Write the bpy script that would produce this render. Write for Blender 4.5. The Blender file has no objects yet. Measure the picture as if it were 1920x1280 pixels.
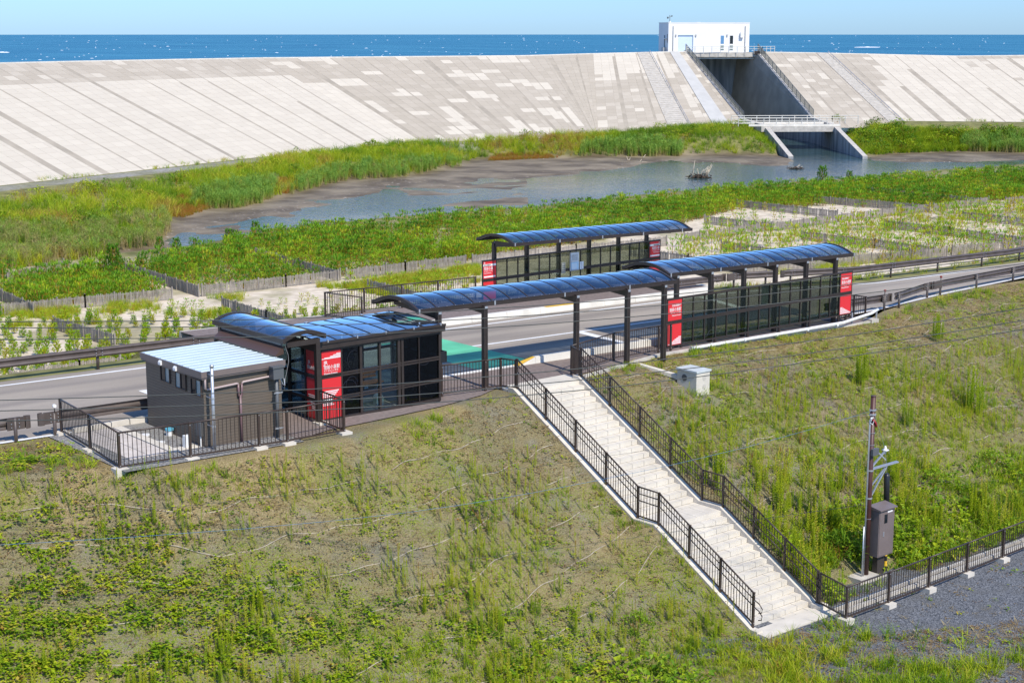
import bpy, math, random
import numpy as np
from mathutils import Vector, Matrix
random.seed(7); rng = np.random.default_rng(11)
R = math.radians
U = lambda a, b: float(rng.uniform(a, b))
scene = bpy.context.scene
COL = scene.collection

# ------------------------------------------------------------------ camera calibration (road frame: x along the road, y away from the viewer)
F = 2933.0; Y0 = 59.0
TH = math.atan((640 - Y0) / F); CT, ST = math.cos(TH), math.sin(TH)
CA, SA = 0.765, 0.644
CAM = (-33.0, -40.0, 12.3)
def ray(px, py):
    u = (px - 960) / F; v = -(py - 640) / F
    X, Y, Z = u, CT + v * ST, -ST + v * CT
    return Vector((X * CA + Y * SA, -X * SA + Y * CA, Z))
CAMV = Vector(CAM)
def at(px, py, z):
    d = ray(px, py); t = (z - CAM[2]) / d.z
    return CAMV + d * t
def aty(px, py, y):
    d = ray(px, py); return CAMV + d * ((y - CAM[1]) / d.y)
def atx(px, py, x):
    d = ray(px, py); return CAMV + d * ((x - CAM[0]) / d.x)
def atd(px, py, D):          # at horizontal distance D straight ahead of the viewpoint
    d = ray(px, py); fwd = d.x * SA + d.y * CA
    return CAMV + d * (D / fwd)
def CX(X, D, H):             # metres right, metres ahead, metres below eye level
    return Vector((X * CA + D * SA - 33.0, -X * SA + D * CA - 40.0, 12.3 - H))
def pix(x, y, z):            # numpy: world -> picture coordinates of the survey photograph
    u = x + 33.0; w = -(y + 40.0); Z = z - 12.3
    X = u * CA + w * SA; Y = u * SA - w * CA
    zc = Y * CT - Z * ST; yc = Y * ST + Z * CT
    return 960 + F * X / zc, 640 - F * yc / zc
def zp(x): return -0.02 * x

# ------------------------------------------------------------------ materials
MATS = {}
def nt_new(name):
    m = bpy.data.materials.new(name); m.use_nodes = True
    nt = m.node_tree; b = nt.nodes['Principled BSDF']
    return m, nt, b
def mat(name, col, rough=0.6, metal=0.0, var=0.0, scale=3.0, col2=None, bump=0.0, bscale=40.0, spec=0.5, detail=5.0, coords='Object', stretch=None, lo=0.35, hi=0.65):
    if name in MATS: return MATS[name]
    m, nt, b = nt_new(name)
    b.inputs['Roughness'].default_value = rough; b.inputs['Metallic'].default_value = metal
    b.inputs['Specular IOR Level'].default_value = spec
    c = (*col, 1)
    b.inputs['Base Color'].default_value = c
    tc = nt.nodes.new('ShaderNodeTexCoord'); src = tc.outputs[coords]
    if stretch:
        mp = nt.nodes.new('ShaderNodeMapping'); mp.inputs['Scale'].default_value = stretch
        nt.links.new(src, mp.inputs[0]); src = mp.outputs[0]
    if var > 0 or col2:
        n = nt.nodes.new('ShaderNodeTexNoise'); n.inputs['Scale'].default_value = scale; n.inputs['Detail'].default_value = detail
        nt.links.new(src, n.inputs['Vector'])
        r = nt.nodes.new('ShaderNodeValToRGB')
        if col2 is None:
            col2 = tuple(max(0, k * (1 - var)) for k in col); c = (*[min(1, k * (1 + var)) for k in col], 1)
        r.color_ramp.elements[0].position = lo; r.color_ramp.elements[1].position = hi
        r.color_ramp.elements[0].color = (*col2, 1); r.color_ramp.elements[1].color = c
        nt.links.new(n.outputs['Fac'], r.inputs[0]); nt.links.new(r.outputs[0], b.inputs['Base Color'])
    if bump > 0:
        n2 = nt.nodes.new('ShaderNodeTexNoise'); n2.inputs['Scale'].default_value = bscale; n2.inputs['Detail'].default_value = 4
        nt.links.new(src, n2.inputs['Vector'])
        bp = nt.nodes.new('ShaderNodeBump'); bp.inputs['Strength'].default_value = bump; bp.inputs['Distance'].default_value = 0.02
        nt.links.new(n2.outputs['Fac'], bp.inputs['Height']); nt.links.new(bp.outputs[0], b.inputs['Normal'])
    MATS[name] = m; return m
def glass(name, tint, refl=0.6, rough=0.02):
    if name in MATS: return MATS[name]
    m = bpy.data.materials.new(name); m.use_nodes = True; nt = m.node_tree; nt.nodes.clear()
    out = nt.nodes.new('ShaderNodeOutputMaterial'); mx = nt.nodes.new('ShaderNodeMixShader')
    tr = nt.nodes.new('ShaderNodeBsdfTransparent'); tr.inputs[0].default_value = (*tint, 1)
    gl = nt.nodes.new('ShaderNodeBsdfGlossy'); gl.inputs['Roughness'].default_value = rough; gl.inputs['Color'].default_value = (0.82, 0.92, 1, 1)
    fr = nt.nodes.new('ShaderNodeFresnel'); fr.inputs['IOR'].default_value = 1.5
    mul = nt.nodes.new('ShaderNodeMath'); mul.operation = 'MULTIPLY'; mul.inputs[1].default_value = refl
    nt.links.new(fr.outputs[0], mul.inputs[0]); nt.links.new(mul.outputs[0], mx.inputs[0])
    nt.links.new(tr.outputs[0], mx.inputs[1]); nt.links.new(gl.outputs[0], mx.inputs[2]); nt.links.new(mx.outputs[0], out.inputs[0])
    MATS[name] = m; return m
def leafmat(name, stops, trans=0.35, rough=0.55):
    if name in MATS: return MATS[name]
    m = bpy.data.materials.new(name); m.use_nodes = True; nt = m.node_tree; b = nt.nodes['Principled BSDF']; out = nt.nodes['Material Output']
    a = nt.nodes.new('ShaderNodeAttribute'); a.attribute_name = 'tint'
    r = nt.nodes.new('ShaderNodeValToRGB')
    els = r.color_ramp.elements
    els[0].position, els[0].color = stops[0][0], (*stops[0][1], 1)
    els[1].position, els[1].color = stops[-1][0], (*stops[-1][1], 1)
    for p, c in stops[1:-1]:
        e = els.new(p); e.color = (*c, 1)
    nt.links.new(a.outputs['Fac'], r.inputs[0])
    b.inputs['Roughness'].default_value = rough; b.inputs['Specular IOR Level'].default_value = 0.25
    nt.links.new(r.outputs[0], b.inputs['Base Color'])
    t = nt.nodes.new('ShaderNodeBsdfTranslucent'); nt.links.new(r.outputs[0], t.inputs[0])
    mx = nt.nodes.new('ShaderNodeMixShader'); mx.inputs[0].default_value = trans
    nt.links.new(b.outputs[0], mx.inputs[1]); nt.links.new(t.outputs[0], mx.inputs[2]); nt.links.new(mx.outputs[0], out.inputs[0])
    MATS[name] = m; return m

BROWN = mat('dark brown paint', (0.036, 0.026, 0.022), 0.42, var=0.12, scale=4)
BROWN2 = mat('brown railing paint', (0.050, 0.033, 0.026), 0.42, var=0.12, scale=4)
GUARD = mat('guard rail paint', (0.085, 0.066, 0.058), 0.45, var=0.18, scale=2.5)
GALV = mat('galvanised steel', (0.52, 0.53, 0.55), 0.4, 0.6, var=0.1, scale=6)
WHITEP = mat('white pipe', (0.75, 0.75, 0.73), 0.4)
CONC = mat('pale concrete', (0.50, 0.46, 0.40), 0.85, var=0.14, scale=1.7, bump=0.3, bscale=25)
CONC_S = mat('stair concrete', (0.60, 0.55, 0.47), 0.85, var=0.08, scale=2.2, bump=0.2, bscale=30)
CONC_K = mat('kerb concrete', (0.66, 0.63, 0.56), 0.8, var=0.10, scale=1.2)
RED = mat('red sign film', (0.66, 0.030, 0.036), 0.35)
WHITE = mat('white sign film', (0.80, 0.78, 0.76), 0.4)
PAPER = mat('notice paper', (0.55, 0.62, 0.68), 0.3, var=0.10, scale=9)
YELLOW = mat('yellow paint', (0.75, 0.45, 0.03), 0.5)
BLACK = mat('black plastic', (0.015, 0.015, 0.017), 0.4)
ORANGE = mat('orange rubber', (0.75, 0.13, 0.02), 0.5)
GREYB = mat('grey steel box', (0.10, 0.105, 0.11), 0.45)
CAB = mat('cabinet paint', (0.17, 0.135, 0.125), 0.4, var=0.06, scale=3)
POLEB = mat('brown pole steel', (0.075, 0.028, 0.022), 0.45, var=0.15, scale=3)
WIRE = mat('wire sheath', (0.045, 0.05, 0.045), 0.5)
WIREB = mat('blue wire sheath', (0.07, 0.19, 0.34), 0.5)
WOODG = mat('weathered grey timber', (0.26, 0.23, 0.20), 0.85, var=0.28, scale=7, stretch=(1, 1, .2))
ROPE = mat('pale net rope', (0.37, 0.32, 0.235), 0.9, var=0.2, scale=6)
ROOF_G = glass('smoked blue roof sheet', (0.24, 0.29, 0.36), 2.5, 0.08)
PAV_G = glass('clear roof sheet', (0.30, 0.36, 0.46), 2.6, 0.03)
SCREEN_G = glass('smoked screen glass', (0.53, 0.56, 0.48), 0.35, 0.01)
CLEAR_G = glass('clear window glass', (0.72, 0.80, 0.80), 0.8, 0.01)
DARK_G = glass('dark printed window film', (0.19, 0.20, 0.22), 0.8, 0.03)
BENCHW = mat('bench timber', (0.42, 0.16, 0.045), 0.5, var=0.2, scale=6)

# ------------------------------------------------------------------ mesh helpers
class MB:
    def __init__(s): s.v = []; s.f = []; s.m = []; s.mats = []
    def mi(s, m):
        if m not in s.mats: s.mats.append(m)
        return s.mats.index(m)
    def add(s, vs, fs, m):
        o = len(s.v); s.v += [tuple(v) for v in vs]; k = s.mi(m)
        for f in fs: s.f.append(tuple(i + o for i in f)); s.m.append(k)
    def box(s, a, b, m):
        (x0, y0, z0), (x1, y1, z1) = a, b
        s.add([(x0,y0,z0),(x1,y0,z0),(x1,y1,z0),(x0,y1,z0),(x0,y0,z1),(x1,y0,z1),(x1,y1,z1),(x0,y1,z1)],
              [(0,3,2,1),(4,5,6,7),(0,1,5,4),(1,2,6,5),(2,3,7,6),(3,0,4,7)], m)
    def hexa(s, b4, t4, m):     # bottom 4 and top 4 corners, same winding (ccw seen from above)
        s.add(list(b4) + list(t4), [(0,3,2,1),(4,5,6,7),(0,1,5,4),(1,2,6,5),(2,3,7,6),(3,0,4,7)], m)
    def bar(s, p, q, w, h, m, up=(0,0,1)):
        p = Vector(p); q = Vector(q); d = (q - p)
        if d.length < 1e-6: return
        d.normalize(); u = Vector(up)
        if abs(d.dot(u)) > .98: u = Vector((0,1,0))
        r = d.cross(u).normalized(); u = r.cross(d).normalized()
        r *= w / 2; u *= h / 2
        s.hexa([p - r - u, p + r - u, q + r - u, q - r - u], [p - r + u, p + r + u, q + r + u, q - r + u], m)
    def tube(s, pts, r, m, n=8, cap=True):
        pts = [Vector(p) for p in pts]; rs = r if isinstance(r, (list, tuple)) else [r] * len(pts)
        o = len(s.v); k = s.mi(m); prev = None
        for i, p in enumerate(pts):
            if i == 0: d = pts[1] - pts[0]
            elif i == len(pts) - 1: d = pts[-1] - pts[-2]
            else: d = pts[i+1] - pts[i-1]
            d.normalize(); up = Vector((0,0,1)) if abs(d.z) < .95 else Vector((0,1,0))
            a = d.cross(up).normalized(); b = a.cross(d).normalized()
            for j in range(n):
                t = 2 * math.pi * j / n
                s.v.append(tuple(p + (a * math.cos(t) + b * math.sin(t)) * rs[i]))
        for i in range(len(pts) - 1):
            for j in range(n):
                s.f.append((o+i*n+j, o+i*n+(j+1)%n, o+(i+1)*n+(j+1)%n, o+(i+1)*n+j)); s.m.append(k)
        if cap:
            s.f.append(tuple(o + j for j in range(n))[::-1]); s.m.append(k)
            s.f.append(tuple(o + (len(pts)-1)*n + j for j in range(n))); s.m.append(k)
    def build(s, name, parent=None, smooth=False, bevel=0.0):
        me = bpy.data.meshes.new(name); me.from_pydata(s.v, [], s.f)
        for m in s.mats: me.materials.append(m)
        me.polygons.foreach_set('material_index', s.m)
        if smooth: me.polygons.foreach_set('use_smooth', [True] * len(s.f))
        me.update()
        o = link(name, me, parent)
        if bevel:
            b = o.modifiers.new('bevel', 'BEVEL'); b.width = bevel; b.segments = 2; b.limit_method = 'ANGLE'
        return o
def link(name, data, parent=None):
    o = bpy.data.objects.new(name, data); COL.objects.link(o)
    if parent is not None:
        o.parent = parent
        M = Matrix.Identity(4)
        p = parent; chain = []
        while p is not None: chain.append(p); p = p.parent
        for q in reversed(chain): M = M @ q.matrix_parent_inverse @ Matrix.LocRotScale(q.location, q.rotation_euler, q.scale)
        o.matrix_parent_inverse = M.inverted()
    return o
def tag(o, label, cat, group=None, kind=None):
    if kind: o['kind'] = kind
    if label: o['label'] = label
    if cat: o['category'] = cat
    if group: o['group'] = group
    return o
def thing(name, label, cat, loc, group=None):
    o = bpy.data.objects.new(name, None); COL.objects.link(o); o.location = loc
    o.empty_display_size = .2
    return tag(o, label, cat, group)
def struct(o): o['kind'] = 'structure'; return o
def grid_mesh(name, P, m, smooth=True):      # P: (n,m,3) array
    n, k, _ = P.shape; me = bpy.data.meshes.new(name)
    idx = np.arange(n * k).reshape(n, k)
    q = np.stack([idx[:-1,:-1], idx[1:,:-1], idx[1:,1:], idx[:-1,1:]], -1).reshape(-1, 4)
    quad_mesh(me, P.reshape(-1, 3), q)
    if isinstance(m, list):
        for x in m: me.materials.append(x)
    else: me.materials.append(m)
    me.polygons.foreach_set('use_smooth', np.full(len(q), bool(smooth)))
    return me
def quad_mesh(me, v, q):
    me.vertices.add(len(v)); me.vertices.foreach_set('co', np.asarray(v, np.float32).ravel())
    me.loops.add(len(q) * 4); me.loops.foreach_set('vertex_index', np.asarray(q, np.int32).ravel())
    me.polygons.add(len(q)); me.polygons.foreach_set('loop_start', np.arange(len(q), dtype=np.int32) * 4)
    me.polygons.foreach_set('loop_total', np.full(len(q), 4, np.int32))
    me.polygons.foreach_set('use_smooth', np.zeros(len(q), bool)); me.update(calc_edges=True); me.validate()
def fattr(me, name, arr):
    a = me.attributes.new(name, 'FLOAT', 'POINT'); a.data.foreach_set('value', np.asarray(arr, np.float32))
# smooth value noise in the plane
_NT = rng.random((256, 256))
def vnoise(x, y):
    xi = np.floor(x).astype(int); yi = np.floor(y).astype(int); fx = x - xi; fy = y - yi
    fx = fx * fx * (3 - 2 * fx); fy = fy * fy * (3 - 2 * fy)
    g = lambda a, b: _NT[a % 256, b % 256]
    return (g(xi,yi)*(1-fx)+g(xi+1,yi)*fx)*(1-fy) + (g(xi,yi+1)*(1-fx)+g(xi+1,yi+1)*fx)*fy
def fbm(x, y, o=3):
    s = 0; a = .5
    for i in range(o): s = s + a * vnoise(x * 2**i + 17*i, y * 2**i + 31*i); a *= .5
    return s / (1 - .5**o)
def sstep(a, b, x): t = np.clip((x - a) / (b - a), 0, 1); return t * t * (3 - 2 * t)
def inpoly(px, py, poly):
    poly = np.asarray(poly, float); r = np.zeros(np.shape(px), bool); n = len(poly); j = n - 1
    for i in range(n):
        xi, yi = poly[i]; xj, yj = poly[j]
        if yi != yj:
            c = ((yi > py) != (yj > py)) & (px < (xj - xi) * (py - yi) / (yj - yi) + xi)
            r ^= c
        j = i
    return r
def dpoly(px, py, poly):                     # signed distance, negative inside
    poly = np.asarray(poly, float); d = np.full(np.shape(px), 1e9); n = len(poly)
    for i in range(n):
        ax, ay = poly[i]; bx, by = poly[(i+1) % n]; ex, ey = bx-ax, by-ay
        t = np.clip(((px-ax)*ex + (py-ay)*ey) / (ex*ex + ey*ey + 1e-9), 0, 1)
        d = np.minimum(d, np.hypot(px - ax - t*ex, py - ay - t*ey))
    return np.where(inpoly(px, py, poly), -d, d)
def interp(x, xs, ys): return np.interp(x, xs, ys)

# ------------------------------------------------------------------ camera, light, sky
cd = bpy.data.cameras.new('Camera'); cam = bpy.data.objects.new('Camera', cd); COL.objects.link(cam)
cam.location = CAM; cam.rotation_euler = (math.pi/2 - TH, 0, -math.atan2(SA, CA))
cd.sensor_width = 36; cd.lens = F / 1920 * 36; cd.clip_end = 40000; cd.clip_start = .5
scene.camera = cam
SUN_EL = R(49); sd = Vector((0.115, 0.993, 0)).normalized()       # direction the light travels over the ground
sl = bpy.data.lights.new('sun', 'SUN'); sl.energy = 3.7; sl.angle = R(.53); sl.color = (1, .935, .82)
so = bpy.data.objects.new('sun', sl); COL.objects.link(so)
dirv = Vector((sd.x * math.cos(SUN_EL), sd.y * math.cos(SUN_EL), -math.sin(SUN_EL)))
so.rotation_euler = dirv.to_track_quat('-Z', 'Y').to_euler(); so.location = (0, -60, 60)
W = bpy.data.worlds.new('World'); scene.world = W; W.use_nodes = True
wn = W.node_tree; bg = wn.nodes['Background']
sky = wn.nodes.new('ShaderNodeTexSky'); sky.sky_type = 'NISHITA'; sky.sun_disc = False
sky.sun_elevation = SUN_EL; sky.sun_rotation = math.atan2(-sd.x, -sd.y)
sky.air_density = 1.0; sky.dust_density = 0.2; sky.ozone_density = 3.0; sky.altitude = 20
tintn = wn.nodes.new('ShaderNodeMix'); tintn.data_type = 'RGBA'; tintn.blend_type = 'MULTIPLY'; tintn.inputs[0].default_value = 1
tcw = wn.nodes.new('ShaderNodeTexCoord'); spw = wn.nodes.new('ShaderNodeSeparateXYZ'); wn.links.new(tcw.outputs['Generated'], spw.inputs[0])
rw = wn.nodes.new('ShaderNodeValToRGB'); rw.color_ramp.elements[0].position = 0.0; rw.color_ramp.elements[1].position = .30
rw.color_ramp.elements[0].color = (.30,.485,.86,1); rw.color_ramp.elements[1].color = (.62,.78,1.0,1); wn.links.new(spw.outputs[2], rw.inputs[0]); wn.links.new(rw.outputs[0], tintn.inputs[7])
wn.links.new(sky.outputs[0], tintn.inputs[6]); wn.links.new(tintn.outputs[2], bg.inputs[0])
bg.inputs[1].default_value = 0.15
scene.view_settings.view_transform = 'Standard'; scene.view_settings.look = 'None'; scene.view_settings.gamma = 1
scene.view_settings.exposure = 0.46
scene.render.engine = 'CYCLES'
scene.cycles.max_bounces = 6; scene.cycles.transparent_max_bounces = 16; scene.cycles.diffuse_bounces = 3; scene.cycles.glossy_bounces = 3

# ------------------------------------------------------------------ near hillside, yard
def crest(x): return interp(x, [-60,-20,-15,-13,-7,-3,0,1.2,4.7,5.4,10,24,27,33,43,70,110], [2.2,1.8,0.2,-1.55,-1.35,-.4,.55,.55,.55,1.3,2.3,2.35,3.6,5.0,6.0,8.5,12])
def hillz(x, y):
    yc = crest(x); zt = zp(x) - 0.02
    toe = -9.9
    t = np.clip((yc - y) / (yc - toe), 0, 2)
    ex = 1 + .35 * sstep(4, 7, x)
    z = zt + (-5.6 - zt) * np.where(t < 1, t ** ex, 1.0)
    z = np.where(y < toe, -5.6, z)
    z = z + (fbm(x*.45, y*.45) - .5) * .22 * sstep(.3, 1.5, yc - y) + (fbm(x*2.1+9, y*2.1) - .5) * .07 * sstep(.1, .6, yc - y)
    # keep the ground just beneath the stair and its kerbs
    st = np.where(y > -5.47, (y - .57) * .54, np.where(y > -6.4, -3.25, -3.25 + (y + 6.4) * .54))
    st = np.minimum(st, zp(x) - .03)
    ins = sstep(1.22, 1.45, x) * (1 - sstep(4.35, 4.58, x)) * sstep(-10.6, -10.3, y)
    near = sstep(-.3, 1.1, x) * (1 - sstep(4.7, 6.0, x)) * sstep(-10.9, -10.2, y)
    z = z * (1 - near) + (st + .07) * near
    z = np.minimum(z, zp(x) - .02)
    return z * (1 - ins) + np.minimum(z, st - .55) * ins
def hill_mat():
    m, nt, b = nt_new('hillside soil with thin grass'); L = nt.links.new
    tc = nt.nodes.new('ShaderNodeTexCoord')
    def noise(s, d=6, dist=0.0, vec=None):
        n = nt.nodes.new('ShaderNodeTexNoise'); n.inputs['Scale'].default_value = s; n.inputs['Detail'].default_value = d; n.inputs['Distortion'].default_value = dist
        L(vec or tc.outputs['Object'], n.inputs['Vector']); return n.outputs['Fac']
    def ramp(f, a, ca, bb, cb):
        r = nt.nodes.new('ShaderNodeValToRGB'); r.color_ramp.elements[0].position = a; r.color_ramp.elements[1].position = bb
        r.color_ramp.elements[0].color = (*ca, 1); r.color_ramp.elements[1].color = (*cb, 1); L(f, r.inputs[0]); return r.outputs[0]
    def mix(f, A, B):
        x = nt.nodes.new('ShaderNodeMix'); x.data_type = 'RGBA'; L(f, x.inputs[0]); L(A, x.inputs[6]); L(B, x.inputs[7]); return x.outputs[2]
    base = ramp(noise(26, 9), .34, (.070, .058, .038), .68, (.315, .265, .165))
    base = mix(ramp(noise(1.6, 8), .46, (0,0,0), .60, (.55,.55,.55)), base, ramp(noise(45, 4), .35, (.10,.075,.04), .65, (.36,.28,.15)))
    grey = ramp(noise(30, 4), .35, (.12, .115, .11), .7, (.30, .29, .28))
    base = mix(ramp(noise(.7, 5), .52, (0,0,0), .72, (.75,.75,.75)), base, grey)
    straw = ramp(noise(26, 3), .3, (.15, .105, .05), .7, (.42, .32, .17))
    at_ = nt.nodes.new('ShaderNodeAttribute'); at_.attribute_name = 'straw'
    base = mix(at_.outputs['Fac'], base, straw)
    green = ramp(noise(40, 5), .3, (.07, .10, .012), .7, (.27, .30, .04))
    ag = nt.nodes.new('ShaderNodeAttribute'); ag.attribute_name = 'green'
    gm = nt.nodes.new('ShaderNodeMath'); gm.operation = 'MULTIPLY'; L(ag.outputs['Fac'], gm.inputs[0]); L(ramp(noise(18, 7), .40, (0,0,0), .58, (1,1,1)), gm.inputs[1])
    base = mix(gm.outputs[0], base, green)
    speck = ramp(noise(55, 2), .68, (0,0,0), .74, (1,1,1))
    wh = nt.nodes.new('ShaderNodeRGB'); wh.outputs[0].default_value = (.5, .47, .42, 1)
    base = mix(speck, base, wh.outputs[0])
    L(base, b.inputs['Base Color']); b.inputs['Roughness'].default_value = .95; b.inputs['Specular IOR Level'].default_value = .1
    bp = nt.nodes.new('ShaderNodeBump'); bp.inputs['Strength'].default_value = .8; bp.inputs['Distance'].default_value = .04
    L(noise(34, 7), bp.inputs['Height']); L(bp.outputs[0], b.inputs['Normal'])
    return m
HX, HY = np.meshgrid(np.linspace(-48, 80, 920), np.concatenate([np.linspace(-40, -11, 40), np.linspace(-10.8, 6, 90)]), indexing='ij')
yc = crest(HX)
HYc = np.minimum(HY, yc + 1.6 + 0*HX)      # runs a little way in under the pavement
HYc = np.where(HX < -8.2, np.minimum(HY, 4.15), HYc)
HYc = np.where(HX > 24.2, np.minimum(HY, yc + .5), HYc)
HZ = hillz(HX, HYc)
me = grid_mesh('hillside', np.stack([HX, HYc, HZ], -1), hill_mat())
hpx, hpy = pix(HX.ravel(), HYc.ravel(), HZ.ravel())
near_crest = 1 - sstep(.8, 3.5, yc.ravel() - HYc.ravel())
fattr(me, 'straw', np.clip(near_crest * sstep(.42, .62, fbm(HX.ravel()*.5, HYc.ravel()*.7)) * .9 + .55*sstep(.55, .75, fbm(HX.ravel()*.3+40, HYc.ravel()*.3)), 0, 1))
fattr(me, 'green', np.clip(.20 + .75*sstep(.45, .7, fbm(HX.ravel()*.35+5, HYc.ravel()*.35)) + .6*sstep(980, 1250, hpy), 0, 1))
struct(link('hillside', me))

def gravel_mat(name, c1, c2, c3):
    m, nt, b = nt_new(name); L = nt.links.new
    tc = nt.nodes.new('ShaderNodeTexCoord')
    v = nt.nodes.new('ShaderNodeTexVoronoi'); v.inputs['Scale'].default_value = 22; L(tc.outputs['Object'], v.inputs['Vector'])
    n = nt.nodes.new('ShaderNodeTexNoise'); n.inputs['Scale'].default_value = 1.1; n.inputs['Detail'].default_value = 8; L(tc.outputs['Object'], n.inputs['Vector'])
    sx = nt.nodes.new('ShaderNodeSeparateColor'); L(v.outputs['Color'], sx.inputs[0])
    r = nt.nodes.new('ShaderNodeValToRGB'); r.color_ramp.elements[0].color = (*c1, 1); r.color_ramp.elements[1].color = (*c2, 1); L(sx.outputs[0], r.inputs[0])
    mx = nt.nodes.new('ShaderNodeMix'); mx.data_type = 'RGBA'; mx.inputs[7].default_value = (*c3, 1)
    r2 = nt.nodes.new('ShaderNodeValToRGB'); r2.color_ramp.elements[0].position = .5; r2.color_ramp.elements[1].position = .75; L(n.outputs['Fac'], r2.inputs[0])
    L(r2.outputs[0], mx.inputs[0]); L(r.outputs[0], mx.inputs[6]); L(mx.outputs[2], b.inputs['Base Color'])
    bp = nt.nodes.new('ShaderNodeBump'); bp.inputs['Strength'].default_value = .9; bp.inputs['Distance'].default_value = .03
    L(v.outputs['Distance'], bp.inputs['Height']); L(bp.outputs[0], b.inputs['Normal'])
    b.inputs['Roughness'].default_value = .9; b.inputs['Specular IOR Level'].default_value = .2
    return m
GRAVEL = gravel_mat('blue grey crushed stone', (.055, .060, .070), (.215, .222, .235), (.125, .125, .125))
gx, gy = np.meshgrid(np.linspace(-6, 75, 160), np.linspace(-42, -9.4, 70), indexing='ij')
gz = -5.5 + (fbm(gx*.5, gy*.5) - .5) * .08 - .35 * (1 - sstep(-4.5, 0.2, gx + (gy + 10.5) * .55))
struct(link('gravel_yard', grid_mesh('gravel_yard', np.stack([gx, gy, gz], -1), GRAVEL)))
def surfz(x, y):
    z = hillz(x, y); g = -5.5 + (fbm(x*.5, y*.5) - .5) * .08 - .35 * (1 - sstep(-4.5, .2, x + (y + 10.5) * .55))
    return np.where((y < -9.4) & (x > -6), np.maximum(z, g), z)
# gravel bed round the toilet hut
PADG = gravel_mat('grey pad gravel', (.14, .135, .13), (.36, .35, .34), (.26, .25, .22))
gx, gy = np.meshgrid(np.linspace(-14.2, -8.35, 40), np.linspace(-1.0, 4.1, 30), indexing='ij')
struct(link('gravel_bed', grid_mesh('gravel_bed', np.stack([gx, gy, zp(gx) + .012 + 0*gy], -1), PADG)))

# ------------------------------------------------------------------ road, markings, pavements
ASPH = mat('worn asphalt', (.300, .262, .222), .9, var=.16, scale=.35, bump=.25, bscale=60, spec=.2, stretch=(.25, 1, 1), detail=8)
def wear(m, amt=.16):
    nt = m.node_tree; b = nt.nodes['Principled BSDF']; src = b.inputs['Base Color'].links[0].from_socket; L = nt.links.new
    tc = nt.nodes.new('ShaderNodeTexCoord'); sp = nt.nodes.new('ShaderNodeSeparateXYZ'); L(tc.outputs['Object'], sp.inputs[0])
    mu = nt.nodes.new('ShaderNodeMath'); mu.operation = 'MULTIPLY'; mu.inputs[1].default_value = 3.3; L(sp.outputs[1], mu.inputs[0])
    sn = nt.nodes.new('ShaderNodeMath'); sn.operation = 'SINE'; L(mu.outputs[0], sn.inputs[0])
    mp = nt.nodes.new('ShaderNodeMapping'); mp.inputs['Scale'].default_value = (.05, 2.2, 1); L(tc.outputs['Object'], mp.inputs[0])
    n = nt.nodes.new('ShaderNodeTexNoise'); n.inputs['Scale'].default_value = 1; n.inputs['Detail'].default_value = 6; L(mp.outputs[0], n.inputs[0])
    n2 = nt.nodes.new('ShaderNodeTexNoise'); n2.inputs['Scale'].default_value = 14; n2.inputs['Detail'].default_value = 5; L(tc.outputs['Object'], n2.inputs[0])
    a = nt.nodes.new('ShaderNodeMath'); a.operation = 'MULTIPLY_ADD'; a.inputs[1].default_value = .18; L(sn.outputs[0], a.inputs[0]); L(n.outputs['Fac'], a.inputs[2])
    a2 = nt.nodes.new('ShaderNodeMath'); a2.operation = 'MULTIPLY_ADD'; a2.inputs[1].default_value = .45; L(n2.outputs['Fac'], a2.inputs[0]); L(a.outputs[0], a2.inputs[2])
    r = nt.nodes.new('ShaderNodeValToRGB'); r.color_ramp.elements[0].position = .40; r.color_ramp.elements[1].position = 1.0; k0, k1 = 1-amt, 1+amt
    r.color_ramp.elements[0].color = (k0*.98,k0*.98,k0,1); r.color_ramp.elements[1].color = (k1,k1*.99,k1*.96,1); L(a2.outputs[0], r.inputs[0])
    mx = nt.nodes.new('ShaderNodeMix'); mx.data_type = 'RGBA'; mx.blend_type = 'MULTIPLY'; mx.inputs[0].default_value = 1; L(src, mx.inputs[6]); L(r.outputs[0], mx.inputs[7]); L(mx.outputs[2], b.inputs['Base Color'])
wear(ASPH)
LINE = mat('road line paint', (.78, .78, .76), .6, var=.07, scale=3)
GREEN = mat('green road paint', (.11, .47, .27), .7, var=.12, scale=.8)
wear(GREEN, .14)
PAVE = mat('brown grey pavement', (.205, .165, .150), .9, var=.14, scale=7, bump=.3, bscale=80, spec=.2)
def ynear(x): return interp(x, [-200, 24.5, 27, 33, 43, 70, 150], [4.1, 4.1, 4.3, 5.3, 6.5, 9, 17])
def yfar(x): return interp(x, [-200, 24, 28, 34, 48, 70, 150], [12.55, 12.55, 11.9, 10.35, 10.3, 12.8, 21])
def strip(name, xs, f0, f1, dz, m, parent=None):
    xs = np.asarray(xs, float); P = np.stack([np.stack([xs, f0(xs) + 0*xs, zp(xs) + dz], -1), np.stack([xs, f1(xs) + 0*xs, zp(xs) + dz], -1)], 0).transpose(1, 0, 2)
    me = grid_mesh(name, P, m, False); o = link(name, me, parent)
    if parent is None: struct(o)
    return o
K = lambda c: (lambda x: c)
xs = np.concatenate([np.linspace(-120, 20, 30), np.linspace(21, 60, 60), np.linspace(62, 150, 30)])
road = strip('road', xs, ynear, yfar, .0, ASPH)
xl = np.concatenate([np.linspace(-120, 20, 30), np.linspace(21, 60, 60)])
strip('edge_line', xl, lambda x: np.minimum(11.82, yfar(x) - .55), lambda x: np.minimum(11.97, yfar(x) - .40), .004, LINE, road)
strip('edge_line', np.linspace(24, 60, 40), lambda x: ynear(x) + .12, lambda x: ynear(x) + .26, .004, LINE, road)
strip('edge_line', [-120, -40, -15, 4.3], K(4.13), K(4.29), .008, LINE, road)
strip('lane_line', [5.5, 12, 22], K(8.1), K(8.26), .004, LINE, road)
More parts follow.
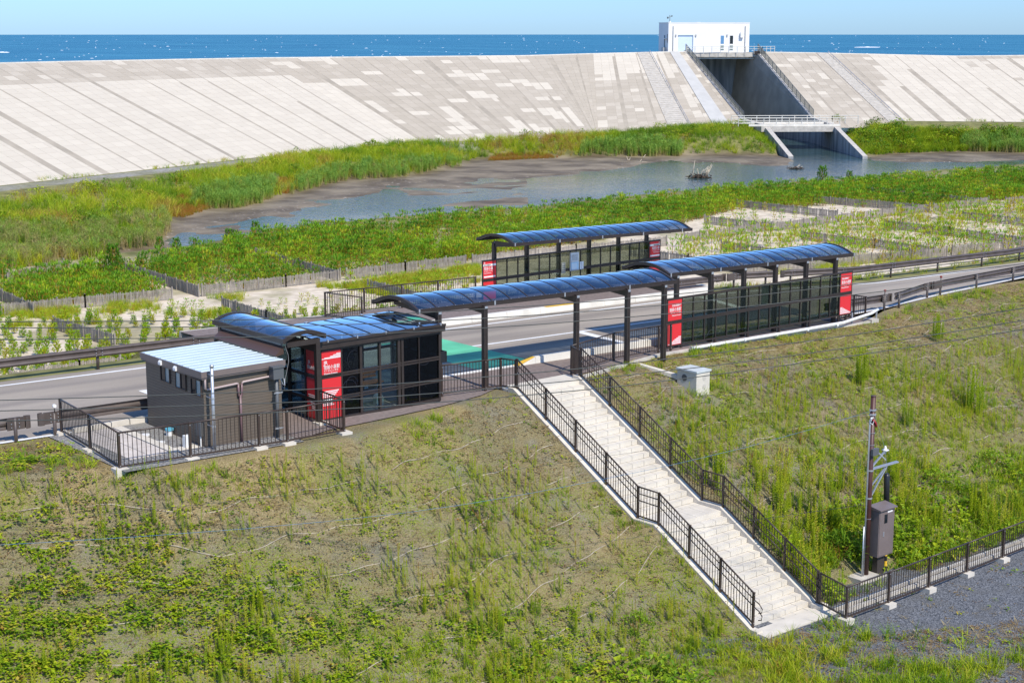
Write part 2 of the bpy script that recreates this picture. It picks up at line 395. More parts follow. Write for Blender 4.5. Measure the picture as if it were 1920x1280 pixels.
strip('green_patch', [2.7, 5.5], K(4.33), K(10.7), .0045, GREEN, road)
def quadpatch(name, pts, dz, m, parent):
    b = MB(); b.add([(x, y, zp(x) + dz) for x, y in pts], [(0,1,2,3)], m); return b.build(name, parent)
quadpatch('stop_bar', [(10.75, 4.4), (11.15, 4.4), (11.45, 8.08), (11.05, 8.08)], .005, LINE, road)
quadpatch('stop_bar', [(21.6, 8.28), (22.05, 8.28), (23.0, 11.8), (22.55, 11.8)], .005, LINE, road)
quadpatch('stop_bar', [(-9.1, 4.5), (-8.65, 4.5), (-8.6, 8.4), (-9.05, 8.4)], .005, LINE, road)
xs = [-8.35, -7, -5, -2.2, 0, 1.3, 4.6, 5.2, 5.7, 10.4, 23.9]
strip('platform_pavement', np.array(xs), lambda x: interp(x, xs, [-.7, -.25, -.05, .3, .85, 1.5, 1.5, 1.5, 1.6, 2.5, 2.5]), K(3.96), .018, PAVE)
b = MB(); 
for x0, x1 in [(-8.35, 4.6)]: b.hexa([(x0,3.96,zp(x0)-.1),(x1,3.96,zp(x1)-.1),(x1,4.12,zp(x1)-.1),(x0,4.12,zp(x0)-.1)], [(x0,3.96,zp(x0)+.02),(x1,3.96,zp(x1)+.02),(x1,4.12,zp(x1)+.02),(x0,4.12,zp(x0)+.02)], CONC_K)
struct(b.build('flush_kerb'))
# raised kerbs
kr = thing('platform_kerb', 'low white concrete kerb wall along the near platform with yellow sloped end', 'kerb', (14, 4.1, zp(14)))
b = MB(); x = 5.2; 
while x < 23.2:
    x1 = min(x + 2.0, 23.2) - .012
    b.hexa([(x,3.96,zp(x)-.05),(x1,3.96,zp(x1)-.05),(x1,4.28,zp(x1)-.05),(x,4.28,zp(x)-.05)], [(x,3.99,zp(x)+.27),(x1,3.99,zp(x1)+.27),(x1,4.25,zp(x1)+.27),(x,4.25,zp(x)+.27)], CONC_K); x += 2.0
b.build('kerb_blocks', kr)
b = MB(); b.add([(4.3,3.96,zp(4.3)),(5.19,3.96,zp(5.2)),(5.19,4.28,zp(5.2)),(4.3,4.28,zp(4.3)),(5.19,3.99,zp(5.2)+.27),(5.19,4.25,zp(5.2)+.27)], [(0,3,2,1),(1,2,5,4),(0,1,4),(2,3,5)], CONC_K)
b.add([(4.3,3.97,zp(4.3)+.005),(5.19,3.99,zp(5.2)+.272),(5.19,4.25,zp(5.2)+.272),(4.3,4.27,zp(4.3)+.005)], [(0,1,2,3)], YELLOW); b.build('ramp_end', kr)
fk = thing('platform_kerb', 'white concrete kerb along the far platform across the road', 'kerb', (12, 12.7, zp(12)))
b = MB(); x = -3.0
while x < 24.4:
    x1 = min(x + 2.0, 24.4) - .012
    b.hexa([(x,12.58,zp(x)-.05),(x1,12.58,zp(x1)-.05),(x1,12.95,zp(x1)-.05),(x,12.95,zp(x)-.05)], [(x,12.63,zp(x)+.25),(x1,12.63,zp(x1)+.25),(x1,12.92,zp(x1)+.25),(x,12.92,zp(x)+.25)], CONC_K); x += 2.0
b.hexa([(24.4,12.58,zp(24.4)-.05),(24.75,12.9,zp(24.4)-.05),(24.75,16.5,zp(24.4)-.05),(24.4,16.5,zp(24.4)-.05)],[(24.4,12.63,zp(24.4)+.25),(24.7,12.9,zp(24.4)+.25),(24.7,16.5,zp(24.4)+.25),(24.4,16.5,zp(24.4)+.25)], CONC_K)
b.build('kerb_blocks', fk)
quadpatch('yellow_marking', [(13.4,12.64),(15.2,12.64),(15.2,12.91),(13.4,12.91)], .254, YELLOW, fk)
strip('far_platform', [-3, 10, 24.4], K(12.92), K(16.6), .235, PAVE)
b = MB(); b.hexa([(-3,16.6,-1.6),(24.4,16.6,-2.1),(24.4,16.75,-2.1),(-3,16.75,-1.6)], [(-3,16.6,.30),(24.4,16.6,zp(24.4)+.235),(24.4,16.75,zp(24.4)+.235),(-3,16.75,.30)], CONC); struct(b.build('far_platform_edge'))
# crest kerb right of the stairs and its end block
b = MB()
for (xa, ya), (xb, yb) in [((5.0, 1.0), (10.4, 2.35)), ((10.4, 2.35), (23.6, 2.35))]:
    b.hexa([(xa,ya-.02,zp(xa)-.4),(xb,yb-.02,zp(xb)-.4),(xb,yb+.17,zp(xb)-.4),(xa,ya+.17,zp(xa)-.4)], [(xa,ya-.02,zp(xa)+.06),(xb,yb-.02,zp(xb)+.06),(xb,yb+.17,zp(xb)+.06),(xa,ya+.17,zp(xa)+.06)], CONC)
b.box((23.6,2.25,zp(24)-.45),(24.1,2.75,zp(24)+.14), CONC)
tag(b.build('edge_kerb'), 'narrow concrete edging at the top of the bank right of the stairs', 'edging')
wp = thing('drain_pipe', 'white plastic drain pipe lying along the platform edge below the glass screen', 'pipe', (17, 2.3, zp(17)))
b = MB(); b.tube([(11.9,2.22,zp(11.9)+.13),(14,2.24,zp(14)+.14),(18,2.2,zp(18)+.17),(21.5,2.2,zp(21.5)+.22),(23.6,2.3,zp(23.6)+.42),(24.2,2.4,zp(24)+.52)], .065, WHITEP, 10); b.build('pipe', wp, True)
for x in (13, 15, 17, 19, 21): b = MB(); b.tube([(x,2.2,zp(x)+.14),(x+.09,2.2,zp(x)+.145)], .078, WHITEP, 10); b.build('coupling', wp)
b = MB(); b.tube([(11.86,2.22,zp(11.9)+.13),(11.98,2.22,zp(11.9)+.13)], .085, GALV, 10); b.build('end_cap', wp)
for x in (24.1, 22.35): b = MB(); b.bar((x,2.4,zp(x)+.0),(x,2.4,zp(x)+.55), .06,.06, GALV); b.build('stand', wp)

# ------------------------------------------------------------------ stairs
SX0, SX1 = 1.5, 4.3
STEP = mat('stair paving slab', (.60, .552, .470), .85, var=.07, scale=1.3, bump=.2, bscale=60)
JOINT = mat('stair joint', (.30, .26, .20), .9)
st = thing('stairs', 'pale concrete stairs with a middle landing running down the bank between two railings', 'stairs', (2.9, -5, -3))
def flight(y_top, z_top, n, rise, run):
    b = MB()
    for i in range(n):
        z1 = z_top - rise * (i + 1) ; ya = y_top - run * i; yb = ya - run
        # solid tread block made of slabs with staggered joints
        b.box((SX0, yb + .02, z1 - .6), (SX1, ya - .015, z1 - .012), JOINT)
        xs_ = [SX0]; x = SX0 + (.28 if i % 2 else .56)
        while x < SX1 - .1: xs_.append(x); x += .56
        xs_.append(SX1)
        for a, c in zip(xs_[:-1], xs_[1:]):
            dz = random.uniform(-.003, .003)
            b.box((a + .008, yb - .018 + .006, z1 - .158), (c - .008, ya - .018, z1 + dz), STEP)
    return b.build('flight', st)
flight(.57, .0, 20, .1625, .302)
flight(-6.42, -3.25, 14, .16, .291)
b = MB(); b.box((SX0,-6.42,-3.9),(SX1,-5.49,-3.262), CONC_S)
for i in range(5):
    a = SX0 + i*.56; b.box((a+.006,-6.41,-3.3),(a+.554,-5.50,-3.248), CONC_S)
b.build('landing', st)
b = MB(); b.box((1.3,.56,-.5),(4.55,1.56,-.012), STEP)
for i in range(6):
    for j in range(2): b.box((1.3+i*.541+.005,.565+j*.5,-.05),(1.3+(i+1)*.541-.005,.565+(j+1)*.5-.008,.024+zp(2)), STEP)
b.build('top_landing', st)
b = MB(); b.box((1.28,-11.15,-5.8),(4.55,-10.48,-5.46), CONC_S); b.build('foot_slab', st)
def skerb(x0, x1):
    b = MB(); pr = [(.9,.10),(.62,.10),(-5.42,-3.15),(-6.36,-3.13),(-10.5,-5.40),(-10.75,-5.40)]
    for (ya, za), (yb, zb) in zip(pr[:-1], pr[1:]):
        b.hexa([(x0,yb,zb-.8),(x1,yb,zb-.8),(x1,ya,za-.8),(x0,ya,za-.8)], [(x0,yb,zb),(x1,yb,zb),(x1,ya,za),(x0,ya,za)], CONC_S)
    return b.build('side_kerb', st)
skerb(1.24, 1.497); skerb(4.303, 4.56)

# ------------------------------------------------------------------ railings
def railing(name, label, pts, h=1.1, handrails=(), footing=False, group=None, post_r=.034, spacing=.128, cat='railing', curl=None, m=None):
    m = m or BROWN2
    pts = [Vector(p) for p in pts]; root = thing(name, label, cat, pts[0], group)
    for p in pts:
        b = MB(); b.bar(p + Vector((0,0,-.15)), p + Vector((0,0,h)), post_r*2, post_r*2, m); b.bar(p + Vector((0,0,h)), p + Vector((0,0,h+.02)), post_r*2.4, post_r*2.4, m)
        for k in (.14, h-.06, *handrails): b.tube([p+Vector((0,0,k))-Vector((.0,post_r+.012,0)), p+Vector((0,0,k))-Vector((0,post_r-.01,0))], .014, GALV, 6)
        b.build('post', root)
    for p, q in zip(pts[:-1], pts[1:]):
        b = MB(); up = Vector((0,0,h)); b.tube([p + up, q + up], .027, m, 8); b.build('top_rail', root, True)
        b = MB(); lo = Vector((0,0,.13)); b.bar(p + lo, q + lo, .035, .045, m)
        L_ = (q - p).length; n = max(2, int(round(L_ / spacing)))
        for i in range(1, n):
            c = p.lerp(q, i / n); b.bar(c + lo, c + up, .016, .016, m)
        b.build('baluster_panel', root)
        if handrails:
            b = MB(); side = Vector((.06 if handrails_side > 0 else -.06, 0, 0))
            for k in handrails: b.tube([p + Vector((0,0,k)) + side, q + Vector((0,0,k)) + side], .018, m, 7)
            b.build('handrail', root, True)
    if footing:
        for p in pts: b = MB(); b.box((p.x-.19, p.y-.19, p.z-.5), (p.x+.19, p.y+.19, p.z+.09), CONC_S); b.build('footing', root)
    if curl is not None:
        b = MB(); p = pts[-1]; s_ = Vector((.06*handrails_side,0,0))
        for k in handrails:
            c0 = p + Vector((0,0,k)) + s_
            b.tube([c0, c0+Vector((0,-.18,-.07)), c0+Vector((.0,-.30,-.20)), c0+Vector((0,-.28,-.32)), c0+Vector((0,-.16,-.36))], .018, m, 7)
        b.build('curled_end', root, True)
    return root
handrails_side = 1
yL = [.60, -.93, -2.45, -3.95, -5.46, -6.40, -7.76, -9.09, -10.45]; zL = [.03, -.75, -1.57, -2.38, -3.19, -3.19, -3.93, -4.65, -5.38]
XL = 1.40; XR = 4.42
railing('stair_railing', 'dark brown stair railing on the left side of the concrete stairs', [(XL, y, z) for y, z in zip(yL, zL)], handrails=(.85, .62), curl=1)
handrails_side = -1
railing('stair_railing', 'dark brown stair railing on the right side of the stairs, joined to the yard fence', [(XR, y, z) for y, z in zip(yL, zL)], handrails=(.85, .62), curl=1)
handrails_side = 1
railing('fence', 'brown railing with a kink between the waiting room and the left stair railing', [(-1.25, 1.45, .03), (.55, 1.3, -.01), (1.25, 1.3, -.03), (1.40, .66, -.02)], post_r=.036)
railing('fence', 'brown railing from the right stair railing to the glass screen sign', [(4.42, .66, -.08), (4.9, 1.62, -.1), (8.0, 2.62, -.16), (10.55, 2.72, -.21), (11.25, 2.74, -.22)], post_r=.036)
railing('fence', 'brown railing round the gravel bed beside the toilet hut with concrete footings', [(-13.75, 4.15, .27), (-13.95, 1.75, .27), (-14.15, -.55, .22), (-12.05, -.75, .20), (-9.85, -.88, .17), (-8.9, -.92, .15), (-6.8, -.82, .10), (-6.75, .55, .13)], footing=True)
railing('fence', 'long brown railing on concrete footings along the edge of the gravel yard', [(4.42, -10.55, -5.42), (4.06, -11.87, -5.42), (6.2, -11.85, -5.44), (8.35, -11.83, -5.44), (10.55, -11.78, -5.44), (12.75, -11.72, -5.44), (14.95, -11.65, -5.44), (17.1, -11.6, -5.44)], footing=True)
railing('fence', 'brown railing along the far platform left of its shelter, over pale sand', [(4.35, 14.3, zp(4)+.2), (3.85, 16.35, zp(4)+.2), (5.9, 16.35, zp(5.9)+.2), (7.95, 16.35, zp(8)+.2), (10.0, 16.35, zp(10)+.2), (12.2, 16.35, zp(12.2)+.2)])
railing('fence', 'short brown railing behind the red sign at the right end of the near platform', [(22.6, 3.35, zp(22.6)), (23.7, 3.35, zp(23.7)), (23.75, 2.75, zp(23.7))])

# ------------------------------------------------------------------ canopies
def arch(y0, y1, rise, n=12):
    out = []
    for i in range(n + 1):
        t = i / n; out.append((y0 + (y1 - y0) * t, rise * (1 - (2*t - 1)**2)))
    return out
def canopy(name, label, x0, x1, y0, y1, zedge, npan, posts, post_y, post_base, armdir, rise=.31, post_w=.16):
    root = thing(name, label, 'canopy', (.5*(x0+x1), post_y, zp(.5*(x0+x1))))
    A = arch(y0, y1, rise); A2 = arch(y0, y1, rise)
    b = MB()
    for i in range(npan):
        xa = x0 + (x1-x0)*i/npan + .012; xb = x0 + (x1-x0)*(i+1)/npan - .012; n = len(A)
        vs = []; bulge = .012
        NS = 4
        for s in range(NS + 1):
            x = xa + (xb - xa)*s/NS; e = bulge*(1-(2*s/NS-1)**2)
            vs += [(x, y, zedge(x) + h + e) for y, h in A]
        b.add(vs, [(s*n+j, (s+1)*n+j, (s+1)*n+j+1, s*n+j+1) for s in range(NS) for j in range(n-1)], ROOF_G)
    b.build('roof_sheet', root, True)
    for i in range(npan + 1):
        b = MB(); x = x0 + (x1-x0)*i/npan; w = .022 if 0 < i < npan else .05; dz0, dz1 = (-.035, .012) if 0 < i < npan else (-.09, .03); n = len(A2)
        vs = []
        for y, h in A2: z = zedge(x) + h; vs += [(x-w,y,z+dz0),(x+w,y,z+dz0),(x+w,y,z+dz1),(x-w,y,z+dz1)]
        fs = []
        for j in range(n-1):
            a = j*4; c = a+4; fs += [(a,a+1,c+1,c),(a+1,a+2,c+2,c+1),(a+2,a+3,c+3,c+2),(a+3,a,c,c+3)]
        fs += [(0,3,2,1),((n-1)*4,(n-1)*4+1,(n-1)*4+2,(n-1)*4+3)]
        b.add(vs, fs, BROWN); b.build('roof_rib', root)
    for y in (y0 - .04, y1 + .04):
        b = MB(); b.bar((x0-.06, y, zedge(x0)-.035), (x1+.06, y, zedge(x1)-.035), .10, .15, BROWN); b.build('eave_beam', root)
    b = MB(); b.bar((x0, y0-.092, zedge(x0)+.035), (x1, y0-.092, zedge(x1)+.035), .012, .03, BROWN)
    nb = int((x1-x0)/.36)
    for i in range(nb):
        x = x0 + .15 + i*.36; b.box((x-.012, y0-.03, zedge(x)+.04), (x+.012, y0-.006, zedge(x)+.052), GALV)
    for i in range(0, npan+1, 4): x = x0 + (x1-x0)*i/npan; b.box((x-.03, y0-.10, zedge(x)-.10), (x+.03, y0-.085, zedge(x)+.05), GALV)
    b.build('trim', root)
    for x in posts:
        zt = zedge(x) - .12; zb = zp(x) + post_base
        b = MB(); 
        for s in (-1, 1): b.box((x + s*.045 - .037, post_y - post_w/2, zb - .1), (x + s*.045 + .037, post_y + post_w/2, zt), BROWN)
        b.box((x - .02, post_y - post_w/2 + .02, zb), (x + .02, post_y + post_w/2 - .02, zt - .002), BROWN)
        b.box((x - .13, post_y - .13, zb - .02), (x + .13, post_y + .13, zb + .02), BROWN); b.build('post', root)
        yo = y1 - .15 if armdir > 0 else y0 + .15
        b = MB(); z1 = zt - .02
        b.add([(x-.035,post_y,z1-.22),(x+.035,post_y,z1-.22),(x+.035,post_y,z1+.08),(x-.035,post_y,z1+.08),(x-.03,yo,z1-.02),(x+.03,yo,z1-.02),(x+.03,yo,z1+.10),(x-.03,yo,z1+.10)],
              [(0,3,2,1),(4,5,6,7),(0,1,5,4),(1,2,6,5),(2,3,7,6),(3,0,4,7)], BROWN)
        for s in (0,): b.box((x-.06, post_y-.10, z1-.03), (x+.06, post_y-.085, z1+.06), GALV)
        b.build('arm', root)
    return root
zc = lambda x: zp(x) + 3.0
canopy('canopy', 'long arched smoked-glass canopy over the walkway at the head of the stairs', -1.85, 10.55, 1.95, 4.5, zc, 15, [-1.11, .92, 5.27, 7.88, 9.85], 1.78, 0, 1)
canopy('canopy', 'arched smoked-glass canopy of the near platform shelter, right of the stairs', 11.75, 23.45, 3.36, 5.95, zc, 16, [12.11, 14.12, 16.14, 18.15, 20.17, 22.19], 3.3, 0, 1)
canopy('canopy', 'arched smoked-glass canopy of the far platform shelter across the road', 12.95, 24.65, 14.45, 17.05, zc, 17, [13.3, 15.31, 17.36, 19.37, 21.38, 23.37], 16.3, .2, -1)

# ------------------------------------------------------------------ lettering
def letters(txt, size, loc, rot, m, parent, name='lettering', align='LEFT', sx=1.0):
    c = bpy.data.curves.new('t', 'FONT'); c.body = txt; c.size = size; c.align_x = align; c.extrude = .002; c.resolution_u = 3
    c.offset = size * .006
    t = bpy.data.objects.new('t', c); COL.objects.link(t)
    dg = bpy.context.evaluated_depsgraph_get(); me = bpy.data.meshes.new_from_object(t.evaluated_get(dg))
    bpy.data.objects.remove(t); bpy.data.curves.remove(c)
    M = Matrix.LocRotScale(Vector(loc), rot, Vector((sx, 1, 1))); me.transform(M); me.materials.clear(); me.materials.append(m); me.name = name
    return link(name, me, parent)
from mathutils import Euler
FRONT = Euler((math.pi/2, 0, 0)); LEFTF = Euler((math.pi/2, 0, -math.pi/2))
def stripes(x0, x1, y, z0, z1, n, right, parent, m=WHITE):
    b = MB(); dz = (z1-z0)/n
    for i in range(n):
        w = (x1-x0)*(1 - i/(n+.6)); z = z0 + i*dz
        a, c = (x1-w, x1) if right else (x0, x0+w)
        b.box((a, y-.004, z), (c, y, z + dz*.58), m)
    return b.build('stripes', parent)

# ------------------------------------------------------------------ glass windscreens
def screen(label, x0, x1, y, z0, z1, signw, far=False):
    root = thing('windscreen', label, 'glass screen', (.5*(x0+x1), y, z0))
    b = MB(); t = .035; zm = z0 + (z1-z0)*.505
    for za, zb in ((z0, z0+.06), (zm-.07, zm-.012), (zm+.012, zm+.07), (z1-.07, z1)): b.box((x0, y-t, za), (x1, y+t, zb), BROWN)
    b.box((x0+.001, y-t+.01, zm-.011), (x1-.001, y+t-.01, zm+.011), BROWN)
    n = 15; xa, xb = x0 + signw, x1 - signw
    vx = [x0+.03] + [xa + (xb-xa)*i/n for i in range(n+1)] + [x1-.03]
    for x in vx:
        for za, zb in ((z0+.0601, zm-.0701), (zm+.0701, z1-.0701)): b.box((x-.022, y-t+.004, za), (x+.022, y+t-.004, zb), BROWN)
    for x in [x0+.35] + [xa + (xb-xa)*i/5 for i in range(6)] + [x1-.35]: b.box((x-.05, y-.03, zp(x)-.1), (x+.05, y+.03, z0-.001), BROWN)
    b.build('frame', root)
    b = MB()
    for i in range(n):
        a, c = xa + (xb-xa)*i/n + .023, xa + (xb-xa)*(i+1)/n - .023
        b.box((a, y-.004, z0+.061), (c, y+.004, zm-.071), SCREEN_G); b.box((a, y-.004, zm+.071), (c, y+.004, z1-.071), SCREEN_G)
    b.build('glass_pane', root)
    for k, (a, c) in enumerate(((x0, xa), (xb, x1))):
        b = MB()
        for za, zb in ((z0+.061, zm-.071), (zm+.071, z1-.071)): b.box((a+.054, y-.022, za), (c-.024, y+.022, zb), RED)
        s = b.build('sign_panel', root)
        yf = y - .026; w = c - a; zt = z1
        if not far:
            al = 'RIGHT' if k == 0 else 'LEFT'; xx = c - .06 if k == 0 else a + .10
            letters('気仙沼線BRT', .095, (xx, yf, zt-.34), FRONT, WHITE, s, align=al, sx=.95)
            letters('陸前小泉駅', .165, (xx, yf, zt-.53), FRONT, WHITE, s, align=al, sx=.80)
            letters('りくぜんこいずみ', .075, (xx, yf, zt-.63), FRONT, WHITE, s, align=al)
            letters('Rikuzen-Koizumi', .075, (xx, yf, zt-.73), FRONT, WHITE, s, align=al)
            stripes(a+.07, c-.04, yf+.004, z0+.09, z0+.40, 7, k == 0, s)
        else:
            al = 'LEFT' if k == 0 else 'RIGHT'; xx = a + .09 if k == 0 else c - .07
            letters('JR', .10, (xx, yf, zt-.17), FRONT, WHITE, s, align=al)
            bb = MB(); bb.box((a+.056, yf-.001, zt-.30), (c-.026, yf+.003, zt-.20), WHITE); bb.build('line_band', s); bb = MB(); bb.box((a+.09, yf-.001, zm+.12), (c-.10, yf+.003, zm+.19), WHITE)
            bb.add([(c-.1002,yf-.001,zm+.10),(c-.05,yf-.001,zm+.155),(c-.10,yf-.001,zm+.21)], [(0,1,2)], WHITE); bb.build('direction_band', s)
            letters('気仙沼線BRT', .075, (xx, yf-.004, zt-.28), FRONT, BLACK, s, align=al)
            letters('陸前小泉', .16, (xx, yf, zt-.47), FRONT, WHITE, s, align=al, sx=.85)
            letters('りくぜんこいずみ', .065, (xx, yf, zt-.56), FRONT, WHITE, s, align=al)
            letters('Rikuzen-Koizumi', .065, (xx, yf, zt-.65), FRONT, WHITE, s, align=al)
    return root
ws = screen('long smoked-glass screen with a red sign at each end, at the near platform', 11.28, 23.05, 3.02, -.12, 1.85, .86)
# the artwork of thin waves printed along the left foot of the near screen
b = MB()
for i in range(4):
    for r_ in (.26,):
        cx = 12.55 + i*.68
        pts = [(cx + r_*1.1*math.cos(t), 2.998, -.05 + r_*1.3*math.sin(t)) for t in np.linspace(.15, 2.9, 12)]
        b.tube(pts, .004, mat('etched line', (.10,.11,.12), .8), 4)
b.build('wave_print', ws)
fs_ = screen('smoked-glass screen with red signs under the far platform shelter', 12.42, 24.2, 16.12, -.08, 1.84, .84, True)
nb = thing('notice_board', 'pale blue notice board with printed sheets on the far glass screen', 'notice board', (18.15, 16.05, .8))
b = MB(); b.box((17.86,16.02,.82),(18.46,16.07,1.72), GALV); b.build('board', nb)
b = MB(); b.box((17.9,16.005,1.28),(18.42,16.017,1.68), PAPER); b.box((17.9,16.005,.86),(18.42,16.017,1.24), mat('blue notice', (.35,.55,.72), .4)); 
for i in range(7): b.box((17.95,16.0,1.33+i*.045),(18.36,16.003,1.345+i*.045), GREYB)
for i in range(6): b.box((17.95,16.0,.9+i*.05),(18.30,16.003,.915+i*.05), WHITE)
b.build('notice_sheet', nb)
tag((lambda bb: (bb.box((18.52,16.02,.84),(18.76,16.06,1.22), PAPER), [bb.box((18.55,16.012,.88+i*.06),(18.73,16.016,.9+i*.06), WHITE) for i in range(5)], bb.build('notice'))[-1])(MB()), 'small pale notice right of the blue board on the far screen', 'notice')
BEIGE = mat('beige notice', (.62,.55,.40), .5)
tag((lambda bb: (bb.box((17.32,16.02,.76),(17.56,16.05,1.28), BEIGE), [bb.box((17.35,16.012,.82+i*.09),(17.53,16.016,.85+i*.09), GREYB) for i in range(4)], bb.build('notice'))[-1])(MB()), 'beige notice left of the blue board on the far screen', 'notice')
NB2 = thing('notice_board', 'grey backed timetable board seen through the near glass screen', 'notice board', (17.3, 3.12, .9))
b = MB(); b.box((17.1,3.09,.98),(17.62,3.14,1.72), mat('board back', (.36,.40,.44), .5)); b.build('board', NB2)
quadpatch('yellow_marking', [(15.6,4.0),(17.0,4.0),(17.0,4.24),(15.6,4.24)], .276, YELLOW, kr)

# ------------------------------------------------------------------ waiting room
PX0, PX1, PY0, PY1 = -6.55, -1.72, .92, 3.65
pv = thing('waiting_room', 'dark framed glass waiting room with a red station sign and a blue reflecting roof', 'waiting room', (-4.1, 2.3, .1))
ZB, ZT = .10, 2.45; R1, R2 = .80, 1.56
FT = .05
b = MB()
def hrail(x0, x1, z, h=.075, y=PY0): b.box((x0, y-FT, z-h/2), (x1, y+FT, z+h/2), BROWN)
def vpost(x, w=.05, z0=ZB, z1=ZT, y=PY0, d=FT): b.box((x-w/2, y-d-.003, z0), (x+w/2, y+d+.003, z1), BROWN)
for z in (R1, R2): 
    hrail(PX0+.1, PX1, z-.04, .05); hrail(PX0+.1, PX1, z+.04, .05)
hrail(PX0+.1, PX1, ZB+.03, .1); hrail(PX0+.1, PX1, ZT-.02, .09)
for x, w in ((PX0+.04, .09), (-5.70,.05), (-4.95,.09), (-4.2,.07), (-3.44,.10), (-3.30,.09), (-2.62,.03), (PX1-.04,.07)): vpost(x, w)
# left gable side, right side, back
for z in (R1, R2, ZB+.03, ZT-.02):
    b.box((PX0-FT, PY0+.06, z-.05), (PX0+FT, PY1-.06, z+.05), BROWN); b.box((PX1-FT, PY0+.06, z-.05), (PX1+FT, PY1-.06, z+.05), BROWN)
    b.box((PX0+.06, PY1-FT, z-.05), (PX1-.06, PY1+FT, z+.05), BROWN)
for y in (1.62, 2.65, PY1):
    for x in (PX0, PX1): b.box((x-FT-.003, y-.045, ZB), (x+FT+.003, y+.045, ZT), BROWN)
for x in (-5.4, -4.2, -3.0): b.box((x-.04, PY1-FT-.003, ZB), (x+.04, PY1+FT+.003, ZT), BROWN)
b.build('frame', pv)
b = MB(); b.box((PX0-.14, PY0-.16, ZT+.021), (PX1+.12, PY0-.02, ZT+.26), BROWN); b.box((PX0-.14, PY0-.20, ZT+.20), (PX1+.12, PY0-.161, ZT+.28), BROWN)
b.box((PX0-.14, PY1+.02, ZT+.021), (PX1+.12, PY1+.16, ZT+.30), BROWN)
b.box((PX0-.12, PY0-.02, ZT+.021), (PX0+.04, PY1+.02, ZT+.22), BROWN); b.box((PX1-.04, PY0-.02, ZT+.021), (PX1+.10, PY1+.02, ZT+.22), BROWN)
for i in range(5):
    x = PX0 + .25 + i*1.12; b.box((x-.02, PY0-.215, ZT+.24), (x+.02, PY0-.15, ZT+.32), GALV); b.box((x-.05, PY1+.03, ZT+.30), (x+.05, PY1+.13, ZT+.34), GALV)
b.build('eave', pv)
b = MB(); A = arch(PY0-.06, PY1+.06, .06, 8); NP = 7
for i in range(NP):
    xa = PX0 + (PX1-PX0)*i/NP + .015; xb = PX0 + (PX1-PX0)*(i+1)/NP - .015; n = len(A)
    vs = []
    for s in range(3):
        x = xa + (xb-xa)*s/2; vs += [(x, y, ZT + .25 + h + (y-PY0)*.02 + (.012 if s == 1 else 0)) for y, h in A]
    b.add(vs, [(s*n+j, (s+1)*n+j, (s+1)*n+j+1, s*n+j+1) for s in range(2) for j in range(n-1)], PAV_G)
b.build('roof_sheet', pv, True)
b = MB()
for i in range(NP + 1):
    x = PX0 + (PX1-PX0)*i/NP
    for (ya, ha), (yb, hb) in zip(A[:-1], A[1:]): b.bar((x, ya, ZT+.245+ha+(ya-PY0)*.02), (x, yb, ZT+.245+hb+(yb-PY0)*.02), .03, .04, BROWN)
b.build('roof_rib', pv)
rows = ((ZB+.09, R1-.07), (R1+.07, R2-.07), (R2+.07, ZT-.07))
def pane(x0, x1, z0, z1, m, name='window_pane', y=PY0): bb = MB(); bb.box((x0, y-.004, z0), (x1, y+.004, z1), m); return bb.build(name, pv)
for z0, z1 in rows:
    pane(-5.67, -5.0, z0, z1, DARK_G); pane(-3.25, -2.64, z0, z1, DARK_G); pane(-2.60, PX1-.08, z0, z1, DARK_G)
for x0, x1 in ((-4.9, -4.24), (-4.16, -3.5)):
    for z0, z1 in rows: pane(x0, x1, z0, z1, CLEAR_G, 'door_pane')
b = MB()
for y0, y1 in ((PY0+.07, 1.57), (1.67, 2.6), (2.7, PY1-.05)):
    for z0, z1 in rows: b.box((PX1-.004, y0, z0), (PX1+.004, y1, z1), DARK_G)
for y0, y1 in ((1.67, 2.6), (2.7, PY1-.05)):
    for z0, z1 in rows: b.box((PX0-.004, y0, z0), (PX0+.004, y1, z1), CLEAR_G)
for x0, x1 in ((PX0+.06,-5.45),(-5.35,-4.25),(-4.15,-3.05),(-2.95,PX1-.06)):
    for z0, z1 in rows: b.box((x0, PY1-.004, z0), (x1, PY1+.004, z1), CLEAR_G)
b.build('side_glazing', pv)
b = MB(); b.box((PX0+.10, PY0-.045, R2+.07), (-5.73, PY0+.02, ZT-.07), RED); b.box((PX0+.10, PY0-.045, ZB+.09), (-5.73, PY0+.02, R2-.07), RED)
sg = b.build('sign_panel', pv); yf = PY0 - .05
xx = PX0 + .17
b = MB()
for i, w in enumerate((.62, .40, .28, .16)): b.box((-5.735-w, yf, ZT-.30+i*.035), (-5.735, yf+.004, ZT-.30+i*.035+.022), WHITE)
b.box((PX0+.102, yf, ZT-.325), (-5.735, yf+.004, ZT-.305), WHITE); b.build('stripes', sg)
letters('JR', .17, (xx, yf, ZT-.50), FRONT, WHITE, sg); letters('陸前小泉駅', .150, (xx, yf, ZT-.65), FRONT, WHITE, sg, sx=.80)
letters('りくぜんこいずみ', .068, (xx, yf, ZT-.735), FRONT, WHITE, sg); letters('Rikuzen-Koizumi', .075, (xx, yf, ZT-.82), FRONT, WHITE, sg)
b = MB()
for i in range(9): b.box((PX0+.12, yf, .62+i*.055-.0), (PX0+.12+.30+.30*abs(i-2)/6, yf+.004, .62+i*.055+.03), WHITE)
b.build('stripes', sg)
b = MB(); b.box((PX0-.04, PY0+.07, R2+.07), (PX0+.02, 1.56, ZT-.07), RED); b.box((PX0-.04, PY0+.07, ZB+.09), (PX0+.02, 1.56, R2-.07), RED); s2 = b.build('sign_panel', pv)
letters('JR', .15, (PX0-.045, 1.45, ZT-.50), LEFTF, WHITE, s2); letters('陸前小泉駅', .13, (PX0-.045, 1.50, ZT-.66), LEFTF, WHITE, s2, sx=.8)
b = MB()
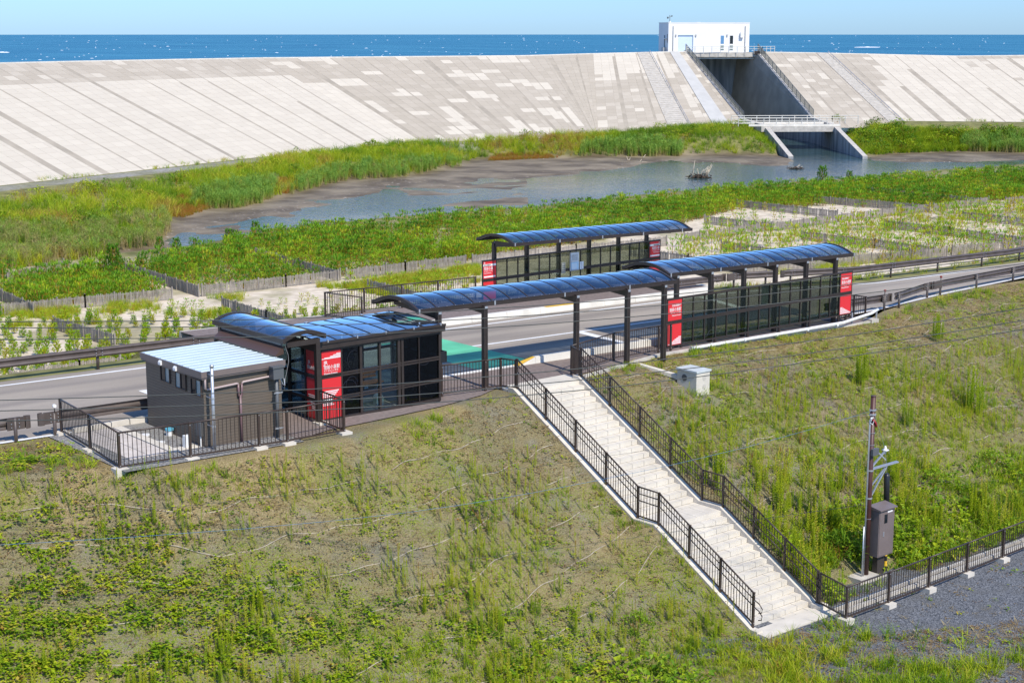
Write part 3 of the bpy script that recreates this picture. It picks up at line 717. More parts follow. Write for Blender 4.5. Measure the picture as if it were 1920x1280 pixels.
for i in range(8): b.box((PX0-.045, PY0+.1, .5+i*.06), (PX0-.041, PY0+.1+.25+.03*i, .53+i*.06), WHITE)
b.build('stripes', s2)
b = MB(); b.box((PX0+.06, PY0+.06, .02), (PX1-.06, PY1-.06, .11), CONC); b.build('floor', pv)
b = MB(); b.box((-1.66, 1.0, 1.35),(-1.38,1.06,1.72), BLACK); b.box((-1.40,1.0,1.35),(-1.36,1.3,1.72), BROWN); b.build('side_panel', pv)
b = MB()
PR = mat('printed line', (.030,.033,.045), .9, spec=0.0)
for (cx, cz, r_, a0, a1) in ((-5.3,1.15,.22,.3,3.4),(-5.4,.95,.3,.2,2.6),(-5.2,1.95,.25,1,4),(-2.4,1.9,.4,3.6,5.6),(-2.6,.5,.3,.4,2.5)):
    b.tube([(cx+r_*math.cos(t), PY0-.012, cz+1.25*r_*math.sin(t)) for t in np.linspace(a0,a1,16)], .008, PR, 4)
b.build('printed_lines', pv)
wb = thing('bench', 'orange timber bench inside the glass waiting room', 'bench', (-4.0, 3.2, .1))
b = MB()
for i in range(4): b.box((-5.6,2.95+i*.12,.50),(-2.6,3.05+i*.12,.54), BENCHW)
for i in range(3): b.box((-5.6,3.42,.62+i*.12),(-2.6,3.46,.70+i*.12), BENCHW)
b.build('seat', wb)
for x in (-5.3,-4.1,-2.9): b = MB(); b.box((x-.03,2.97,.11),(x+.03,3.42,.50), BROWN); b.build('leg', wb)
pb = thing('poster_board', 'pale poster board inside the waiting room behind the door', 'poster', (-4.3, 3.4, 1.4))
b = MB(); b.box((-4.75,3.50,1.25),(-3.95,3.54,2.35), PAPER); b.build('poster', pb); b = MB(); b.box((-3.85,3.50,1.3),(-3.45,3.54,2.3), PAPER); b.build('poster', pb)
hb = thing('heater', 'white rounded heater on the waiting room floor', 'heater', (-3.75, 1.6, .11))
b = MB(); 
for i in range(9):
    t0, t1 = math.pi*i/9, math.pi*(i+1)/9
    b.add([(-3.75-.15*math.cos(t0),1.55,.30+.2*math.sin(t0)),(-3.75-.15*math.cos(t1),1.55,.30+.2*math.sin(t1)),(-3.75-.15*math.cos(t1),1.75,.30+.2*math.sin(t1)),(-3.75-.15*math.cos(t0),1.75,.30+.2*math.sin(t0))], [(0,1,2,3)], WHITE)
b.add([(-3.75-.15*math.cos(math.pi*i/9),1.55,.30+.2*math.sin(math.pi*i/9)) for i in range(10)], [tuple(range(10))], WHITE); b.box((-3.9,1.551,.11),(-3.6,1.75,.30), WHITE); b.build('casing', hb)
for k, x in enumerate((-2.78, -2.35)):
    mp = thing('marker_post', ['orange and white marker post behind the dark glass, left of the pair', 'orange and white marker post behind the dark glass, right of the pair'][k], 'marker post', (x, 1.5, .11), 'marker posts')
    b = MB(); b.tube([(x,1.5,.11),(x,1.5,.85)], .045, ORANGE, 10); b.tube([(x,1.5,.11),(x,1.5,.14)], .10, ORANGE, 10); b.build('tube', mp, True)
    b = MB(); b.tube([(x,1.5,.55),(x,1.5,.62)], .047, WHITE, 10); b.tube([(x,1.5,.70),(x,1.5,.77)], .047, WHITE, 10); b.build('band', mp, True)

# ------------------------------------------------------------------ link canopy between toilet hut and waiting room
lc = thing('canopy', 'short arched blue canopy between the toilet hut and the waiting room', 'canopy', (-7.3, 2.5, .15))
LX0, LX1, LY0, LY1, LZ = -8.02, -6.62, .50, 4.75, 3.03
A = [(LX0 + (LX1-LX0)*i/10, .17*(1-(2*i/10-1)**2)) for i in range(11)]
b = MB(); NP = 5; n = len(A)
for i in range(NP):
    ya = LY0 + (LY1-LY0)*i/NP + .012; yb = LY0 + (LY1-LY0)*(i+1)/NP - .012
    b.add([(x, y, LZ+h) for y in (ya, yb) for x, h in A], [(j, j+1, n+j+1, n+j) for j in range(n-1)], ROOF_G)
b.build('roof_sheet', lc, True)
for i in range(NP+1):
    b = MB(); y = LY0 + (LY1-LY0)*i/NP; w = .045 if i in (0, NP) else .02; hh = .11 if i in (0, NP) else .04
    for (xa, ha), (xb, hb_) in zip(A[:-1], A[1:]): b.bar((xa, y, LZ+ha-.02), (xb, y, LZ+hb_-.02), w*2, hh, BROWN)
    b.build('roof_rib', lc)
for x in (LX0-.04, LX1+.04): b = MB(); b.bar((x, LY0-.05, LZ-.05), (x, LY1+.05, LZ-.05), .09, .15, BROWN); b.build('eave_beam', lc)
for x, y in ((-6.78, .62), (-6.78, 4.5), (-7.95, 4.5)):
    b = MB(); b.box((x-.075, y-.075, .1), (x+.075, y+.075, LZ-.12), BROWN); b.build('post', lc)
b = MB(); b.box((-7.9,.55,LZ-.28),(-6.72,.65,LZ-.12), BROWN); b.box((-7.9,4.43,LZ-.28),(-6.72,4.56,LZ-.12), BROWN); b.build('arm', lc)
CLER = mat('grey brown cladding sheet', (.24,.225,.205), .5, var=.06, scale=2)
b = MB(); b.box((-7.99,.78,2.55),(-7.93,4.55,LZ-.13), CLER); b.build('side_wall', lc)
FLASH = mat('brown flashing', (.085,.050,.038), .4)
b = MB(); b.add([(-8.42,.40,2.60),(-7.995,.62,2.80),(-7.995,4.4,2.80),(-8.42,4.2,2.60),(-8.42,.40,2.56),(-7.995,.62,2.56),(-7.995,4.4,2.56),(-8.42,4.2,2.56)], [(0,1,2,3),(4,7,6,5),(0,4,5,1),(1,5,6,2),(2,6,7,3),(3,7,4,0)], FLASH); b.build('flashing', lc)
b = MB(); b.tube([(-7.95,.60,LZ-.22),(-7.9,.52,LZ-.5),(-7.95,.42,2.35),(-8.25,.15,1.9),(-8.38,.02,1.6)], .011, GREYB, 6); b.build('cable', lc, True)
ib = thing('notice_board', 'pale timetable board in the dark passage beside the waiting room', 'notice board', (-7.1, 2.0, 1.0))
b = MB(); b.box((-7.45,2.70,.75),(-6.80,2.75,1.95), GALV); b.build('board', ib); b = MB(); b.box((-7.41,2.685,.79),(-6.84,2.698,1.35), mat('blue notice', (.35,.55,.72))); b.box((-7.41,2.685,1.39),(-6.84,2.698,1.9), PAPER)
for i in range(8): b.box((-7.36,2.680,1.43+i*.055),(-6.9,2.684,1.445+i*.055), GREYB)
b.build('notice_sheet', ib)
b = MB(); b.box((-8.3,4.3,.12),(-6.7,4.38,2.5), BLACK); tag(b.build('passage_screen'), 'black panel closing the back of the passage beside the toilet hut', 'panel')

# ------------------------------------------------------------------ toilet hut
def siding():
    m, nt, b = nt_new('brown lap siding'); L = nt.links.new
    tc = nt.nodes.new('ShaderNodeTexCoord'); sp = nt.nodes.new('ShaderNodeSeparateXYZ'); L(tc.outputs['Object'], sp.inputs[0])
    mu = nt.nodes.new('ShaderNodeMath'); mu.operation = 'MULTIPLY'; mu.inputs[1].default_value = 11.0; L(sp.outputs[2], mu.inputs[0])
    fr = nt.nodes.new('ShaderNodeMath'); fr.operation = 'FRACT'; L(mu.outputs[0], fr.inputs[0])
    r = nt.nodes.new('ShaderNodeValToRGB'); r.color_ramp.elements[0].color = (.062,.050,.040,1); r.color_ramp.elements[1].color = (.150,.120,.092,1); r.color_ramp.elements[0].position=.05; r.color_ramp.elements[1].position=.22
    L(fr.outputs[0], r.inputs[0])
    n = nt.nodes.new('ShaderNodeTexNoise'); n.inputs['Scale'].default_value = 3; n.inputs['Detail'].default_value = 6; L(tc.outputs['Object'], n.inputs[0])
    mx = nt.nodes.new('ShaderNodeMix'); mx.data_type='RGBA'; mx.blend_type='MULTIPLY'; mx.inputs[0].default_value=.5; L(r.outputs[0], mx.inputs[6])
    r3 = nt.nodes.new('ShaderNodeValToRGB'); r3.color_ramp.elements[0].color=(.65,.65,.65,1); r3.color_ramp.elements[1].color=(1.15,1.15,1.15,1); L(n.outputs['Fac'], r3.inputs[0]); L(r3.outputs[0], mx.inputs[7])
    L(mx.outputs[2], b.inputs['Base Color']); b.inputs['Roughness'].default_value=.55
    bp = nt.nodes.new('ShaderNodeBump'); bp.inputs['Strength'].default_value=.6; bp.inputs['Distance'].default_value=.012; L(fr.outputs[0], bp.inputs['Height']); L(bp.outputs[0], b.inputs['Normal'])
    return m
SID = siding(); ROOFM = mat('pale metal roof', (.60,.69,.70), .35, .2, var=.04, scale=2)
TX0, TX1, TY0, TY1 = -11.08, -8.42, .12, 3.72; TZ = 2.30
tl = thing('toilet_hut', 'brown clad toilet hut with a pale ribbed metal roof', 'toilet hut', (-9.75, 1.9, .2))
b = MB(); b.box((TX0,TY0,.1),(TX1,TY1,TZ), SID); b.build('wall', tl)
b = MB(); b.box((TX0-.02,TY0-.02,.02),(TX1+.02,TY1+.02,.16), CONC); b.build('foundation', tl)
b = MB(); b.box((TX0-.10,TY0-.12,TZ+.001),(TX1+.06,TY1+.10,TZ+.21), CAB); b.box((TX0-.13,TY0-.15,TZ+.06),(TX1+.08,TY0-.121,TZ+.235), CAB); b.box((TX0-.13,TY0-.121,TZ+.06),(TX0-.101,TY1+.12,TZ+.235), CAB); b.build('fascia', tl)
b = MB(); b.box((TX0-.09,TY0-.11,TZ+.211),(TX1+.05,TY1+.09,TZ+.236), ROOFM)
for i in range(11):
    y = TY0 - .02 + i*.35; b.hexa([(TX0-.09,y-.03,TZ+.236),(TX1+.05,y-.03,TZ+.236),(TX1+.05,y+.03,TZ+.236),(TX0-.09,y+.03,TZ+.236)], [(TX0-.09,y-.012,TZ+.252),(TX1+.05,y-.012,TZ+.252),(TX1+.05,y+.012,TZ+.252),(TX0-.09,y+.012,TZ+.252)], ROOFM)
b.build('roof', tl)
WFR = mat('window frame', (.055,.04,.035), .4); FROST = mat('frosted pane', (.30,.36,.36), .25, var=.15, scale=5); PANE = mat('dark pane', (.012,.016,.02), .08)
for (l, t, r_, bt) in ((301,689,319,714),(329,700,349,729),(358,712,378,741)):
    p = atx(l, (t+bt)/2-7, TX0-.02); q = atx(r_, (t+bt)/2+5, TX0-.02); ya, yb = q.y, p.y; zc_ = (p.z+q.z)/2; h = .52
    b = MB(); fr_ = .035
    b.box((TX0-.05,ya,zc_-h/2),(TX0+.01,yb,zc_-h/2+fr_), WFR); b.box((TX0-.05,ya,zc_+h/2-fr_),(TX0+.01,yb,zc_+h/2), WFR)
    for y in (ya, (ya+yb)/2-fr_/2, yb-fr_): b.box((TX0-.047,y,zc_-h/2+fr_+.0005),(TX0+.01,y+fr_,zc_+h/2-fr_-.0005), WFR)
    w = b.build('window', tl)
    b = MB(); sw = l in (301, 358)
    b.box((TX0-.022,ya+fr_,zc_-h/2+fr_),(TX0-.012,(ya+yb)/2-fr_/2,zc_+h/2-fr_), FROST if sw else PANE)
    b.box((TX0-.022,(ya+yb)/2+fr_/2,zc_-h/2+fr_),(TX0-.012,yb-fr_,zc_+h/2-fr_), PANE if sw else FROST); b.build('pane', w)
for (px_, py_) in ((305.5,679),(333.5,690)):
    p = atx(px_, py_, TX0-.05); b = MB(); n = 10
    b.tube([(TX0-.11,p.y,p.z),(TX0+.01,p.y,p.z)], [.07,.085], WHITE, 12)
    b.add([(TX0-.18,p.y-.08,p.z-.06),(TX0-.18,p.y+.08,p.z-.06),(TX0-.18,p.y+.08,p.z+.02),(TX0-.12,p.y+.08,p.z+.09),(TX0,p.y+.08,p.z+.09),(TX0,p.y-.08,p.z+.09),(TX0-.12,p.y-.08,p.z+.09),(TX0-.18,p.y-.08,p.z+.02),(TX0,p.y-.08,p.z-.06),(TX0,p.y+.08,p.z-.06)],
          [(0,7,2,1),(7,6,3,2),(6,5,4,3),(0,8,5,6,7),(1,2,3,4,9)], WHITE)
    b.build('vent_hood', tl)
PLUM = mat('downpipe brown', (.17,.10,.105), .35)
b = MB(); y = TY0-.07
b.tube([(TX0+.02,y-.02,TZ+.1),(TX0+.02,y,2.02),(TX0+.08,y,1.98),(-10.0,y,2.02),(-9.95,y,2.0)], .034, mat('pipe pale brown', (.42,.33,.31), .35), 8)
b.tube([(-9.83,y,2.0),(-9.78,y,2.04),(-8.52,y,2.09),(-8.44,y,2.12),(-8.42,y,TZ+.05)], .034, mat('pipe pale brown', (.42,.33,.31)), 8); b.build('gutter_pipe', tl, True)
b = MB(); b.tube([(-9.95,y,2.0),(-9.95,y,1.65),(-9.89,y,1.6)], .034, PLUM, 8); b.tube([(-9.83,y,2.0),(-9.83,y,1.65),(-9.89,y,1.6)], .034, PLUM, 8); b.tube([(-9.89,y,1.66),(-9.89,y,.18)], .038, PLUM, 8); b.build('downpipe', tl, True)
b = MB(); p = aty(376, 812, TY0); b.box((TX0-.09,.22,.55),(TX0-.001,.48,.95), GREYB); b.tube([(TX0-.05,.3,.55),(TX0-.05,.3,.2)], .022, WHITEP, 7); b.build('meter_box', tl)
# conduit poles in front of the hut
cp = thing('conduit_pole', 'tall galvanised conduit pole at the left front corner of the toilet hut', 'pole', (-11.0,-.28,.2))
b = MB(); b.tube([(-11.0,-.28,.1),(-11.0,-.28,2.72)], .048, GALV, 10); b.tube([(-11.0,-.28,2.70),(-11.0,-.28,2.78)], .062, GALV, 10); b.build('tube', cp, True)
b = MB()
for z in (.9, 1.75, 2.45): b.tube([(-11.0,-.28,z),(-11.0,-.28,z+.05)], .058, GALV, 10); b.bar((-11,-.28,z+.02),(-11,.1,z+.02),.03,.03,GALV)
b.build('clamp', cp)
cp = thing('conduit_pole', 'dark grey conduit pole with a box on top, right of the toilet hut front', 'pole', (-8.72,-.1,.18))
b = MB(); b.tube([(-8.72,-.1,.08),(-8.72,-.1,2.1)], .055, GREYB, 10); b.build('tube', cp, True)
b = MB(); b.box((-8.90,-.24,2.02),(-8.54,.04,2.40), GREYB); b.box((-8.93,-.27,2.36),(-8.51,.07,2.415), GREYB); b.build('box', cp)
b = MB()
for z in (.45, 1.55): b.tube([(-8.72,-.1,z),(-8.72,-.1,z+.05)], .072, GALV, 10); b.bar((-8.85,-.16,z+.03),(-8.55,-.16,z+.03),.02,.03,GALV)
b.tube([(-8.6,-.1,2.02),(-8.5,-.12,1.8),(-8.4,-.05,1.75),(-8.38,.02,1.95)], .012, GALV, 6); b.build('clamp', cp)
# small things on the gravel bed
PADC = mat('paved pad', (.56,.50,.45), .85, var=.1, scale=3)
b = MB()
for i in range(4):
    for j in range(2): b.box((-13.5+j*.62, .15+i*.93, .2), (-13.5+j*.62+.6, .15+i*.93+.91, zp(-13)+.04), PADC)
b.hexa([(-12.24,.15,.2),(-11.95,.15,.2),(-11.95,3.8,.2),(-12.24,3.8,.2)],[(-12.24,.15,.31),(-11.95,.15,.31),(-11.95,3.8,.31),(-12.24,3.8,.31)], CONC_S)
tag(b.build('paving_slabs'), 'pale paving slabs inside the railing left of the toilet hut', 'paving')
p = at(318,815,.25); vb = thing('valve_box', 'white round valve box with a blue lid on the gravel', 'valve box', (p.x,p.y,.24))
b = MB(); b.tube([(p.x,p.y,.2),(p.x,p.y,.40)], .10, WHITEP, 12); b.build('casing', vb); b = MB(); b.tube([(p.x,p.y,.40),(p.x,p.y,.46)], .13, mat('blue lid', (.12,.42,.55), .4), 12); b.build('lid', vb)
p = at(351,838,.25); b = MB(); b.hexa([(p.x-.11,p.y-.09,.2),(p.x+.11,p.y-.09,.2),(p.x+.11,p.y+.09,.2),(p.x-.11,p.y+.09,.2)],[(p.x-.10,p.y-.08,.62),(p.x+.10,p.y-.08,.62),(p.x+.10,p.y+.08,.62),(p.x-.10,p.y+.08,.62)], WHITEP); b.box((p.x-.35,p.y-.2,.2),(p.x+.30,p.y+.15,.265), CONC_S); tag(b.build('standpipe_box', bevel=.012), 'white standpipe box on a concrete slab by the hut corner', 'standpipe')
for k, (px_, py_) in enumerate(((273,816),(301,830))):
    p = at(px_,py_,.25); b = MB(); b.tube([(p.x,p.y,.2),(p.x,p.y,.285)], .14, WHITEP, 14); tag(b.build('manhole_lid'), ['white round lid flush in gravel, nearer the paving slabs','white round lid flush in gravel, between the slabs and the standpipe'][k], 'lid', 'round white lids')
b = MB()
for i in range(5): b.hexa([(-13.4+i*.62,4.02,.1),(-12.81+i*.62,4.02,.1),(-12.81+i*.62,4.28,.1),(-13.4+i*.62,4.28,.1)],[(-13.4+i*.62,4.03,.42),(-12.81+i*.62,4.03,.41),(-12.81+i*.62,4.16,.41),(-13.4+i*.62,4.16,.42)], CONC_S)
tag(b.build('kerb_stones'), 'row of pale kerb stones between the road and the gravel bed', 'kerb')

# ------------------------------------------------------------------ guard rails
def wbeam(name, pts, side, root):          # W-profile, pts at mid height of the beam; side +1: face towards +y
    prof = [(0,.175),(.05,.15),(.075,.10),(.03,.03),(.03,-.03),(.075,-.10),(.05,-.15),(0,-.175)]
    pts = [Vector(p) for p in pts]; vs = []
    for i, p in enumerate(pts):
        d = (pts[min(i+1,len(pts)-1)] - pts[max(i-1,0)]); d.z = 0; d.normalize(); nrm = Vector((-d.y, d.x, 0)) * side
        vs += [tuple(p + nrm*a + Vector((0,0,h))) for a, h in prof] + [tuple(p + nrm*(a-.012) + Vector((0,0,h))) for a, h in reversed(prof)]
    n = 16; fs = []
    for i in range(len(pts)-1):
        for j in range(n): fs.append((i*n+j, i*n+(j+1)%n, (i+1)*n+(j+1)%n, (i+1)*n+j))
    fs += [tuple(range(n)), tuple(range((len(pts)-1)*n, len(pts)*n))[::-1]]
    b = MB(); b.add(vs, fs, GUARD); return b.build(name, root)
def guard(label, pts, posts, side, zc=.55, ends=(), group='guard rails along the road'):
    root = thing('guard_rail', label, 'guard rail', (posts[0][0], posts[0][1], zp(posts[0][0])), group)
    P = [(x, y, zp(x)+zc) for x, y in pts]; wbeam('beam', P, side, root)
    for x, y in posts:
        b = MB(); b.tube([(x,y-side*.08,zp(x)-.3),(x,y-side*.08,zp(x)+.72)], .057, GUARD, 10); b.build('post', root, True)
        b = MB(); b.box((x-.06,y-.05,zp(x)+zc-.12),(x+.06,y+.0,zp(x)+zc+.12), GUARD)
        for dx in (-.12,.12):
            for dz in (-.11,0,.11):
                for yy in (-.10, .085): b.tube([(x+dx,y+yy-.012,zp(x)+zc+dz),(x+dx,y+yy+.012,zp(x)+zc+dz)], .016, GALV, 6)
        b.build('bracket', root)
    for (x, y, k) in ends:
        b = MB(); pts_ = []
        for i in range(7): t = math.pi*i/6; pts_.append((x + k*.18*math.sin(t), y - side*.0 - .08 + .08*math.cos(t)))
        for (xa, ya), (xb, yb) in zip(pts_[:-1], pts_[1:]):
            b.hexa([(xa,ya,zp(x)+zc-.19),(xb,yb,zp(x)+zc-.19),(xb,yb+.01,zp(x)+zc-.19),(xa,ya+.01,zp(x)+zc-.19)],[(xa,ya,zp(x)+zc+.19),(xb,yb,zp(x)+zc+.19),(xb,yb+.01,zp(x)+zc+.19),(xa,ya+.01,zp(x)+zc+.19)], GUARD)
        b.box((x-k*.55 if k>0 else x, y-.09, zp(x)+zc-.185), (x if k>0 else x-k*.55, y-.076, zp(x)+zc+.185), GUARD)
        b.build('end_terminal', root)
    return root
guard('brown guard rail on the far road edge at the left, beside the sand plots', [(x, 13.0) for x in np.linspace(-60, 3.2, 30)], [(-8.31-4*i, 13.0) for i in range(12)] + [(-4.31,13.0),(-.3,13.0),(2.9,13.0)], -1)
guard('short brown guard rail on the near road edge left of the fenced bed', [(x, 4.2) for x in np.linspace(-60, -15.0, 16)], [(-15.2-4*i, 4.2) for i in range(8)], 1, ends=((-14.9,4.2,1),))
guard('brown guard rail behind the toilet hut, from the delineator to the black end', [(x, 4.25) for x in np.linspace(-14.25, -10.4, 6)], [(-13.95, 4.25), (-10.7, 4.25)], 1, ends=((-14.3,4.25,-1),))
yfr = lambda x: float(np.interp(x, [0,27,34,48,70,150], [13.25,13.2,11.2,10.95,13.4,21.6]))
guard('brown guard rail on the far road edge at the right, curving beside picket fences', [(x, yfr(x)) for x in np.concatenate([np.linspace(29.6,48,40), np.linspace(49,110,30)])], [(x, yfr(x)) for x in (30.1,33.2,37.1,41.3,45.5,49.6,53.6,57.6,61.6,65.6)], -1, ends=((29.5, yfr(29.5), -1),))
guard('short brown guard rail behind the near glass screen, across the road', [(x, yfr(x)) for x in np.linspace(21.9, 25.6, 6)], [(22.6,13.25),(25.2,13.25)], -1, ends=((21.8,13.25,-1),(25.8,13.25,1)))
guard('short brown guard rail middle length across the road right of the crossbar', [(x, yfr(x)) for x in np.linspace(26.3, 29.0, 5)], [(26.7,13.2),(28.7,12.8)], -1, ends=((26.2,13.2,-1),))
ynr = lambda x: float(np.interp(x, [20,26.9,28.2,32,33.4,43,70,150], [4.05,4.2,4.25,5.35,5.5,6.45,8.9,16.9]))
guard('brown guard rail from the near glass screen to the first gap at the right', [(x, ynr(x)) for x in np.linspace(22.6, 27.2, 6)], [(24.3, ynr(24.3)),(27.0, ynr(27))], 1, ends=((27.4, ynr(27.4), 1),))
guard('short slanting brown guard rail at the bend on the near road edge', [(x, ynr(x)) for x in np.linspace(28.0, 32.1, 6)], [(28.2, ynr(28.2)),(32.0, ynr(32))], 1, ends=((32.3, ynr(32.3), 1),))
guard('long brown guard rail on the near road edge at the far right', [(x, ynr(x)) for x in np.linspace(33.0, 110, 60)], [(33.3, ynr(33.3))] + [(37.0+4*i, ynr(37+4*i)) for i in range(10)], 1, ends=((32.8, ynr(32.8), -1),))
for k, (x, y, lab) in enumerate(((-13.95,4.2,'white topped delineator on the guard rail left of the fenced bed'),(27.0,ynr(27),'red delineator on the guard rail nearest the glass screen'),(33.3,ynr(33.3),'red delineator on the guard rail past the bend'),(29.8,13.3,'white round delineator on the far guard rail'))):
    d = thing('delineator', lab, 'delineator', (x,y-.08,zp(x)+.7), 'road delineators'); b = MB(); b.tube([(x,y-.08,zp(x)+.70),(x,y-.08,zp(x)+.86)], .018, BROWN, 8); b.build('stem', d)
    b = MB(); b.tube([(x,y-.12,zp(x)+.92),(x,y-.05,zp(x)+.92)], .055, WHITE if k in (0,3) else mat('red reflector', (.25,.03,.02), .3), 12); b.build('reflector', d)

# ------------------------------------------------------------------ concrete box on the bank, drain gutter
def catch_box():
    x0, x1, y0, y1, z1 = 8.82, 9.54, -.98, .02, -.16
    r = thing('catch_basin', 'pale concrete catch basin box standing on the grassy bank', 'catch basin', (9.2,-.5,-1))
    b = MB(); b.box((x0,y0,-1.9),(x1,y1,z1), CONC_S); b.build('body', r, bevel=.015)
    b = MB(); b.box((x0-.04,y0-.04,z1+.002),(x1+.04,y1+.04,z1+.07), mat('cover slab', (.50,.53,.53), .7, var=.08, scale=3)); b.build('lid', r)
    b = MB()
    for z in (-.38, -.72): b.tube([(x0+.42,y0-.008,z),(x0+.42,y0+.01,z)], .10, CONC, 18); 
    b.tube([(x0-.01,y0+.62,-.42),(x0+.01,y0+.62,-.42)], .13, GREYB, 18); b.build('knockout', r)
catch_box()
b = MB(); b.bar((8.4,1.9,zp(9)-.02),(9.0,.10,-.50),.22,.14, CONC_S); tag(b.build('drain_chute'), 'narrow concrete chute leading from the edging to the catch basin', 'chute')
b = MB(); x = 4.6
while x < 30:
    for ya, yb in ((-11.35,-11.22),(-11.02,-10.9)): b.box((x,ya,-5.7),(x+.98,yb,-5.40+random.uniform(-.015,.015)), CONC)
    x += 1.0
b.box((4.6,-11.22,-5.7),(30,-11.02,-5.56), CONC); tag(b.build('drain_gutter'), 'concrete U-shaped gutter inside the yard railing', 'gutter')

# ------------------------------------------------------------------ utility pole and cabinet
ux, uy = 7.72, -9.8
up = thing('utility_pole', 'brown steel utility pole with a grey bracket arm beside the cabinet', 'utility pole', (ux,uy,-5.5))
b = MB(); b.tube([(ux,uy,-5.7),(ux,uy,.70)], [.105,.085], POLEB, 14); b.tube([(ux,uy,.70),(ux,uy,.74)], .088, POLEB, 14); b.build('shaft', up, True)
b = MB()
for z in (.10,.25,-1.78,-2.72): b.tube([(ux,uy,z),(ux,uy,z+.05)], .112, GALV, 12); b.bar((ux-.2,uy-.02,z+.025),(ux-.05,uy-.02,z+.025),.03,.03,GALV)
for z in (-.5,-.9,-3.4): b.tube([(ux,uy,z),(ux,uy,z+.012)], .106, GALV, 12)
b.build('band', up)
ex = Vector((.87, -.35, 0)).normalized()
b = MB(); P0 = Vector((ux,uy,0))
b.bar(P0+ex*.08+Vector((0,0,-1.62)), P0+ex*.50+Vector((0,0,-1.18)), .07,.04, GALV); 
b.bar(P0+ex*.06+Vector((0,0,-1.72)), P0+ex*1.02+Vector((0,0,-1.55)), .16,.03, GALV)
b.bar(P0+ex*.06+Vector((0,0,-2.66)), P0+ex*.62+Vector((0,0,-1.66)), .06,.04, GALV); b.bar(P0+ex*.06+Vector((0,0,-2.3)), P0+ex*.55+Vector((0,0,-1.72)), .05,.03, GALV)
b.bar(P0+ex*.06+Vector((0,0,-.98)), P0+ex*.56+Vector((0,0,-1.45)), .06,.04, GALV); b.build('bracket_arm', up)
b = MB(); b.box((ux-.15,uy-.20,-1.22),(ux+.16,uy-.10,-1.0), GREYB); b.build('junction_box', up)
b = MB(); b.tube([(ux-.20,uy-.06,-5.5),(ux-.20,uy-.06,-.05),(ux-.16,uy-.06,.05),(ux-.08,uy-.04,.02)], .03, GALV, 8); b.tube([(ux-.27,uy-.06,-5.5),(ux-.27,uy-.06,-3.6)], .022, GALV, 8); b.build('conduit', up, True)
b = MB(); b.tube([(ux-.1,uy-.1,-.02),(ux+.02,uy-.12,-.15),(ux+.08,uy-.1,-.28),(ux+.1,uy-.08,-.2)], .035, mat('red clamp', (.35,.02,.03), .4), 8); b.tube([(ux-.24,uy-.1,-.1),(ux-.18,uy-.14,.08),(ux-.05,uy-.13,.0),(ux-.15,uy-.12,-.18),(ux-.25,uy-.1,-.1)], .014, WHITEP, 6); b.build('cable_clamp', up, True)
b = MB(); b.hexa([(ux-.6,uy-.28,-5.8),(ux+.35,uy-.28,-5.8),(ux+.35,uy+.3,-5.8),(ux-.6,uy+.3,-5.8)],[(ux-.6,uy-.28,-5.32),(ux+.35,uy-.28,-5.32),(ux+.35,uy+.3,-5.32),(ux-.6,uy+.3,-5.32)], CONC); b.build('footing', up)
cb = thing('cabinet', 'grey brown electrical cabinet on a post beside the utility pole', 'cabinet', (8.25,-9.95,-5.5))
cx0, cx1, cy0, cy1 = 7.90, 8.72, -10.12, -9.72
b = MB(); b.box((cx0,cy0,-4.72),(cx1,cy1,-3.12), CAB); b.build('body', cb, bevel=.01)
b = MB(); b.add([(cx0-.04,cy0-.08,-3.118),(cx1+.04,cy0-.08,-3.118),(cx1+.04,cy1+.03,-3.118),(cx0-.04,cy1+.03,-3.118),(cx0-.04,cy0-.08,-3.08),(cx1+.04,cy0-.08,-3.08),(cx1+.04,cy1+.03,-3.0),(cx0-.04,cy1+.03,-3.0)],[(0,3,2,1),(4,5,6,7),(0,1,5,4),(1,2,6,5),(2,3,7,6),(3,0,4,7)], CAB); b.build('roof', cb)
b = MB(); b.box((cx0+.03,cy0-.014,-4.68),(cx1-.03,cy0-.001,-3.16), CAB); d_ = b.build('door', cb, bevel=.006)
b = MB(); b.box((cx0+.22,cy0-.03,-4.02),(cx0+.27,cy0-.015,-3.86), GALV); b.build('handle', d_); b = MB(); b.box((cx0+.26,cy0-.022,-3.58),(cx0+.42,cy0-.015,-3.28), PANE); b.build('window', d_)
b = MB(); b.box((cx0+.42,cy0-.022,-3.24),(cx0+.68,cy0-.015,-3.19), WHITE); b.build('name_plate', d_)
b = MB(); b.box((8.10,-9.98,-5.6),(8.48,-9.78,-4.721), mat('cabinet leg', (.05,.04,.035), .5)); b.box((8.05,-10.05,-5.6),(8.55,-9.72,-5.44), CONC); b.build('leg', cb)
gw = thing('guy_guard', 'black guy wire guard with a yellow and black striped foot', 'guy guard', (8.85,-9.75,-5.5))
g0 = Vector((8.92,-9.72,-5.5)); g1 = aty(1663,887,-9.45)
dirg = (g1-g0)
b = MB(); b.tube([g0+dirg*.52, g1-dirg*.03, g1], [.095,.10,.07], BLACK, 14); b.build('sleeve', gw, True)
b = MB()
for i in range(10): b.tube([g0+dirg*(.052*i), g0+dirg*(.052*(i+1))], .05, YELLOW if i % 2 else BLACK, 12)
b.build('striped_foot', gw)
ptop = Vector((ux+.06,uy,.2)); ins = aty(1660,843,-9.6)
b = MB(); b.tube([ptop, ins, g1], .008, GALV, 6); b.build('guy_wire', gw)
b = MB(); b.tube([ins+Vector((0,0,.14)), ins+Vector((0,0,.02)), ins, ins-Vector((0,0,.05)), ins-Vector((0,0,.16))], [.02,.06,.13,.05,.02], WHITEP, 14); b.build('insulator', gw, True)

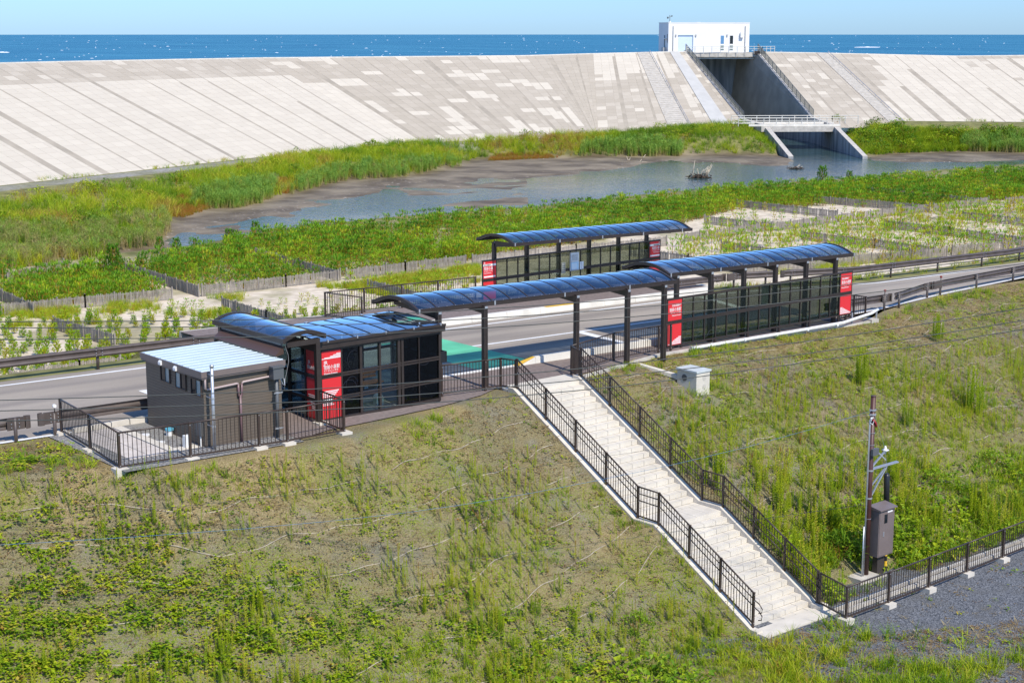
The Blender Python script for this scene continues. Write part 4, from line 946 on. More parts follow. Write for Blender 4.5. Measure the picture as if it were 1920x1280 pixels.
# ------------------------------------------------------------------ overhead wires
WP = [[(-60,603,35),(0,603,35),(430,602,36),(640,594,36.5),(1000,575.6,37),(1300,550,38),(1600,516,39),(1990,470,40)],
      [(-60,615,35),(0,615,35),(430,613,36),(640,610,36.5),(828,601,37),(1000,592,37),(1251,572,38),(1400,556,38.5),(1600,533,39),(1990,486,40)],
      [(-60,637,35),(0,637,35),(433,633,36),(640,629,36.5),(817,620,37),(1000,610,37),(1251,588,38),(1400,576,38.5),(1680,544,39),(1990,505,40)],
      [(-60,752,33),(0,750,33),(287,742,34),(600,730,34.5),(744,719,35),(860,711,35),(1087,692,36),(1280,670,36.5),(1600,630,37),(1990,566,38)],
      [(-60,771,33),(0,770,33),(287,763,34),(633,752,34.5),(744,742,35),(860,734,35),(973,723,35.5),(1280,694,36.5),(1600,653,37),(1990,589,38)],
      [(-60,790,33),(0,789,33),(387,781,34),(641,766,34.5),(744,760,35),(860,751,35),(973,742,35.5),(1140,727,36),(1280,710,36.5),(1600,669,37),(1990,606,38)]]
names = ['topmost overhead wire crossing in front of the sand and the blue canopies','second overhead wire from the top, crossing the blue canopies','third overhead wire from the top, crossing above the toilet hut roof','fourth overhead wire from the top, crossing the toilet hut windows','fifth overhead wire from the top, crossing the waiting room glass','lowest thick overhead wire, crossing the fence by the toilet hut']
for pl_, nm in zip(WP, names):
    pts = [atd(*p) for p in pl_]; b = MB()
    fine = []
    for a, c in zip(pts[:-1], pts[1:]): fine += [a.lerp(c, t) for t in (0,.5)]
    fine.append(pts[-1])
    # light smoothing so the line sags softly
    for _ in range(2): fine = [fine[0]] + [(fine[i-1]+fine[i]*2+fine[i+1])/4 for i in range(1,len(fine)-1)] + [fine[-1]]
    b.tube(fine, .011, WIRE, 6); tag(b.build('overhead_wire', smooth=True), nm, 'wire', 'overhead wires')
ptp = Vector((ux-.1,uy-.05,.27))
for k, (pts2, m_, r_, nm) in enumerate(([[(-60,1024,34),(247,1008,35.5),(640,977,37.5),(869,948,39),(1107,904,41),(1400,843,44)], WIREB, .0045, 'thin blue wire running from the utility pole over the bank'],
      [[(-60,990,34),(300,952,36),(640,920,38),(1000,878,41),(1350,822,44.5)], WIRE, .004, 'hair-thin grey wire above the blue wire'], [[(-60,1138,33),(640,1078,37),(1069,1027,41),(1400,975,44.5)], WIRE, .005, 'hair-thin grey wire lowest over the bank'])):
    end = [ptp, ptp + Vector((0,0,-.1)), Vector((ux-.1,uy,-2.9))][k]
    b = MB(); pp = [atd(*p) for p in pts2] + [end]; fine = []
    for a, c in zip(pp[:-1], pp[1:]): fine += [a.lerp(c, t) for t in (0,.5)]
    fine.append(pp[-1])
    for _ in range(2): fine = [fine[0]] + [(fine[i-1]+fine[i]*2+fine[i+1])/4 for i in range(1,len(fine)-1)] + [fine[-1]]
    b.tube(fine, r_, m_, 6); tag(b.build('overhead_wire', smooth=True), nm, 'wire', 'overhead wires')
exec_part2 = True

# ================================================================== far setting
ZW = -6.5            # lagoon level
ZPL = -4.6           # sand plantation level
def poly_at(pts, z): return [tuple(at(px, py, z))[:2] for px, py in pts]
WATER = poly_at([(300,468),(318,446),(345,430),(440,419),(481,410),(500,404),(520,398),(560,389),(600,377),(640,374),(680,368),(713,360),(722,350),(735,342),(800,339),(838,344),(836,354),(862,349),(906,342),(972,336),(1034,329),(1100,325),(1180,314),(1209,306),(1260,302),(1364,305),(1470,308),(1490,299),(1500,270),(1560,270),(1614,296),(1640,300),(1700,303),(1807,303),(1960,299),(2200,300),(2200,330),(1960,322),(1842,334),(1736,341),(1594,356),(1440,368),(1240,386),(1107,399),(997,415),(833,428),(700,438),(560,456),(450,472),(330,496),(200,510),(-100,528),(-100,505),(180,480)], ZW)
MUD = poly_at([(290,470),(320,432),(340,412),(400,393),(500,378),(560,362),(640,340),(760,334),(850,318),(900,302),(1000,299),(1100,297),(1290,293),(1400,292),(1480,293),(1500,262),(1560,262),(1618,294),(1700,288),(1760,287),(1860,285),(2000,287),(2200,288),(2200,334),(1960,326),(1842,337),(1736,344),(1594,359),(1440,371),(1240,389),(1107,402),(997,418),(833,431),(700,441),(560,459),(450,475),(330,499),(200,513),(-100,532),(-100,500),(180,474)], ZW)
TOE = [(-130,90,16.6),(-100,115,16.5),(-71,144,16.3),(-42,195.5,16.3),(-34.2,209.6,16.3),(-16.6,235,16.2),(12.8,250.4,16.2),(14,256,16.0),(31.5,266,15.6),(40,270,15.0),(51.5,272,14.8),(95.5,283,15.8),(113,289,15.8),(160,308,15.8),(220,335,15.8)]
toew = [CX(*t) for t in TOE]
LX, LD = np.meshgrid(np.concatenate([np.linspace(-135,-60,50), np.linspace(-59,62,190), np.linspace(63,140,60)]), np.concatenate([np.linspace(42,150,176), np.linspace(150.7,275,170), np.linspace(277,330,20)]), indexing='ij')
gx = LX*CA + LD*SA - 33.0; gy = -LX*SA + LD*CA - 40.0
edge = np.where((gx > -4) & (gx < 25), 16.7, interp(gx, [-200,27,34,48,70,150], [13.9,13.9,11.9,11.7,14.2,22.5]))
zroad = zp(gx) - .12
t_ = np.clip((gy - edge) / 9.0, 0, 1)
z = zroad + (ZPL - zroad) * (t_*t_*(3-2*t_))
dm = dpoly(gx, gy, MUD); dw = dpoly(gx, gy, WATER)
# towards the sea wall the ground climbs to the toe berm
def dline(x, y, pts):
    d = np.full(np.shape(x), 1e9); zz = np.zeros(np.shape(x))
    for p, q in zip(pts[:-1], pts[1:]):
        e = q - p; t = np.clip(((x-p.x)*e.x + (y-p.y)*e.y)/(e.x**2+e.y**2), 0, 1)
        dd = np.hypot(x-p.x-t*e.x, y-p.y-t*e.y); m = dd < d; d = np.where(m, dd, d); zz = np.where(m, p.z + t*e.z, zz)
    return d, zz
dt, ztoe = dline(gx, gy, toew)
# which side of the lagoon
far = pix(gx, gy, np.full(gx.shape, -6.0))[1] < interp(pix(gx, gy, np.full(gx.shape, -6.0))[0], [-400,200,330,560,830,1240,1594,1920,2400], [505,492,462,428,405,372,343,318,312])
zfar = ztoe - .15 - np.clip(dt - 7, 0, 40) * .07
zfar = zfar + (fbm(gx*.11+3, gy*.11) - .5) * 1.1 * sstep(7, 12, dt)
z = np.where(gy < edge - 3.2, -12.0, z)
base = np.where(far, zfar, z)
isl = (fbm(gx*.13+2, gy*.13) - .5) * .55 * np.exp(-np.abs(dw)/9.0) * sstep(-40, 10, 60 - (LX + 0))
zm = ZW + .09 + (fbm(gx*.16, gy*.16) - .5) * .12 + np.clip(dw, 0, 40) * .006 + isl
zm = np.where(dw < 0, np.minimum(zm - .06, np.where(LX < 2, ZW + .62*(fbm(gx*.085+9, gy*.14+3) - .50) - .006*np.clip(-dw, 0, 12), ZW + .30*(fbm(gx*.2+9, gy*.2) - .42) - .05*np.clip(-dw, 0, 9) + isl)), zm)
rise = np.where(far, .35, .9)
zz = np.where(dm < 0, zm, np.minimum(base, np.maximum(zm, ZW + .06) + dm*rise))
zz = np.where(zz < ZW - .5, ZW - .5, zz)
# the cut of the sluice channel
CHL = [(33.5,302),(40,270),(41.5,256),(42.3,236)]; CHR = [(46.5,303),(51.5,272),(52,256),(52.7,236)]
chpoly = [(x-.6, d) for x, d in CHL] + [(42.0,228),(53.0,228)] + [(x+.6, d) for x, d in CHR[::-1]]
inch = inpoly(LX, LD, chpoly); zz = np.where(inch, ZW - .6, zz)
# stay under the sea wall
zz = np.where(dpoly(gx, gy, [tuple(p)[:2] for p in toew] + [tuple(CX(260,420,0))[:2], tuple(CX(-250,420,0))[:2]]) < -1.2, np.minimum(zz, -14.0), zz)
def low_mat():
    m, nt, b = nt_new('lowland ground'); L = nt.links.new; tc = nt.nodes.new('ShaderNodeTexCoord')
    def noise(s, d=6):
        n = nt.nodes.new('ShaderNodeTexNoise'); n.inputs['Scale'].default_value = s; n.inputs['Detail'].default_value = d; L(tc.outputs['Object'], n.inputs[0]); return n.outputs['Fac']
    def ramp(f, a, ca, c, cb):
        r = nt.nodes.new('ShaderNodeValToRGB'); r.color_ramp.elements[0].position = a; r.color_ramp.elements[1].position = c; r.color_ramp.elements[0].color = (*ca,1); r.color_ramp.elements[1].color = (*cb,1); L(f, r.inputs[0]); return r.outputs[0]
    def attr(n): a = nt.nodes.new('ShaderNodeAttribute'); a.attribute_name = n; return a.outputs['Fac']
    def mix(f, A, B): x = nt.nodes.new('ShaderNodeMix'); x.data_type='RGBA'; L(f, x.inputs[0]); L(A, x.inputs[6]); L(B, x.inputs[7]); return x.outputs[2]
    soil = ramp(noise(.8), .35, (.12,.12,.035), .7, (.27,.25,.09))
    sand = ramp(noise(1.6, 8), .32, (.50,.42,.31), .65, (.70,.60,.47))
    mud = ramp(noise(.25, 8), .38, (.115,.085,.050), .68, (.27,.215,.14))
    pale = ramp(noise(1.9, 5), .62, (0,0,0), .72, (.8,.8,.8))
    shell = nt.nodes.new('ShaderNodeRGB'); shell.outputs[0].default_value = (.55,.48,.40,1)
    pm = nt.nodes.new('ShaderNodeMath'); pm.operation='MULTIPLY'; L(pale, pm.inputs[0]); L(attr('shore'), pm.inputs[1])
    mud = mix(pm.outputs[0], mud, shell.outputs[0])
    grav = ramp(noise(3, 6), .35, (.22,.21,.20), .65, (.40,.38,.35))
    c = mix(attr('sand'), soil, sand); c = mix(attr('mud'), c, mud); c = mix(attr('track'), c, grav)
    L(c, b.inputs['Base Color']); b.inputs['Specular IOR Level'].default_value = .25
    ro = nt.nodes.new('ShaderNodeMapRange'); ro.inputs[3].default_value = .95; ro.inputs[4].default_value = .6; L(attr('mud'), ro.inputs[0]); L(ro.outputs[0], b.inputs['Roughness'])
    bp = nt.nodes.new('ShaderNodeBump'); bp.inputs['Strength'].default_value = .5; bp.inputs['Distance'].default_value = .08; L(noise(2.5, 7), bp.inputs['Height']); L(bp.outputs[0], b.inputs['Normal'])
    return m
me = grid_mesh('lowland', np.stack([gx, gy, zz], -1), low_mat())
lf = gx.ravel(), gy.ravel()
fattr(me, 'mud', (1 - sstep(-.2, 2.5, dm + (fbm(gx*.4, gy*.4)-.5)*3)).ravel())
fattr(me, 'shore', (1 - sstep(0, 7, np.abs(dw))).ravel())
fattr(me, 'sand', ((~far) * sstep(18, 26, gy) * sstep(3, 12, dm) * np.clip(.45+1.3*sstep(.32,.5,fbm(gx*.16+50, gy*.16)),0,1)).ravel())
trk = sstep(.8, 1.6, dt) * (1 - sstep(4.5, 6.0, dt)) * (pix(gx, gy, zz)[0] < 900)
fattr(me, 'track', (trk * np.clip(.5 + 1.2*(fbm(gx*.3, gy*.3)-.35), .2, 1)).ravel())
struct(link('lowland', me))
from math import floor
def make_sampler():
    X0, D0 = LX[:,0], LD[0]
    def f(x, y):
        u = x + 33.0; w = -(y + 40.0); X = u*CA + w*SA; D = u*SA - w*CA
        fi = np.interp(X, X0, np.arange(len(X0))); fj = np.interp(D, D0, np.arange(len(D0)))
        i = np.clip(fi.astype(int), 0, len(X0)-2); j = np.clip(fj.astype(int), 0, len(D0)-2); a = fi-i; c = fj-j
        return (zz[i,j]*(1-a)+zz[i+1,j]*a)*(1-c) + (zz[i,j+1]*(1-a)+zz[i+1,j+1]*a)*c
    return f
lowz = make_sampler()
# lagoon water
m, nt, b_ = nt_new('lagoon water'); L = nt.links.new
b_.inputs['Base Color'].default_value = (.045,.085,.085,1); b_.inputs['Roughness'].default_value = .06; b_.inputs['IOR'].default_value = 1.33
tc = nt.nodes.new('ShaderNodeTexCoord'); n = nt.nodes.new('ShaderNodeTexNoise'); n.inputs['Scale'].default_value = 1.6; n.inputs['Detail'].default_value = 4; L(tc.outputs['Object'], n.inputs[0])
n2 = nt.nodes.new('ShaderNodeTexNoise'); n2.inputs['Scale'].default_value = .045; n2.inputs['Detail'].default_value = 4; L(tc.outputs['Object'], n2.inputs[0])
r = nt.nodes.new('ShaderNodeValToRGB'); r.color_ramp.elements[0].position=.35; r.color_ramp.elements[1].position=.65; r.color_ramp.elements[0].color=(.22,.22,.22,1); r.color_ramp.elements[1].color=(.9,.9,.9,1); L(n2.outputs['Fac'], r.inputs[0])
bp = nt.nodes.new('ShaderNodeBump'); bp.inputs['Distance'].default_value = .11; L(r.outputs[0], bp.inputs['Strength']); L(n.outputs['Fac'], bp.inputs['Height']); L(bp.outputs[0], b_.inputs['Normal'])
b = MB(); P = [CX(-140,80,0), CX(140,80,0), CX(160,345,0), CX(-140,345,0)]
b.add([(p.x,p.y,ZW) for p in P], [(0,1,2,3)], m); struct(b.build('lagoon'))

# ------------------------------------------------------------------ sea
m, nt, b_ = nt_new('open sea'); L = nt.links.new
tc = nt.nodes.new('ShaderNodeTexCoord')
def seanoise(sx, sy, d, rotz=0.0):
    mp = nt.nodes.new('ShaderNodeMapping'); mp.inputs['Scale'].default_value = (sx, sy, 1); mp.inputs['Rotation'].default_value = (0,0,rotz); L(tc.outputs['Object'], mp.inputs[0])
    n = nt.nodes.new('ShaderNodeTexNoise'); n.inputs['Scale'].default_value = 1; n.inputs['Detail'].default_value = d; L(mp.outputs[0], n.inputs[0]); return n.outputs['Fac']
RZ = math.atan2(SA, CA)
r = nt.nodes.new('ShaderNodeValToRGB'); r.color_ramp.elements[0].position=.3; r.color_ramp.elements[1].position=.7; r.color_ramp.elements[0].color=(.018,.135,.245,1); r.color_ramp.elements[1].color=(.045,.215,.33,1)
L(seanoise(.02, .004, 6, RZ), r.inputs[0])
L(r.outputs[0], b_.inputs['Base Color'])
b_.inputs['Roughness'].default_value=.45; b_.inputs['IOR'].default_value=1.33; b_.inputs['Specular IOR Level'].default_value=.22
bp = nt.nodes.new('ShaderNodeBump'); bp.inputs['Strength'].default_value=1.0; bp.inputs['Distance'].default_value=6.0; L(seanoise(.08,.03,5,RZ), bp.inputs['Height']); L(bp.outputs[0], b_.inputs['Normal'])
b = MB(); N = 40; a0, a1 = -.9, .9
vs = []
for i in range(N+1):
    t = a0 + (a1-a0)*i/N
    for rr in (345, 1500, 4000, 9300):
        p = CX(rr*math.sin(t), rr*math.cos(t), 0); vs.append((p.x, p.y, 12.3-19.0))
fs = [(i*4+k, i*4+k+1, (i+1)*4+k+1, (i+1)*4+k) for i in range(N) for k in range(3)]
b.add(vs, fs, m); struct(b.build('sea'))
SURF = mat('breaking surf', (.85,.88,.90), .8)
b = MB(); rx_ = Vector((CA,-SA,0)); fw_ = Vector((SA,CA,0))
for k in range(300):
    py_ = 67.5 + 51*rng.random()**1.15; c = at(U(-60,1980), py_, -6.7); sc_ = (c-CAMV).length/F
    if sc_ > 3.0: continue
    wv = (U(2,7) if rng.random() < .85 else U(7,16))*sc_*.5*(.35+.65*(py_-60)/58); hv = U(.5,1.3)*sc_*.75*(.5+.5*(py_-60)/58); m0 = U(-.3,.3)
    b.add([c-rx_*wv+fw_*wv*.3-Vector((0,0,.3)), c-rx_*wv*.3*(1+m0)-Vector((0,0,.3))-fw_*hv, c+rx_*wv-Vector((0,0,.3)), c+rx_*wv*.4+Vector((0,0,hv*.6)), c+rx_*wv*m0+Vector((0,0,hv)), c-rx_*wv*.5+Vector((0,0,hv*.5))], [(0,1,5),(1,4,5),(1,3,4),(1,2,3),(0,5,4,3,2)], SURF)
o_ = b.build('whitecaps'); o_['kind'] = 'stuff'
SURF = mat('breaking surf', (.85,.88,.90), .8)
for k, (px, py, w, dp) in enumerate(((1626,89,46,26),(6,98.5,22,18))):
    c = at(px, py, -6.4); b = MB(); pts = []
    rx = Vector((CA, -SA, 0)); fw = Vector((SA, CA, 0)); sc = (c - CAMV).length / F
    for j in range(9):
        t = -1 + j/4; ww = (1 - t*t); pts.append((c + rx*(t*w*.5*sc) - fw*dp*.3*ww + Vector((0,0,-.25)), c + rx*(t*w*.5*sc) + Vector((0,0,.1+.8*ww*random.uniform(.2,1)))))
    vs = []
    for p, q in pts: vs += [p, q]
    b.add(vs, [(2*j,2*j+2,2*j+3,2*j+1) for j in range(8)], SURF)
    vs2 = []
    for p, q in pts: vs2 += [q, q + fw*dp*.5 + Vector((0,0,-1.2))]
    b.add(vs2, [(2*j,2*j+2,2*j+3,2*j+1) for j in range(8)], SURF)
    struct(b.build('sea_surf'))

# ------------------------------------------------------------------ sea wall
CREST = {'A0':(-135,110,4.33),'A':(-100,163,4.33),'B':(-70.4,215,4.33),'C':(-62.5,229,4.33),'D':(-40.6,259,4.33),'E':(2.4,283,4.34),'F':(14.9,292,4.12),'G':(28.6,300,3.92),'L':(33.5,302,3.88),
         'R':(46.5,303,3.95),'S':(58,306,4.15),'T':(88,315,4.9),'U':(105,321,4.85),'V':(152,340,4.9),'Wv':(215,368,4.9)}
TOES = {'A0':(-104,93,16.4),'A':(-71,144,16.3),'B':(-42,195.5,16.3),'C':(-34.2,209.6,16.3),'D':(-16.6,235,16.2),'E':(12.8,250.4,16.2),'F':(14,256,16.0),'G':(31.5,266,15.6),'L':(40,270,15.0),
        'R':(51.5,272,14.8),'S':(64.5,275,15.0),'T':(95.5,283,15.8),'U':(113,289,15.8),'V':(160,308,15.8),'Wv':(223,336,15.8)}
WALLB = mat('sea wall tan concrete', (.36,.312,.245), .9, var=.12, scale=.4, bump=.2, bscale=4, detail=8)
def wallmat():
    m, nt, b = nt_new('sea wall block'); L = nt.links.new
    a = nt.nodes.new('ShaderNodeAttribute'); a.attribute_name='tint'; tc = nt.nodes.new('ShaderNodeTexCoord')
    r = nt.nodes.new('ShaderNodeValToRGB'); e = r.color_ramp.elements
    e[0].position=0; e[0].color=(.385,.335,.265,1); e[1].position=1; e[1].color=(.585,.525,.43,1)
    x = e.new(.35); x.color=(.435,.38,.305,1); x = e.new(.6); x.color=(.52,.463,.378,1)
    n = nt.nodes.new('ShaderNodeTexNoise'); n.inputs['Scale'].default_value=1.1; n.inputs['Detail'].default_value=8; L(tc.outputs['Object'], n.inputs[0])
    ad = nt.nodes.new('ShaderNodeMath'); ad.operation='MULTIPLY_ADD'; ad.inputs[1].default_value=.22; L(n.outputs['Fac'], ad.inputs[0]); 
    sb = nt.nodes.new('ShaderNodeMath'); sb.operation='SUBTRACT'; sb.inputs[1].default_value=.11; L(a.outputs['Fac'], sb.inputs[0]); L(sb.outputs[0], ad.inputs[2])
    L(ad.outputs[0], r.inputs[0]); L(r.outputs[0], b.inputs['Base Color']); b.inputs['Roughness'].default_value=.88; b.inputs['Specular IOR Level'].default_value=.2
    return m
WBLK = wallmat()
def seawall(name, label, keys, tones):
    cp = [CX(*CREST[k]) for k in keys]; tp = [CX(*TOES[k]) for k in keys]
    tp = [t + (t - c) * .12 for c, t in zip(cp, tp)]
    root = thing(name, label, 'sea wall', cp[len(cp)//2])
    b = MB(); n = len(keys)
    bk = []
    for i in range(n):
        d = (cp[min(i+1,n-1)] - cp[max(i-1,0)]); d.z = 0; d.normalize(); back = Vector((-d.y, d.x, 0)); bk.append((cp[i] + back*6.5, cp[i] + back*40 + Vector((0,0,-13))))
    vs = []
    for i in range(n): vs += [cp[i], bk[i][0], bk[i][1]]
    b.add(vs, [(i*3+k, (i+1)*3+k, (i+1)*3+k+1, i*3+k+1) for i in range(n-1) for k in range(2)], WALLB)
    for i in range(n-1):
        NU, NV = 8, 12; vs = [cp[i].lerp(cp[i+1], u/NU).lerp(tp[i].lerp(tp[i+1], u/NU), v/NV) for u in range(NU+1) for v in range(NV+1)]
        b.add(vs, [(u*(NV+1)+v, u*(NV+1)+v+1, (u+1)*(NV+1)+v+1, (u+1)*(NV+1)+v) for u in range(NU) for v in range(NV)], WALLB)
    b.add([tp[0], cp[0], bk[0][0], bk[0][1]], [(0,1,2,3)], WALLB); b.add([tp[-1], cp[-1], bk[-1][0], bk[-1][1]], [(3,2,1,0)], WALLB)
    b.build('core', root)
    V = []; Q = []; T = []
    for i in range(n-1):
        wlen = (cp[i+1]-cp[i]).length; nc = max(1, int(round(max(wlen, (tp[i+1]-tp[i]).length)/2.0)))
        slen = (tp[i]-cp[i]).length; nr = int(slen/1.55)
        nv = None
        for c in range(nc):
            u0, u1 = c/nc, (c+1)/nc
            gap = ((c % 3) == 2); gw_ = random.choice((.16,.25,.42,.60)); gs_ = random.choice((0,0,.2,.45))
            for rr in range(nr):
                v0, v1 = rr/nr, (rr+1)/nr
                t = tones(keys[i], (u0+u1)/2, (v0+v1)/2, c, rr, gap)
                if t is None: continue
                du = .035/nc if False else .03; uu1 = u1 - ((gw_ if v0 > gs_ else .08)/nc if gap else 0)
                pts = []
                for (u, v) in ((u0+.008/nc, v0+.009/nr), (uu1-.008/nc, v0+.009/nr), (uu1-.008/nc, v1-.009/nr), (u0+.008/nc, v1-.009/nr)):
                    a = cp[i].lerp(cp[i+1], u); d = tp[i].lerp(tp[i+1], u); p = a.lerp(d, v); pts.append(p)
                nn = (pts[1]-pts[0]).cross(pts[3]-pts[0]).normalized()
                if nn.z < 0: nn = -nn
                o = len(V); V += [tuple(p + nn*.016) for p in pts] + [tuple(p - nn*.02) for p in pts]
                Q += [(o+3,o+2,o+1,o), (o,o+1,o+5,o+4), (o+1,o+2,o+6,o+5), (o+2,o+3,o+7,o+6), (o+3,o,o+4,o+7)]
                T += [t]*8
    me = bpy.data.meshes.new('facing_blocks'); quad_mesh(me, V, Q); me.materials.append(WBLK); fattr(me, 'tint', T)
    link('facing_blocks', me, root)
    b = MB()
    for i in range(n-1):
        d = (cp[i+1]-cp[i]).normalized(); bb = Vector((-d.y, d.x, 0)).normalized()
        a, c = cp[i] + bb*.1, cp[i+1] + bb*.1
        b.hexa([a, c, c+bb*.5, a+bb*.5], [a+Vector((0,0,.16)), c+Vector((0,0,.16)), c+bb*.5+Vector((0,0,.16)), a+bb*.5+Vector((0,0,.16))], CONC_K)
    b.build('crest_kerb', root)
    return root, cp, tp
_cl = {}
def cluster(i, c, rr, p):
    key = (i, c//random.choice((2,3,4)), rr//1)
    return random.random() < p
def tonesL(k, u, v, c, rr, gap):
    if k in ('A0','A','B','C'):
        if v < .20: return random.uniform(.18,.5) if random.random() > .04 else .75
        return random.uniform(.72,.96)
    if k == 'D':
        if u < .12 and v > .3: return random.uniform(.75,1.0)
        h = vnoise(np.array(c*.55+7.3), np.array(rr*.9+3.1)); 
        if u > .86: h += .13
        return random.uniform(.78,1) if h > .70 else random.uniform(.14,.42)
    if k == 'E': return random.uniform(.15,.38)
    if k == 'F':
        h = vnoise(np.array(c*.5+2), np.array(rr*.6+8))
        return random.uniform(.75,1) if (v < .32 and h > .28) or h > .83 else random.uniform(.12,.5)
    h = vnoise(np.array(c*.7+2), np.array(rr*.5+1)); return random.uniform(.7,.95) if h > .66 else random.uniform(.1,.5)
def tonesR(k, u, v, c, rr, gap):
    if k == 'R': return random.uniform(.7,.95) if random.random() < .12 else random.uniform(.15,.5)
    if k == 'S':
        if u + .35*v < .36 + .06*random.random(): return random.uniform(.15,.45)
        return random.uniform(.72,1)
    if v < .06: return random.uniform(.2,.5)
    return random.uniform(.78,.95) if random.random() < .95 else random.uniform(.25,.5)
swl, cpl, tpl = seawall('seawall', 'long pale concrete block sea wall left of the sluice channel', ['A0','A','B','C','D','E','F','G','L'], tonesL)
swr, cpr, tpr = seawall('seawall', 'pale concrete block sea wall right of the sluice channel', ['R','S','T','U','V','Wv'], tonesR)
def wallstair(c0, c1, t0, t1, root, name='stair', n=46, m=None, lift=.12, rail=True):
    b = MB(); m = m or mat('stair strip concrete', (.46,.42,.36), .85, var=.12, scale=1.5)
    for i in range(n):
        v0, v1 = i/n, (i+.8)/n
        P_ = [c0.lerp(t0, v0), c1.lerp(t1, v0), c1.lerp(t1, v1), c0.lerp(t0, v1)]; up_ = Vector((0,0,lift)); dn = Vector((0,0,-.02))
        zt = P_[0].z; top = [p + up_ for p in P_]; 
        b.hexa([P_[3]+dn, P_[2]+dn, P_[1]+dn, P_[0]+dn], [top[3], top[2], top[1], top[0]], m)
    o = b.build(name, root)
    if rail:
        b = MB(); b.tube([c1+Vector((0,0,.5)), t1+Vector((0,0,.5))], .05, GALV, 6)
        for i in range(14): p = c1.lerp(t1, i/13); b.bar(p, p+Vector((0,0,.5)), .05, .05, GALV)
        b.build('stair_rail', root)
def lp(a, b_, t): return a.lerp(b_, t)
wallstair(lp(cpl[6],cpl[7],.62), lp(cpl[6],cpl[7],.80), lp(tpl[6],tpl[7],.70), lp(tpl[6],tpl[7],.92), swl)
wallstair(lp(cpr[1],cpr[2],.02), lp(cpr[1],cpr[2],.10), lp(tpr[1],tpr[2],.02), lp(tpr[1],tpr[2],.10), swr)
wallstair(lp(cpl[1],cpl[2],.42), lp(cpl[1],cpl[2],.47), lp(tpl[1],tpl[2],.42), lp(tpl[1],tpl[2],.48), swl, rail=False)
b = MB(); c0, c1, t0, t1 = lp(cpl[7],cpl[8],.25), lp(cpl[7],cpl[8],.62), lp(tpl[7],tpl[8],.30), lp(tpl[7],tpl[8],.62); u_ = Vector((0,0,.13))
b.hexa([t0, t1, c1, c0], [t0+u_, t1+u_, c1+u_, c0+u_], mat('white ramp concrete', (.50,.485,.45), .7, var=.05, scale=.6)); b.build('ramp', swl)

# ------------------------------------------------------------------ sluice channel, bridge, gatehouse
def concw():
    m, nt, b = nt_new('stained channel concrete'); L = nt.links.new; tc = nt.nodes.new('ShaderNodeTexCoord')
    mp = nt.nodes.new('ShaderNodeMapping'); mp.inputs['Scale'].default_value=(1.2,1.2,.12); L(tc.outputs['Object'], mp.inputs[0])
    n = nt.nodes.new('ShaderNodeTexNoise'); n.inputs['Scale'].default_value=1; n.inputs['Detail'].default_value=8; L(mp.outputs[0], n.inputs[0])
    r = nt.nodes.new('ShaderNodeValToRGB'); r.color_ramp.elements[0].position=.35; r.color_ramp.elements[1].position=.65; r.color_ramp.elements[0].color=(.20,.20,.20,1); r.color_ramp.elements[1].color=(.44,.43,.41,1); L(n.outputs['Fac'], r.inputs[0]); L(r.outputs[0], b.inputs['Base Color']); b.inputs['Roughness'].default_value=.9; b.inputs['Specular IOR Level'].default_value=.2
    return m
CHW = concw()
sl_ = thing('sluice_channel', 'concrete sluice channel cut through the sea wall below the white gatehouse', 'sluice', CX(46,280,12))
HF = 19.2
Lt = [(33.5,303.2,3.88),(40,270,15.0),(41.5,256,15.2),(42.3,236,18.7)]; Rt = [(46.5,304,3.95),(51.5,272,14.8),(52,256,15.2),(52.7,236,18.7)]
for S_, sgn in ((Lt,-1),(Rt,1)):
    b = MB()
    for (x0,d0,h0),(x1,d1,h1) in zip(S_[:-1], S_[1:]):
        th_ = .75*sgn; up_ = -.22
        A_ = [CX(x0,d0,HF),CX(x1,d1,HF),CX(x1+th_,d1,HF),CX(x0+th_,d0,HF)]; B_ = [CX(x0,d0,h0+up_),CX(x1,d1,h1+up_),CX(x1+th_,d1,h1+up_),CX(x0+th_,d0,h0+up_)]
        b.hexa(A_, B_, CHW)
        C_ = [p + Vector((0,0,.004)) for p in B_]; b.hexa(C_, [p + Vector((0,0,.09)) for p in C_], CONC)
    b.build('side_wall', sl_)
b = MB(); b.hexa([CX(28,312,HF),CX(50,312,HF),CX(50,313,HF),CX(28,313,HF)], [CX(28,312,4.4),CX(50,312,4.4),CX(50,313,4.4),CX(28,313,4.4)], CHW); b.hexa([CX(30.5,304.1,4.9),CX(48,304.9,4.9),CX(48,313,4.9),CX(28,313,4.9)], [CX(30.5,304.1,4.08),CX(48,304.9,4.08),CX(48,313,4.08),CX(28,313,4.08)], CHW)
for (x0,d0,x1,d1,t) in ((33.5,303.3,31.6,312,-.7),(46.5,304.1,44.8,312,.7)): b.hexa([CX(x0,d0,HF),CX(x1,d1,HF),CX(x1+t,d1,HF),CX(x0+t,d0,HF)],[CX(x0,d0,4.92),CX(x1,d1,4.92),CX(x1+t,d1,4.92),CX(x0+t,d0,4.92)], CHW)
b.build('gate_wall', sl_)
b = MB(); b.hexa([CX(31.5,301.5,4.75),CX(47.3,302.6,4.75),CX(47.3,304,4.75),CX(31.5,303.2,4.75)], [CX(31.5,301.5,3.95),CX(47.3,302.6,3.95),CX(47.3,304,3.95),CX(31.5,303.2,3.95)], CONC)
b.hexa([CX(33.5,302.2,5.15),CX(46.6,303.2,5.15),CX(46.6,303.6,5.15),CX(33.5,302.6,5.15)], [CX(33.5,302.2,4.95),CX(46.6,303.2,4.95),CX(46.6,303.6,4.95),CX(33.5,302.6,4.95)], CONC_K); b.build('head_beam', sl_)
